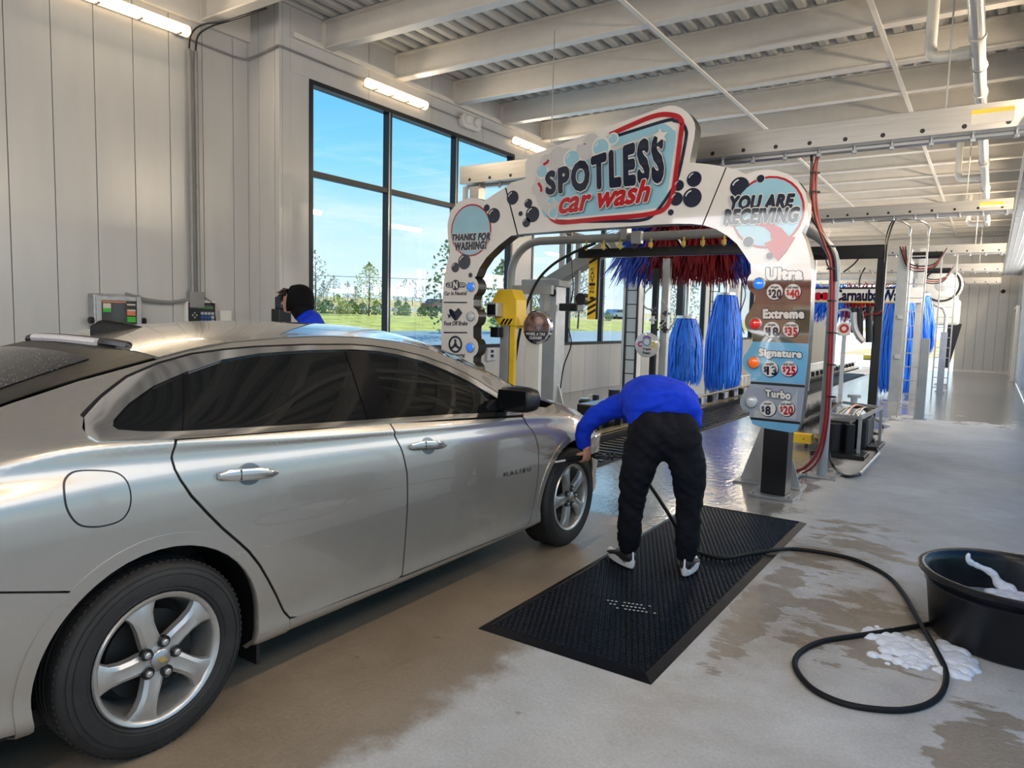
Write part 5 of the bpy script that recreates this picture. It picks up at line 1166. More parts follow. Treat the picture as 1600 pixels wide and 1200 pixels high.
MB().cyl((-4.45,8.2,1.78),(-4.45,8.4,1.78),.075,14).build('roller',M['black'],g1); MB().box(-4.78,-4.50,8.22,8.4,1.62,1.72).build('valve_block',M['black'],g1,bevel=.01)
MB().tube(spline([(-4.6,8.2,2.3),(-4.55,8.18,1.9),(-4.62,8.18,1.5),(-4.56,8.2,1.2),(-4.66,8.2,.9),(-4.70,8.2,.6)],5),.010,6).build('cable',M['black'],g1)
gpost('grey steel post with gussets standing behind the black sign post',-1.66,6.95,2.2,-1,.15)
# wheel cleaner disc sign
c=AY(839,511,7.0); T_=thing('disc_sign','round WHEEL & TIRE CLEANER sign on a wide white pole','sign',(c.x,7.0,0))
MB().box(c.x-.17,c.x+.02,7.03,7.10,0,1.3).build('pole',M['pvc'],T_,bevel=.006); 
d=MB().lathe([(.0,6.985),(.185,6.985),(.195,6.99),(.195,7.03),(0,7.03)],(c.x,0,c.z),1,36).build('disc',M['chrome'],T_,smooth=True)
def dpl(cx,cz,Y,pts,mat,par,nm): return MB().prism([(cx+a,cz+b_) for a,b_ in pts],lambda a,b_,dd:(a,Y+dd,b_),0,.002).build(nm,mat,par)
circ=lambda r,a0=0,a1=360,n=28:[(r*math.cos(math.radians(a0+(a1-a0)*k/n)),r*math.sin(math.radians(a0+(a1-a0)*k/n))) for k in range(n+1)][:(n if a1-a0==360 else n+1)]
dpl(c.x,c.z,6.981,circ(.172),pm('photo_print_brown',(.18,.11,.09),.2,var=.8,scale=12),d,'picture'); dpl(c.x,c.z,6.978,circ(.172,197,343,20),M['sgnavy'],d,'name_band')
dpl(c.x+.04,c.z+.06,6.977,circ(.06),pm('photo_print_pink',(.45,.28,.24),.2,var=.5,scale=25),d,'picture_patch'); dpl(c.x+.05,c.z-.005,6.976,circ(.045),pm('photo_print_mauve',(.25,.18,.24),.2,var=.5,scale=25),d,'picture_patch')
def flatT(s,x0,x1,z0,z1,Y,mat,par,**kw): return text('lettering',s,[Vector((x0,Y,z0)),Vector((x1,Y,z0)),Vector((x1,Y,z1)),Vector((x0,Y,z1))],mat,par,out=Vector((0,0,0)),**kw)
flatT('WHEEL & TIRE',c.x-.13,c.x+.13,c.z-.095,c.z-.065,6.975,M['sgwhite'],d,off=.03,shear=.2); flatT('CLEANER',c.x-.085,c.x+.085,c.z-.14,c.z-.108,6.975,M['sgwhite'],d,off=.03,shear=.2)
MB().cyl((c.x-.33,7.0,c.z-.01),(c.x-.19,7.0,c.z-.01),.012,6).cyl((c.x-.35,7.0,c.z-.05),(c.x-.35,7.0,c.z+.03),.02,8).build('nozzle_arm',M['brassy'],T_)
# second grey-blue narrow post and yellow sensor box
T_=thing('sensor_stand','yellow hooded sensor box with a grey camera head on a grey post','sensor',(-4.75,6.9,0)); Y=6.9
x0=AY(768,470,Y).x; x1=AY(800,455,Y).x; x2=AY(807,480,Y).x
MB().box(x0+.12,x0+.24,Y+.02,Y+.12,0,1.42).build('post',M['gpaint'],T_,bevel=.004); MB().box(x0+.26,x0+.32,Y+.02,Y+.08,0,1.45).build('yellow_pole',M['yellow'],T_)
MB().prism([(x0+.02,1.55),(x0+.10,1.42),(x2,1.42),(x2,1.72),(x1,1.84),(x0+.09,1.84),(x0+.0,1.70)],lambda a,b_,d:(a,Y+d,b_),0,.22).build('yellow_hood',M['yellow'],T_,bevel=.01)
MB().box(x0+.02,x0+.17,Y-.13,Y+.0,1.52,1.68).build('camera_head',M['lgrey'],T_,bevel=.012); MB().box(x0+.04,x0+.15,Y-.135,Y-.13,1.54,1.66).build('camera_window',M['black'],T_)
for k in range(3): MB().add([(x0+.13+k*.05,Y-.002,1.43),(x0+.16+k*.05,Y-.002,1.43),(x0+.21+k*.05,Y-.002,1.50),(x0+.18+k*.05,Y-.002,1.50)],[(0,1,2,3)]).build('hazard_stripe',M['black'],T_)
MB().box(x0+.06,x0+.18,Y-.10,Y+.0,1.28,1.40).build('sensor_eye',M['black'],T_,bevel=.01)
# caution strip
a=AY(921,402,8.0); T_=thing('caution_strip','narrow yellow CAUTION strip with black stripes hanging below the black spray bar','sign',(-4.15,8.0,1.5))
xa,xb=a.x,a.x+.115; MB().box(xa,xb,7.995,8.005,1.52,2.28).build('strip',M['yellow'],T_); MB().box(xb,xb+.03,8.0,8.03,1.52,2.28).build('edge',M['black'],T_)
for z in (2.20,1.56,1.63,1.70): MB().add([(xa,7.993,z),(xb,7.993,z+.06),(xb,7.993,z+.095),(xa,7.993,z+.035)],[(0,1,2,3)]).build('hazard_stripe',M['black'],T_)
for k,ch in enumerate('CAUTION'): flatT(ch,xa+.03,xb-.035,2.12-.046*k,2.12-.046*k+.033,7.992,M['black'],T_,off=.03)
MB().box(xa+.03,xb-.03,7.992,7.993,1.765,1.800).build('pictogram',M['black'],T_)
# triple foam disc and its nozzle stand
c=AY(1011,539,10.0); T_=thing('disc_sign','round Triple Foam sign with a colourful swirl on a black post','sign',(c.x,10.0,0))
MB().box(c.x+.02,c.x+.10,10.06,10.14,0,2.3).build('post',M['black'],T_,bevel=.005); MB().box(c.x+.13,c.x+.24,10.15,10.25,0,2.45).build('steel_post',M['lgrey'],T_,bevel=.005)
d=MB().lathe([(.0,9.985),(.180,9.985),(.188,9.99),(.188,10.03),(0,10.03)],(c.x,0,c.z),1,36).build('disc',M['sgwhite'],T_,smooth=True)
def dring(cx,cz,Y,r0,r1,a0,a1,mat,par): 
    n=16;V=[]
    for k in range(n+1):
        a=math.radians(a0+(a1-a0)*k/n)
        for r in(r0,r1): V.append((cx+r*math.cos(a),Y,cz+r*math.sin(a)))
    MB().add(V,[(2*i,2*i+1,2*i+3,2*i+2) for i in range(n)]).build('swirl',mat,par,fix=False)
sw_=[pm('swirl_magenta',(.55,.04,.25),.3),pm('swirl_yellow',(.70,.55,.05),.3),pm('swirl_blue',(.12,.35,.55),.3),pm('swirl_violet',(.25,.12,.4),.3)]
dring(c.x-.10,c.z+.01,9.982,.02,.045,30,330,sw_[0],d); dring(c.x+.10,c.z+.01,9.982,.02,.045,200,500,sw_[1],d); dring(c.x,c.z+.05,9.981,.05,.07,0,360,sw_[2],d); dring(c.x,c.z+.05,9.980,.06,.09,40,140,sw_[3],d)
flatT('Triple',c.x-.06,c.x+.07,c.z-.085,c.z-.045,9.98,M['sgnavy'],d,off=.04); flatT('Foam',c.x-.055,c.x+.06,c.z-.135,c.z-.098,9.98,M['sgnavy'],d,off=.04)
for (px,py,r) in ((1022,485,.05),(1020,500,.06),(1024,515,.05),(1036,505,.045),(1041,490,.04),(1039,515,.05)):
    p=AY(px,py,9.98); MB().cyl((p.x,p.y,p.z-r),(p.x,p.y,p.z+r),.028,10).cyl((p.x-.05,p.y,p.z),(p.x+.05,p.y,p.z),.015,8).build('nozzle',M['black'] if px>1021 else M['lgrey'],T_,smooth=True)
for P_ in ([(1019,445),(1006,462),(1008,480),(1020,484)],[(1036,470),(1043,482),(1040,500),(1030,512)],[(1042,520),(1055,500),(1053,490)]):
    MB().tube(spline([AY(x,y,9.95) for x,y in P_],6),.012,6).build('hose',M['lgrey'],T_,smooth=True)
# cable ladders
def ladder(label,x,y,z0,z1,w=.25,m='alum',step=.23,d=(1,0)):
    t=thing('cable_ladder',label,'cable ladder',(x,y,z0)); dx,dy=d
    for s in (0,1): MB().box(x+s*w*dx-.014,x+s*w*dx+.014,y+s*w*dy-.02,y+s*w*dy+.02,z0,z1).build('side_rail',M[m],t)
    z=z0+.18
    while z<z1-.05: MB().bar((x,y,z),(x+w*dx,y+w*dy,z),.016).build('rung',M[m],t); z+=step
    return t
a=AY(978,500,11.0); ladder('upright cable ladder in front of the white pier between the second and third windows',a.x,11.0,0,3.1,.20,'black')
a=AY(1108,500,16.5); ladder('thin upright cable ladder between the two blue brushes',a.x,16.5,0,3.1,.20,'black')
mb=MB(); a=AY(968,500,11.05); MB().box(a.x,a.x+.10,11.1,11.2,0,3.1)
T_=thing('wall_column','white box column behind the cable ladder left of the Triple Foam sign','column',(a.x+.1,11.3,0)); MB().box(a.x-.02,a.x+.26,11.2,11.4,0,3.18).build('column',M['pvc'],T_,bevel=.005)
# brushes
def vbrush(label,x,y,z0,z1,r,n=420,mat='blueb',group='upright blue brushes',rt_=.55):
    t=thing('wash_brush',label,'brush',(x,y,z0),group)
    mb=MB(); H=z1-z0
    for k in range(n):
        a=random.uniform(0,2*PI); zt=z1-random.uniform(0,.92)**1.4*H*.75; q0=rt_*r*random.uniform(.75,1); L_=min(zt-z0+random.uniform(-.10,.05),H*random.uniform(.5,1)); rr=r*random.uniform(.86,1.05)
        w=.013+.006*random.random(); V=[]; tw=random.uniform(-.25,.25)
        for i in range(5):
            s=i/4; f=(zt-s*L_-z0)/H; prof=q0+(rr-q0)*min(1,(1-max(0,min(1,f)))*2.2)**.6; prof*=1-.10*max(0,.12-f)/.12
            aa=a+tw*s+random.uniform(-.02,.02); wd=w/max(prof,.05)*(1 if i<4 else .3); o_=.006*math.sin(9*s+k)
            for g in (-1,1): V.append((x+(prof+o_)*math.cos(aa+g*wd),y+(prof+o_)*math.sin(aa+g*wd),zt-s*L_))
        mb.add(V,[(2*i,2*i+1,2*i+3,2*i+2) for i in range(4)])
    mb.build('bristles',M[mat],t,kind='stuff',fix=False)
    MB().lathe([(.0,z1),(rt_*r*.6,z1+.0),(rt_*r*.93,z1-.03),(r*.80,z1-.35*H),(r*.86,z0+.3*H),(r*.80,z0+.08*H),(0,z0+.08*H)],(x,y,0),2,28).build('inner_fringe',M[mat],t,smooth=True)
    MB().cyl((x,y,z1-.01),(x,y,z1+.04),rt_*r*1.02,24).cyl((x,y,z1+.04),(x,y,z1+.75 if z1<1.9 else z1+.4),.045,12).build('hub_shaft',M['alum'],t,smooth=True)
    return t
vbrush('short blue upright brush, left of the pair',-4.6-.08,12.72,.39,1.60,.32)
vbrush('tall blue upright brush, right of the pair, beside the price column',-4.6-.08,15.0,.12,2.12,.37,n=560)
def hbrush(label,x0,x1,y,z,r,bands,n,droop=.35):
    t=thing('top_brush',label,'brush',((x0+x1)/2,y,z),'horizontal top brushes')
    for (a0,a1,m) in bands:
        mb=MB()
        for k in range(int(n*(a1-a0))):
            x=random.uniform(a0,a1); a=random.uniform(0,2*PI); L_=r*random.uniform(.8,1.1); w=.008+.008*random.random(); V=[]; sp=random.gauss(0,.13)+ (x-(x0+x1)/2)*.24
            for i in range(5):
                s=i/4; q=L_*s; V+= [(x+sp*s+g*w*(1 if i<4 else .25),y+q*math.cos(a)*(1-.25*s*s),z+q*math.sin(a)*(1-.2*s*s)-droop*r*s*s) for g in(-1,1)]
            mb.add(V,[(2*i,2*i+1,2*i+3,2*i+2) for i in range(4)])
        mb.build('bristles',M[m],t,kind='stuff',fix=False)
    MB().cyl((x0-.15,y,z),(x1+.15,y,z),.10,16).build('axle',M['gpaint'],t,smooth=True)
    for x in (x0-.22,x1+.22): MB().box(x-.05,x+.05,y-.08,y+.08,z-.15,3.1).build('end_arm',M['lgrey'],t,bevel=.005)
    return t
Yb=10.6; xa=AY(992,400,Yb).x; xm=AY(1038,400,Yb).x; xn=AY(1148,400,Yb).x; xe=AY(1185,400,Yb).x
hbrush('large horizontal brush, blue ends and red middle, behind the black spray bar',xa,xe,Yb,2.86,.70,[(xa,xm,'navyb'),(xm,xn,'redb'),(xn,xe,'navyb')],1700)
# black frame with spray pods
fr_=thing('black_frame','tall black rectangular frame across the lane behind the foam arch','frame',(-3.2,13.1,0))
MB().box(-1.63,-1.50,13.0,13.10,.02,2.63).build('upright',M['black'],fr_,bevel=.006); MB().box(-5.0,-4.87,13.0,13.10,.02,2.63).build('upright',M['black'],fr_,bevel=.006); MB().box(-5.0,-1.50,13.0,13.10,2.63,2.85).build('top_beam',M['black'],fr_,bevel=.006)
for x in (-1.57,-4.86): MB().box(x-.24,x+.24,12.86,13.34,0,.02).build('base_plate',M['steel'],fr_)
for (px,y0,y1) in ((1335,485,520),(1343,486,530),(1358,484,535)):
    a=AY(px,y0,12.9); b_=AY(px,y1,12.9); MB().cyl(a,b_,.055,12).cyl(a+Vector((0,0,.05)),a,.075,12).build('spray_pod',M['black'],fr_,smooth=True)
MB().tube(spline([AY(1334,488,12.85),AY(1335,510,12.85),AY(1342,526,12.85),AY(1350,534,12.85)],6),.05,8).build('curved_pipe',M['lgrey'],fr_,smooth=True)
MB().tube(spline([AY(1350,492,12.8),AY(1362,491,12.8),AY(1372,490,12.8),AY(1378,485,12.8)],5),.012,6).build('hose',M['redh'],fr_,smooth=True)
MB().tube(spline([AY(1252,399,12.9),AY(1286,400,12.9)],1),.05,8).build('bracket_bar',M['black'],fr_)
for P_ in ([(1347,396),(1335,412),(1318,425)],[(1352,418),(1345,430),(1342,445)],[(1290,400),(1292,412),(1298,424)]): MB().tube(spline([AY(x,y,12.95) for x,y in P_],5),.012,6).build('hose',M['black'],fr_,smooth=True)
# floor scrubber
sc=thing('wheel_scrubber','black floor-level wheel scrubber with bristles, motor box and hoses','scrubber',(-1.6,10,0))
mb=MB()
for k in range(2200):
    x=random.uniform(-2.15,-1.75); a=random.uniform(0,2*PI); yy=random.uniform(9.7,12.3); c0=Vector((-2.0,yy,.24)); d_=Vector((math.cos(a),random.gauss(0,.3),math.sin(a))).normalized()
    mb.add([c0+d_*.05+Vector((0,-.012,0)),c0+d_*.05+Vector((0,.012,0)),c0+d_*random.uniform(.2,.28)],[(0,1,2)])
mb.build('bristle_roll',M['black'],sc,kind='stuff',fix=False)
MB().cyl((-2.0,9.7,.24),(-2.0,12.3,.24),.07,14).build('roll_core',M['rubber'],sc,smooth=True)
MB().prism([(9.15,.10),(10.3,.12),(10.3,.52),(9.25,.42)],lambda a,b_,d:(-1.62+d,a,b_),0,.02).build('side_plate',M['sgnavy'],sc)
MB().box(-1.60,-1.30,9.1,9.5,.06,.40).build('motor_box',M['black'],sc,bevel=.02); MB().box(-1.42,-1.18,9.65,10.2,.05,.38).build('gear_box',M['plas'],sc,bevel=.02)
for x_,y_,r_c in ((-1.45,9.0,.075),(-1.30,9.05,.06),(-1.22,9.5,.05)): MB().cyl((x_,y_,.05),(x_,y_,.38),r_c,12).build('cylinder',M['black'],sc,smooth=True)
MB().box(-1.68,-1.10,8.85,9.25,0,.05).build('foot_plate',M['black'],sc,bevel=.01); MB().box(-1.45,-1.05,9.7,10.3,0,.05).build('foot_plate',M['black'],sc,bevel=.01)
for (a,b_) in (((-1.62,9.2,.46),(-1.2,9.1,.46)),((-1.2,9.1,.46),(-1.12,10.3,.48)),((-1.12,10.3,.48),(-1.6,10.4,.5)),((-1.2,9.1,.05),(-1.2,9.1,.46)),((-1.12,10.3,.05),(-1.12,10.3,.48))): MB().bar(a,b_,.035).build('frame_bar',M['steel'],sc)
for k in range(5): MB().tube(spline([(-1.5+.06*k,9.3,.45),(-1.45+.05*k,9.7,.50+.02*(k%3)),(-1.3+.02*k,10.1,.46),(-1.25,10.6,.25+.04*k)],5),.013,6).build('hose',M['black'] if k!=2 else M['redh'],sc,smooth=True)
for p_ in ((-1.95,9.62,.30),(-1.72,9.5,.12)): MB().sphere(p_,.045,10,8).build('yellow_knob',M['brassy'],sc,smooth=True)
yb=thing('bumper_bar','short yellow steel bumper bar on the floor left of the hoses','bar',(-1.95,9.35,0)); MB().box(-2.25,-1.76,9.32,9.44,.05,.17).build('bar',M['yellow'],yb,bevel=.006)
for x in (-2.2,-1.82): MB().box(x-.02,x+.02,9.34,9.42,0,.05).build('foot',M['black'],yb)
for dx in (-.15,0,.15): MB().cyl((-2.0+dx,9.315,.11),(-2.0+dx,9.32,.11),.008,6).build('bolt',M['black'],yb)
b_=at(1333,645,2,0); T_=thing('jack_post','small steel jack post with a round cap left of the black frame upright','post',(b_.x,b_.y,0)); MB().cyl((b_.x,b_.y,0),(b_.x,b_.y,.27),.055,12).build('post',M['lgrey'],T_,smooth=True); MB().cyl((b_.x,b_.y,.27),(b_.x,b_.y,.32),.11,14).build('cap',M['steel'],T_,smooth=True)
b_=at(920,655,2,0); T_=thing('pump_box','small black pump box on a stand beyond the bonnet of the car','pump',(b_.x,b_.y,0)); MB().box(b_.x-.14,b_.x+.10,b_.y-.1,b_.y+.12,.0,.30).build('housing',M['black'],T_,bevel=.02); MB().box(b_.x-.05,b_.x+.01,b_.y-.105,b_.y-.1,.10,.22).build('label_plate',M['paper'],T_); MB().box(b_.x+.05,b_.x+.12,b_.y,b_.y+.08,.30,.38).build('cap',M['black'],T_); MB().tube(spline([(b_.x-.05,b_.y,.30),(b_.x,b_.y+.02,.37),(b_.x+.09,b_.y+.04,.36)],5),.012,6).build('hose',M['pvc'],T_)
MB().lathe([(0,.30),(.07,.30),(.08,.32),(0,.33)],(b_.x-.06,b_.y-.02,0),2,12).build('lid',M['lgrey'],T_)
conv_m=thing('hold_down_stand','black chain drive stand between the person and the guide rail','machine',(-4.2,8.8,0)); MB().box(-4.45,-4.15,8.2,9.9,.06,.42).build('drive_box',M['black'],conv_m,bevel=.02); MB().box(-4.5,-4.1,8.3,9.8,0,.06).build('base',M['black'],conv_m); MB().cyl((-4.3,9.0,.42),(-4.3,9.0,.56),.08,12).build('motor',M['plas'],conv_m,smooth=True)
# ---- right-hand posts, ladders and brushes beyond the black frame
def gp2(label,px,pb,w,zt,Y=None):
    b_=at(px,pb,2,0); t=thing('steel_post',label,'post',(b_.x,b_.y,0)); MB().box(b_.x-w/2,b_.x+w/2,b_.y-w/2,b_.y+w/2,0,zt).build('post',M['gpaint'],t,bevel=.006)
    MB().box(b_.x-w/2-.12,b_.x+w/2+.12,b_.y-w/2-.12,b_.y+w/2+.12,0,.015).build('base_plate',M['steel'],t)
    for z in (.9,1.7): MB().box(b_.x-.05,b_.x+.05,b_.y-w/2-.03,b_.y-w/2,z,z+.08).build('socket_box',M['lgrey'],t)
    MB().cyl((b_.x+w/2,b_.y,zt-.12),(b_.x+.65,b_.y,zt-.12),.07,12).build('motor',M['black'],t,smooth=True)
    for k in range(3): MB().tube(spline([(b_.x-.05*k,b_.y-w/2-.03,zt+.05),(b_.x+.1,b_.y-w/2-.08,zt-.30-.05*k),(b_.x+.5,b_.y-w/2-.05,zt-.32-.04*k),(b_.x+.72,b_.y-.1,zt)],6),.014,6).build('cable',M['black'] if k!=1 else M['redh'],t,smooth=True)
    return b_
p1=gp2('large grey steel post between the black frame and the tall cable ladder',1398,628,.24,3.1)
p2_=gp2('grey steel post further back, seen through the tall cable ladder',1425,606,.24,3.1)
a=at(1401,652,2,0); b_=at(1427,656,2,0); ladder('tall bright cable ladder nearest the walkway on the right',a.x,a.y,0,3.05,b_.x-a.x,'alum',.23)
MB_=MB(); 
a=at(1449,662,2,0)
T_=thing('cable_ladder','upper cable ladder arching over from the tall ladder top','cable ladder',(a.x,13.6,3.1)); 
for x in (-1.27,-1.0): MB().tube(spline([(x,13.75,3.05),(x,13.7,3.2),(x-.2,13.6,3.3),(x-.7,13.5,3.34)],5),.016,6).build('side_rail',M['alum'],T_,smooth=True)
for k in range(4): MB().bar((-1.35-.2*k,13.6,3.30),(-1.08-.2*k,13.6,3.30),.016).build('rung',M['alum'],T_)
T_=thing('short_column','short grey box column at the foot of the tall cable ladder','column',(-.9,13.9,0)); a=at(1437,655,2,0); MB().box(a.x-.06,a.x+.06,a.y-.05,a.y+.05,0,1.35).build('column',M['gpaint'],T_,bevel=.004); MB().box(a.x-.1,a.x+.1,a.y-.09,a.y+.09,0,.012).build('base_plate',M['steel'],T_)
a=at(1455,617,2,0); ladder('second cable ladder, behind the tall bright one',a.x,a.y,0,3.2,.30,'steel',.23)
T_=thing('short_column','short grey box column right of the second cable ladder','column',(-.9,19,0)); a=at(1468,612,2,0); MB().box(a.x-.07,a.x+.07,a.y-.05,a.y+.05,0,1.45).build('column',M['gpaint'],T_,bevel=.004); MB().box(a.x-.1,a.x+.1,a.y-.09,a.y+.09,0,.012).build('base_plate',M['steel'],T_)
T_=thing('blower_arch','light tube hoop right of the ladders near the exit','arch',(-1.3,24,0)); a=at(1478,575,2,0); Yq=23.0; a=AY(1478,500,Yq); MB().tube([(a.x,Yq,0),(a.x,Yq,1.9),(a.x-.08,Yq,2.1),(a.x-.3,Yq,2.2),(a.x-.9,Yq,2.2)],.05,8).build('hoop_tube',M['lgrey'],T_,smooth=True); MB().box(a.x-.15,a.x+.15,Yq-.15,Yq+.15,0,.015).build('base_plate',M['steel'],T_)
conduit('pair of black cables swinging from the girder to the black frame, upper one',spline([AY(1412,338,13.3),AY(1398,345,13.2),AY(1388,375,13.0),AY(1384,410,12.9),AY(1381,450,12.9),AY(1378,485,12.9)],6),.014,'black')
conduit('pair of black cables swinging from the girder to the black frame, lower one',spline([AY(1406,338,13.3),AY(1393,348,13.2),AY(1384,375,13.0),AY(1381,410,12.9)],6),.012,'black')
c=AY(1400,560,18.2); vbrush('tall blue brush on the right, just behind the black frame',c.x,18.2,.05,2.30,.45,n=480)
c=AY(1424,560,19.7); vbrush('blue brush seen through the rungs of the tall ladder',c.x,19.7,.05,2.3,.36,n=300)
c=AY(1437,500,20.5); vbrush('farthest blue brush on the right',c.x,20.5,.9,2.35,.35,n=200)
Yb=19.5; xa=AY(1278,460,Yb).x; xm=AY(1325,460,Yb).x; xn=AY(1382,460,Yb).x
hbrush('far horizontal brush, blue and red, behind the lettered beam',xa-.4,xn+.3,Yb,2.28,.62,[(xa-.4,xm,'blueb'),(xm,xn,'redh'),(xn,xn+.3,'blueb')],420)
# lettered beam
Yq=17.3; x0=AY(1262,465,Yq).x; x1=AY(1398,465,Yq).x; z1=AY(1330,455,Yq).z; z0=AY(1330,471,Yq).z
T_=thing('lettered_beam','white beam lettered Carnauba Wax across the far red brush','sign',((x0+x1)/2,Yq,z0))
MB().box(x0,x1,Yq,Yq+.12,z0-.02,z1+.08).build('beam',M['sgwhite'],T_); MB().box(x0,x1,Yq-.01,Yq,z1+.05,z1+.085).build('dark_edge',M['black'],T_); MB().box(x0,x1,Yq-.01,Yq,z0-.03,z0+.0).build('gold_edge',M['brassy'],T_)
flatT('Carnauba Wax',AY(1304,465,Yq).x,x1+.20,z0+.02,z1+.03,Yq-.006,M['sgnavy'],T_,off=.04)
MB().box(x1,x1+.5,Yq,Yq+.12,z0-.02,z1+.08).build('beam_end',M['sgwhite'],T_)
for px in (1278,1289): p=AY(px,463,Yq-.01); MB().prism([(p.x+.10*math.cos(k*PI/8),p.z+.09*math.sin(k*PI/8)) for k in range(16)],lambda a,b_,d:(a,Yq-.012+d,b_),0,.006).build('round_logo',M['sgred'],T_)
for x in (x0+.05,x1+.45): MB().box(x-.06,x+.06,Yq+.12,Yq+.24,0,3.2).build('upright',M['lgrey'],T_,bevel=.004)
# small disc sign far down, drum blower at the exit, left tunnel posts
c=AY(1319,514,17.5); T_=thing('disc_sign','small round white sign with a red patch far down the tunnel','sign',(c.x,17.5,0)); MB().lathe([(0,17.49),(.15,17.49),(.15,17.52),(0,17.52)],(c.x,0,c.z),1,24).build('disc',M['sgwhite'],T_); MB().lathe([(.05,17.485),(.10,17.485)],(c.x,0,c.z+.01),1,24).build('red_ring',M['red'],T_); MB().box(c.x-.04,c.x+.04,17.53,17.6,0,c.z).build('pole',M['lgrey'],T_)
dring(c.x-.02,c.z+.15,17.55,.26,.31,60,300,M['lgrey'],T_)
Yq=26.5; c=AY(1472,446,Yq); T_=thing('dryer_blower','big white drum blower hanging at the tunnel exit','blower',(c.x,Yq,c.z))
MB().lathe([(.0,-.25),(.42,-.25),(.55,-.18),(.58,0),(.55,.2),(0,.25)],(c.x,Yq,c.z),1,28).build('drum',M['pvc'],T_,smooth=True); MB().lathe([(.0,-.27),(.13,-.27),(.2,-.255),(.2,-.2)],(c.x,Yq,c.z),1,20).build('hub',M['lgrey'],T_,smooth=True)
MB().tube([(c.x+.50*math.cos(k*PI/14),Yq-.24,c.z+.50*math.sin(k*PI/14)) for k in range(28)],.03,6,True).build('rim_band',M['black'],T_)
MB().box(c.x-.25,c.x+.55,Yq-.2,Yq+.2,c.z-1.25,c.z-.45).build('air_duct',M['pvc'],T_,bevel=.08); MB().prism([(.10,-2.6),(.35,-2.6),(.62,-1.2),(.15,-1.2)],lambda a,b_,d:(c.x+a,Yq+d,c.z+b_),-.1,.1).build('leg',M['black'],T_)
c2=AY(1438,440,Yq); MB().lathe([(.0,-.2),(.5,-.2),(.5,.2),(0,.25)],(c2.x-.1,Yq+.5,c2.z),1,24).build('drum',M['lgrey'],T_,smooth=True); MB().box(c2.x-3.5,c.x,Yq-.06,Yq+.06,3.1,3.2).build('hanger_beam',M['lgrey'],T_)
for X,Y_,lab in ((-5.0,16.6,'white equipment post standing left of the far guide rail, nearest'),(-5.0,19.5,'white equipment post standing left of the far guide rail, middle'),(-5.0,23.0,'white equipment post standing left of the far guide rail, farthest')):
    t=thing('equipment_post',lab,'post',(X,Y_,0)); MB().box(X-.12,X+.12,Y_-.1,Y_+.1,0,3.0).build('post',M['pvc'],t,bevel=.005); MB().box(X-.2,X+.2,Y_-.2,Y_+.2,0,.015).build('base_plate',M['steel'],t); MB().tube(spline([(X+.14,Y_-.12,2.6),(X+.3,Y_-.15,2.2),(X+.2,Y_-.15,1.7),(X+.32,Y_-.15,1.3)],6),.014,6).build('hose',M['black'],t)
T_=thing('yellow_stop','small yellow stop block beside the far guide rail','block',(-3.0,21,0)); a=at(1368,562,2,0); MB().box(a.x-.5,a.x+.1,a.y-.3,a.y+.3,.02,.22).build('block',M['yellow'],T_,bevel=.01); MB().box(a.x-.5,a.x+.1,a.y-.3,a.y+.3,0,.02).build('base',M['black'],T_)
# ================================================================ MAT, TUB, FOAM
mt=thing('rubber_mat','long black rubber mat with a raised diamond pattern under the worker','mat',(-1.52,4.25,0))
x0,x1,y0,y1=-1.968,-1.072,2.705,5.715
pr=[(x0,0.002),(x0+.045,.014),(x1-.045,.014),(x1,.002)]
MB().box(x0+.04,x1-.04,y0+.04,y1-.04,.0,.013).build('base_sheet',M['mat'],mt)
V=[(x0,y0,.001),(x1,y0,.001),(x1,y1,.001),(x0,y1,.001),(x0+.045,y0+.045,.019),(x1-.045,y0+.045,.019),(x1-.045,y1-.045,.019),(x0+.045,y1-.045,.019),(x0+.052,y0+.052,.013),(x1-.052,y0+.052,.013),(x1-.052,y1-.052,.013),(x0+.052,y1-.052,.013)]
MB().add(V,[(i,(i+1)%4,4+(i+1)%4,4+i) for i in range(4)]+[(4+i,4+(i+1)%4,8+(i+1)%4,8+i) for i in range(4)]).build('bevelled_border',M['mat'],mt)
mb=MB(); nx,ny=26,88; sx=(x1-x0-.12)/nx; sy=(y1-y0-.12)/ny
gone=set(); 
for j in range(ny):
    for i in range(nx):
        cx=x0+.06+(i+.5+(.25 if j%2 else -.25))*sx; cy=y0+.06+(j+.5)*sy; a,b2=sx*.40,sy*.62
        mb.add([(cx-a,cy,.013),(cx,cy-b2,.013),(cx+a,cy,.013),(cx,cy+b2,.013),(cx-a*.4,cy,.0225),(cx,cy-b2*.4,.0225),(cx+a*.4,cy,.0225),(cx,cy+b2*.4,.0225)],[(0,1,5,4),(1,2,6,5),(2,3,7,6),(3,0,4,7),(4,5,6,7)])
mb.build('raised_diamonds',M['mat'],mt,kind='stuff',fix=False)
mb=MB(); worn=pm('worn_white_dots',(.45,.45,.44),.6)
for j in range(3):
    for i in range(11-2*(j%2)):
        if random.random()<.2: continue
        p=at(950+i*6.5+j*4,938+j*5.5+i*.9,2,.0225); mb.add([(p.x+.008*math.cos(k*PI/3),p.y+.008*math.sin(k*PI/3),.0228) for k in range(6)],[tuple(range(6))])
mb.build('worn_marks',worn,mt,kind='stuff',fix=False)
TX,TY=.185,4.165
tb=thing('tub','round black rubber tub with soapy inside standing on the concrete at the right edge','tub',(TX,TY,0))
MB().lathe([(0,.0),(.335,.0),(.350,.015),(.382,.285),(.400,.295),(.418,.310),(.422,.324),(.410,.333),(.392,.330),(.374,.317),(.366,.29),(.335,.035),(0,.03)],(TX,TY,0),2,64).build('bowl',M['tubm'],tb,smooth=True,angle=60)
MB().lathe([(.377,.255),(.386,.257),(.388,.265),(.381,.27)],(TX,TY,0),2,64).build('lower_rib',M['tubm'],tb,smooth=True)
fmr=pm('soap_water',(.30,.32,.36),.1,var=.3,coat=1)
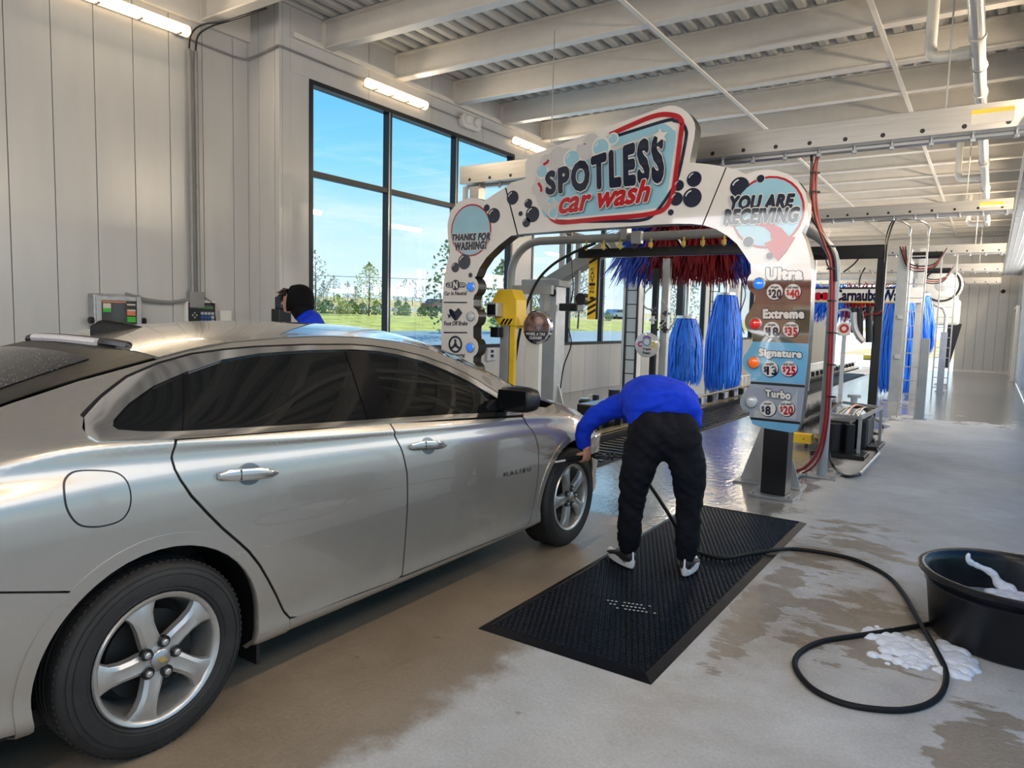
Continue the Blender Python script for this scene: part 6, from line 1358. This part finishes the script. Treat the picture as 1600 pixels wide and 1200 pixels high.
tag(MB().lathe([(0,.14),(.346,.14)],(TX,TY,0),2,40).build('soapy_water',fmr),'dull soapy water lying in the black tub','water')
# foam streak on the inner wall and foam on the water
def blobs(name,label,pts,mat,cat='foam',vox=.006,sm=4):
    mb=MB()
    for (p,r,sc) in pts: mb.sphere(p,r,10,7,sc)
    o=mb.build(name,mat,None,fix=False); md=o.modifiers.new('r','REMESH'); md.mode='VOXEL'; md.voxel_size=vox; md.use_smooth_shade=True; s=o.modifiers.new('s','SMOOTH'); s.iterations=sm
    dg=bpy.context.evaluated_depsgraph_get(); dg.update(); m2=bpy.data.meshes.new_from_object(o.evaluated_get(dg)); o.modifiers.clear(); o.data=m2; m2.polygons.foreach_set('use_smooth',[True]*len(m2.polygons)); 
    if not m2.materials: m2.materials.append(mat)
    tag(o,label,cat,kind='stuff'); return o
pts=[]
for k in range(46):
    t=k/45; ang=math.radians(124-16*t*t-20*t+4*math.sin(9*t)); z=.305-.165*t; rr=.335+.032*(z-.03)/.27
    pts.append(((TX+rr*math.cos(ang),TY+rr*math.sin(ang),z),.007+.016*t*t+.008*random.random(),(1,1,1.3)))
for k in range(70):
    a=random.uniform(30,112); r=random.uniform(.16,.32); pts.append(((TX+r*math.cos(math.radians(a)),TY+r*math.sin(math.radians(a)),.142),.012+.024*random.random(),(1,1,.5)))
blobs('soap_foam','white soap foam running down the inside wall of the black tub',pts,M['foam'])
pts=[]
for (px,py,s,w) in [(1365,990,.8,6),(1378,997,1,10),(1395,1006,1.2,12),(1412,1010,1.2,14),(1430,1018,1.2,14),(1398,1020,1,12),(1440,1030,.9,10),(1418,1033,.7,8),(1470,1020,1.2,8),(1482,1032,1.5,14),(1495,1040,1.5,14),(1488,1048,1.3,10),(1476,1010,1,6),(1505,1035,1,8),(1460,1012,.7,6),(1436,1041,.6,5)]:
    for k in range(34):
        p=at(px+random.gauss(0,w*1.0),py+random.gauss(0,w*.55),2,0); pts.append(((p.x,p.y,.0),.013*s*random.choice((.5,.8,1.1,1.7)),(1.4,1.4,.8)))
blobs('foam_puddle','splash of bluish white soap foam on the wet concrete beside the tub',pts,M['foam'],vox=.0035,sm=10)
T_=thing('brush_handle','pale wooden brush handle leaning inside the tub at the picture edge','brush',(.36,3.55,.2)); 
MB().tube([(.40,3.95,.33),(.30,4.2,.17)],[.020,.016],10).build('handle',M['wood'],T_,smooth=True); MB().box(.24,.37,4.18,4.25,.145,.19).build('head',M['wood'],T_,bevel=.008)
# ================================================================ PERSON SPRAYING THE WHEEL
PO=Vector((-1.555,3.94,0)); r_=Vector((.832,.555,0)); f_=Vector((-.555,.832,0))
def W3(a,b_,z): return PO+r_*a+f_*b_+Vector((0,0,z))
pe=thing('person','person in blue fleece and black trousers bending over the front wheel','person',(PO.x,PO.y,.0))
# trousers: one surface
nod=[(W3(0,-.02,.90),(.155,.125)),      #0 pelvis root
 (W3(0,.08,1.0),(.185,.135)),        #1 waist
 (W3(-.115,-.005,.80),(.125,.135)),(W3(-.150,-.02,.64),(.100,.112)),(W3(-.165,.02,.47),(.078,.084)),(W3(-.172,.03,.33),(.070,.076)),(W3(-.170,.045,.22),(.076,.080)),(W3(-.163,.065,.15),(.056,.060)),(W3(-.158,.075,.10),(.044,.048)),
 (W3(.115,-.03,.80),(.125,.135)),(W3(.150,-.06,.64),(.100,.112)),(W3(.160,-.03,.47),(.078,.084)),(W3(.160,-.04,.33),(.070,.076)),(W3(.159,-.045,.22),(.076,.080)),(W3(.157,-.04,.15),(.056,.060)),(W3(.155,-.033,.10),(.044,.048))]
TRN=list(nod)
# fleece: torso loft and sleeves fused into one surface
def fuse(name,objs,mb,mat,parent,vox=.011,it=8):
    bm=bmesh.new()
    for o in objs: bm.from_mesh(o.data)
    me=bpy.data.meshes.new('x'); me.from_pydata(mb.v,[],mb.f); b2=bmesh.new(); b2.from_mesh(me); bmesh.ops.recalc_face_normals(b2,faces=b2.faces); b2.to_mesh(me); b2.free(); bm.from_mesh(me); bm.to_mesh(me); bm.free()
    for o in objs: bpy.data.objects.remove(o)
    o=bpy.data.objects.new(name,me); COL.objects.link(o)
    md=o.modifiers.new('r','REMESH'); md.mode='VOXEL'; md.voxel_size=vox; sm=o.modifiers.new('s','SMOOTH'); sm.iterations=it; sm.factor=.6
    dg=bpy.context.evaluated_depsgraph_get(); dg.update(); m2=bpy.data.meshes.new_from_object(o.evaluated_get(dg)); o.modifiers.clear(); o.data=m2; m2.materials.clear(); m2.materials.append(mat)
    m2.polygons.foreach_set('use_smooth',[True]*len(m2.polygons)); put(o,parent); return o
def wrinkle(o,amp,fn):
    from mathutils import noise
    me=o.data
    for v in me.vertices:
        p=v.co; d=fn(p); v.co=p+v.normal*amp*d
    me.update()
def loft(secs,n=24,fold=0):
    """secs: (centre, half-width vector, half-height vector)"""
    mb=MB(); V=[]
    for i,(c,a,b_) in enumerate(secs):
        for k in range(n):
            q=2*PI*k/n; V.append(c+a*(abs(math.cos(q))**.9*(1 if math.cos(q)>0 else -1))+b_*(abs(math.sin(q))**.9*(1 if math.sin(q)>0 else -1)))
    m=len(secs); mb.add(V,[(i*n+k,i*n+(k+1)%n,(i+1)*n+(k+1)%n,(i+1)*n+k) for i in range(m-1) for k in range(n)]+[tuple(range(n)),tuple((m-1)*n+k for k in range(n))]); return mb
Z=Vector((0,0,1))
secs=[(W3(.01,-.035,.90),r_*.198,(Z*.155-f_*.03)),(W3(.01,.0,.945),r_*.214,(Z*.158-f_*.05)),(W3(.01,.08,.985),r_*.222,(Z*.160-f_*.04)),(W3(.0,.18,1.015),r_*.222,Z*.160),(W3(0,.28,1.025),r_*.224,Z*.152),(W3(-.005,.37,1.0),r_*.220,(Z*.142+f_*.04)),(W3(-.01,.45,.95),r_*.195,(Z*.125+f_*.06)),(W3(-.01,.51,.90),r_*.13,(Z*.09+f_*.05))]
nod=[(W3(-.12,.38,.99),(.09,.09)),(W3(-.21,.42,.965),(.088,.088)),(W3(-.32,.44,.905),(.072,.074)),(W3(-.405,.45,.845),(.066,.068)),(W3(-.428,.46,.77),(.050,.054)),(W3(-.418,.46,.69),(.046,.048)),(W3(-.416,.46,.665),(.042,.044))]
s1=skinobj('sl',nod,[(i,i+1) for i in range(len(nod)-1)],M['shirt'],None)
nod=[(W3(.13,.38,.98),(.09,.09)),(W3(.20,.46,.93),(.085,.085)),(W3(.18,.50,.80),(.070,.072)),(W3(.06,.46,.67),(.058,.062)),(W3(-.01,.44,.60),(.052,.056)),(W3(-.07,.43,.635),(.042,.044))]
s2=skinobj('sl',nod,[(i,i+1) for i in range(5)],M['shirt'],None)
from mathutils import noise as nz_
fl_=fuse('fleece',[s1,s2],loft(secs),M['shirt'],pe)
rdg=lambda x,y,z:.45-abs(nz_.noise(Vector((x,y,z))))*1.6
wrinkle(fl_,.013,lambda p:rdg(p.x*5+p.z*4,p.y*5,p.z*9-p.x*5)+.5*rdg(p.x*13+3,p.y*11,p.z*20)+.25*nz_.noise(Vector((p.x*30,p.y*30,p.z*40))))
t1=skinobj('tr',TRN,[(0,1),(0,2),(2,3),(3,4),(4,5),(5,6),(6,7),(7,8),(0,9),(9,10),(10,11),(11,12),(12,13),(13,14),(14,15)],M['pants'],None)
bt_=MB(); bt_.sphere(W3(-.085,-.035,.84),.118,16,12,(1,1,1.25)).sphere(W3(.09,-.05,.84),.118,16,12,(1,1,1.25)).sphere(W3(0,-.05,.85),.118,16,12,(1,1,1.1))
tr_=fuse('trousers',[t1],bt_,M['pants'],pe,it=5)
wrinkle(tr_,.014,lambda p:(.8*rdg(p.x*6+p.z*3,p.y*6,p.z*11+p.x*9)+.55*rdg(p.x*14,p.y*14,p.z*24-p.x*12)))
# head and neck hang forward, hair
hd_=skinobj('head',[(W3(0,.50,.93),.062),(W3(.0,.58,.87),.06),(W3(0,.66,.80),(.078,.09)),(W3(0,.68,.70),(.070,.085)),(W3(0,.66,.63),(.050,.058)),(W3(0,.765,.70),(.012,.016))],[(0,1),(1,2),(2,3),(3,4),(3,5)],M['skin'],pe)
hr=MB().sphere(W3(0,.665,.765),.098,16,12,(.86,1.0,1.1)).build('hair',M['hair'],hd_,smooth=True)
# left hand gripping the wand; fingers curl round it
HW=W3(-.415,.455,.615); tip=at(868,722,0,-2.185); rear=W3(-.03,.42,.63)
wd=(tip-HW).normalized()
def hand(name,wrist,grip,axis,back,parent,sgn=1):
    """closed hand fused into one surface: palm across the rod, four fingers curled round it, thumb from the side of the palm"""
    ax=axis.normalized(); wv=(wrist-grip); wv=(wv-ax*wv.dot(ax)).normalized(); bk=back-ax*back.dot(ax); bk=(bk-wv*bk.dot(wv)).normalized()
    mb=MB()
    def ell(c,a,b_,d):
        k=len(mb.v); mb.sphere((0,0,0),1,16,10); mb.v[k:]=[tuple(c+ax*(v[0]*a)+bk*(v[1]*b_)+wv*(v[2]*d)) for v in mb.v[k:]]
    ell(grip+bk*.026+wv*.020,.043,.017,.046)
    mb.tube([grip+bk*.020+wv*.045,grip+bk*.012+wv*.075,wrist+wv*.035],[.027,.0255,.028],12)
    for k,(off,ln,r0) in enumerate(((.033,.92,.0098),(.0115,1.0,.0104),(-.010,.97,.0100),(-.031,.82,.0088))):
        pts=[grip+ax*off+bk*.026+wv*.004]
        for ang in (28,62,100,138,178,215): a=math.radians(ang*ln); pts.append(grip+ax*(off*.96)+(bk*math.cos(a)-wv*math.sin(a))*.0245)
        mb.tube(pts,[r0*1.05,r0*1.12,r0,r0*1.08,r0*.96,r0*.92,r0*.7],10)
    mb.tube([grip+bk*.022+wv*.030+ax*.026,grip+bk*.012+wv*.026+ax*.050,grip-bk*.006+wv*.022+ax*.058,grip-bk*.022+wv*.010+ax*.052],[.014,.0125,.0115,.008],10)
    fuse(name,[],mb,M['skin'],parent,vox=.0035,it=2)
hand('left_hand',W3(-.415,.46,.668),HW,wd,Vector((0,0,.25))-f_,pe,1)
hand('right_hand',W3(-.085,.43,.655),W3(-.12,.43,.612),wd,Vector((0,0,.2))-f_,pe,-1)
# shoes
for (a,b_,tw) in ((-.157,.055,-.35),(.155,-.052,.45)):
    d=(f_*math.cos(tw)+r_*math.sin(tw)); s=Vector((-d.y,d.x,0)); hp=W3(a,b_,.03)
    def ell(t,w,z): return hp+d*t+s*w+Vector((0,0,z))
    sh=MB(); V=[];n=14
    prof=[(-.035,.022,.085,.045),(-.02,.033,.100,.03),(.02,.036,.105,.02),(.07,.038,.085,.018),(.12,.042,.062,.018),(.18,.047,.048,.018),(.225,.040,.036,.02),(.25,.018,.024,.02)]
    for (t,w,hh,zb_) in prof:
        for k in range(n):
            q=2*PI*k/n; V.append(ell(t,w*math.cos(q),zb_+max(0,(hh-zb_)*(.5+.5*math.sin(q)))))
    sh.add(V,[(i*n+k,i*n+(k+1)%n,(i+1)*n+(k+1)%n,(i+1)*n+k) for i in range(7) for k in range(n)]+[tuple(range(n)),tuple(7*n+k for k in range(n))])
    so_=sh.build('shoe',M['shoe'],pe,smooth=True)
    # wavy white sole
    V=[];n=40
    for k in range(n):
        q=2*PI*k/n; t=.105+.150*math.cos(q); w=(.043+.008*math.cos(q+.3))*math.sin(q)*(1.05 if abs(math.sin(q))>.3 else 1.2)
        zt=.030+.014*math.cos(4*q)+(.012 if math.cos(q)<-.8 else 0)
        for z,g in ((0,.94),(.012,1.0),(zt,1.03),(zt,.80)): V.append(ell(.105+(t-.105)*g,w*g,z))
    MB().add(V,[(4*k+j,4*k+j+1,4*((k+1)%n)+j+1,4*((k+1)%n)+j) for k in range(n) for j in range(3)]+[tuple(4*k for k in range(n)),tuple(4*k+3 for k in range(n))]).build('sole',M['sole'],so_,smooth=True)
    p0=ell(-.040,0,.055); MB().bar(p0,p0+Vector((0,0,.045))+d*.006,.010,.004,upv=d).build('heel_tab',M['sole'],so_)
    sg=1 if a>0 else -1
    mb=MB(); 
    for q in range(6):
        pass
    mb.add([ell(.03,sg*-.040*-1,.055),ell(.06,sg*.044,.045),ell(.15,sg*.046,.052),ell(.06,sg*.043,.060)],[(0,1,2,3)]).build('side_stripe',M['sole'],so_)
# wand
wn=thing('spray_wand','black ribbed spray wand with a white nozzle tip held at the front tyre','spray wand',tuple(HW))
MB().tube([HW-wd*.10,tip-wd*.10],[.013,.015],10).build('grip_tube',M['rubber'],wn,smooth=True)
mb=MB(); L_=(tip-wd*.10-HW).length
for k in range(int(L_/.014)): 
    c=HW+wd*(.03+.014*k)
    if (c-HW).length<L_: mb.tube([c,c+wd*.006],[.0175,.0175],8)
mb.build('grip_ribs',M['rubber'],wn,kind='stuff')
MB().tube([tip-wd*.10,tip],[.007,.006],8).build('nozzle_tip',M['pvc'],wn,smooth=True,label='white nozzle tip')
e0=HW-wd*.10; e1=at(968,712,0,-2.02); 
MB().tube([e0,rear],.010,8).build('valve_pipe',M['black'],wn)
dd=(rear-e0).normalized()
for k,(t,r) in enumerate(((.01,.020),(.03,.026),(.05,.018),(.10,.022),(.13,.028))): MB().tube([e0+dd*t,e0+dd*(t+.016)],r,10).build('fitting',M['black'],wn,smooth=True)
# hose: from the wand down to the mat and round in a loop to the tub
h=MB(); G=lambda px,py,z=.013:at(px,py,2,z)
hp=[rear,rear+Vector((.05,0,-.04)),at(1012,750,1,4.55),at(1030,780,1,4.5),at(1046,805,1,4.45)]
hp+=[G(1068,842,.05),G(1088,862,.034),G(1130,872,.034),G(1175,865,.034),G(1212,859.5,.034),G(1240,858),G(1290,864),G(1340,876),G(1385,899),G(1412,928,.013),G(1437,972,.024),G(1462,1015,.03),G(1478,1050,.013),G(1473,1080),G(1452,1099),G(1415,1109),G(1368,1108),G(1318,1099),G(1275,1080),G(1250,1056),G(1242,1035),G(1252,1018),G(1285,1002),G(1340,993),G(1400,984),G(1440,977,.013),G(1468,972,.013),G(1490,972,.013)]
hs=tag(h.tube(spline(hp,8),.0125,10).build('hose',M['rubber'],smooth=True),'black rubber hose looping over the concrete from the wand to the tub','hose')
# ================================================================ PERSON BEHIND THE CAR
Q=at(466,470,0,-5.05); Q=Vector((Q.x,Q.y,0)); 
p2=thing('person','person in a black hood and blue jacket standing behind the car roof, in profile','person',tuple(Q))
fd=-r_; sdv=Vector((-fd.y,fd.x,0))
def V2_(f,s,z): return Q+fd*f+sdv*s+Vector((0,0,z))
ht=at(466,444,1,Q.y).z-.02   # hood crown
k0=ht-.125
body=skinobj('body',[(V2_(-.10,0,.95),(.17,.12)),(V2_(-.10,0,1.15),(.16,.125)),(V2_(-.11,0,1.33),(.18,.14)),(V2_(-.09,0,1.45),(.12,.115)),(V2_(-.01,0,1.53),(.055,.06)),(V2_(.03,0,k0),(.078,.10)),
  (V2_(-.12,.18,1.38),.085),(V2_(.02,.25,1.15),.055),(V2_(.12,.24,.95),.045),(V2_(-.12,-.18,1.38),.085),(V2_(.02,-.25,1.15),.055),(V2_(.12,-.24,.95),.045),
  (V2_(0,.10,.80),.10),(V2_(0,.11,.48),.075),(V2_(0,.11,.10),.055),(V2_(.12,.12,.04),.04),(V2_(0,-.10,.80),.10),(V2_(0,-.11,.48),.075),(V2_(0,-.11,.10),.055),(V2_(.12,-.12,.04),.04)],
  [(0,1),(1,2),(2,3),(3,4),(4,5),(2,6),(6,7),(7,8),(2,9),(9,10),(10,11),(0,12),(12,13),(13,14),(14,15),(0,16),(16,17),(17,18),(18,19)],M['shirt'],p2)
# face: profile surface with brow, nose, lips and chin
mb=MB(); V=[]; n=17
pf=[(.105,.060),(.112,.045),(.113,.028),(.107,.014),(.110,.004),(.122,-.010),(.132,-.020),(.126,-.029),(.112,-.034),(.117,-.043),(.112,-.050),(.115,-.058),(.104,-.067),(.107,-.080),(.100,-.092),(.075,-.100),(.045,-.090)]
for (fx,z) in pf:
    for j in range(13):
        a=PI*(j/12-.5); wd_=.066 if z>-.05 else .066-(abs(z)-.05)*.5
        nose=max(0,fx-.108)*(1-min(1,abs(a)/.32)); fb=min(fx,.108)
        V.append(V2_(.02+(fb)*math.cos(a)**.7+nose,wd_*math.sin(a),k0+z-.005))
mb.add(V,[(i*13+j,i*13+j+1,(i+1)*13+j+1,(i+1)*13+j) for i in range(n-1) for j in range(12)]); mb.build('face',M['skin'],p2,smooth=True,angle=80)
for s in (-1,1): MB().sphere(V2_(.108,s*.028,k0+.012),.010,8,6).build('eye',M['paper'],p2); MB().sphere(V2_(.1165,s*.028,k0+.012),.004,6,4).build('pupil',M['black'],p2)
# hood shell
mb=MB(); V=[]; ns,nc=22,9
for i in range(ns):
    t=2*PI*i/ns
    for j in range(nc):
        u=j/(nc-1); R=(.118+.022*math.sin(PI*u*.8))*max(.03,math.cos(u*PI/2))**.55; 
        V.append(V2_(.072-.205*math.sin(u*PI/2)-.015*math.cos(t)*(1-u),R*math.sin(t)*.88,k0+.0+ (R*(1.12 if math.cos(t)>0 else .88))*math.cos(t)+.005*math.sin(6*u)))
mb.add(V,[(i*nc+j,i*nc+j+1,((i+1)%ns)*nc+j+1,((i+1)%ns)*nc+j) for i in range(ns) for j in range(nc-1)]+[tuple(i*nc+nc-1 for i in range(ns))]); mb.build('hood',M['hood'],p2,smooth=True,angle=80)
MB().tube([V2_(-.06,0,1.50),V2_(-.03,0,1.54),V2_(-.02,0,1.60)],[.10,.10,.09],16).build('hood_collar',M['hood'],p2,smooth=True)
mb=MB()
for k in range(46):
    a=random.uniform(-1.1,1.1); z=random.uniform(.040,.10); L_=random.uniform(.035,.075); p=V2_(.065+.045*math.cos(a),.06*math.sin(a),k0+z)
    d=fd*random.uniform(.6,1.2)+sdv*random.uniform(-.5,.5)+Vector((0,0,random.uniform(-.9,.1))); mb.tube([p,p+d*L_*.6,p+d*L_+Vector((0,0,-.01))],[.012,.009,.001],5)
mb.build('hair',M['hair'],p2,smooth=True,kind='stuff')
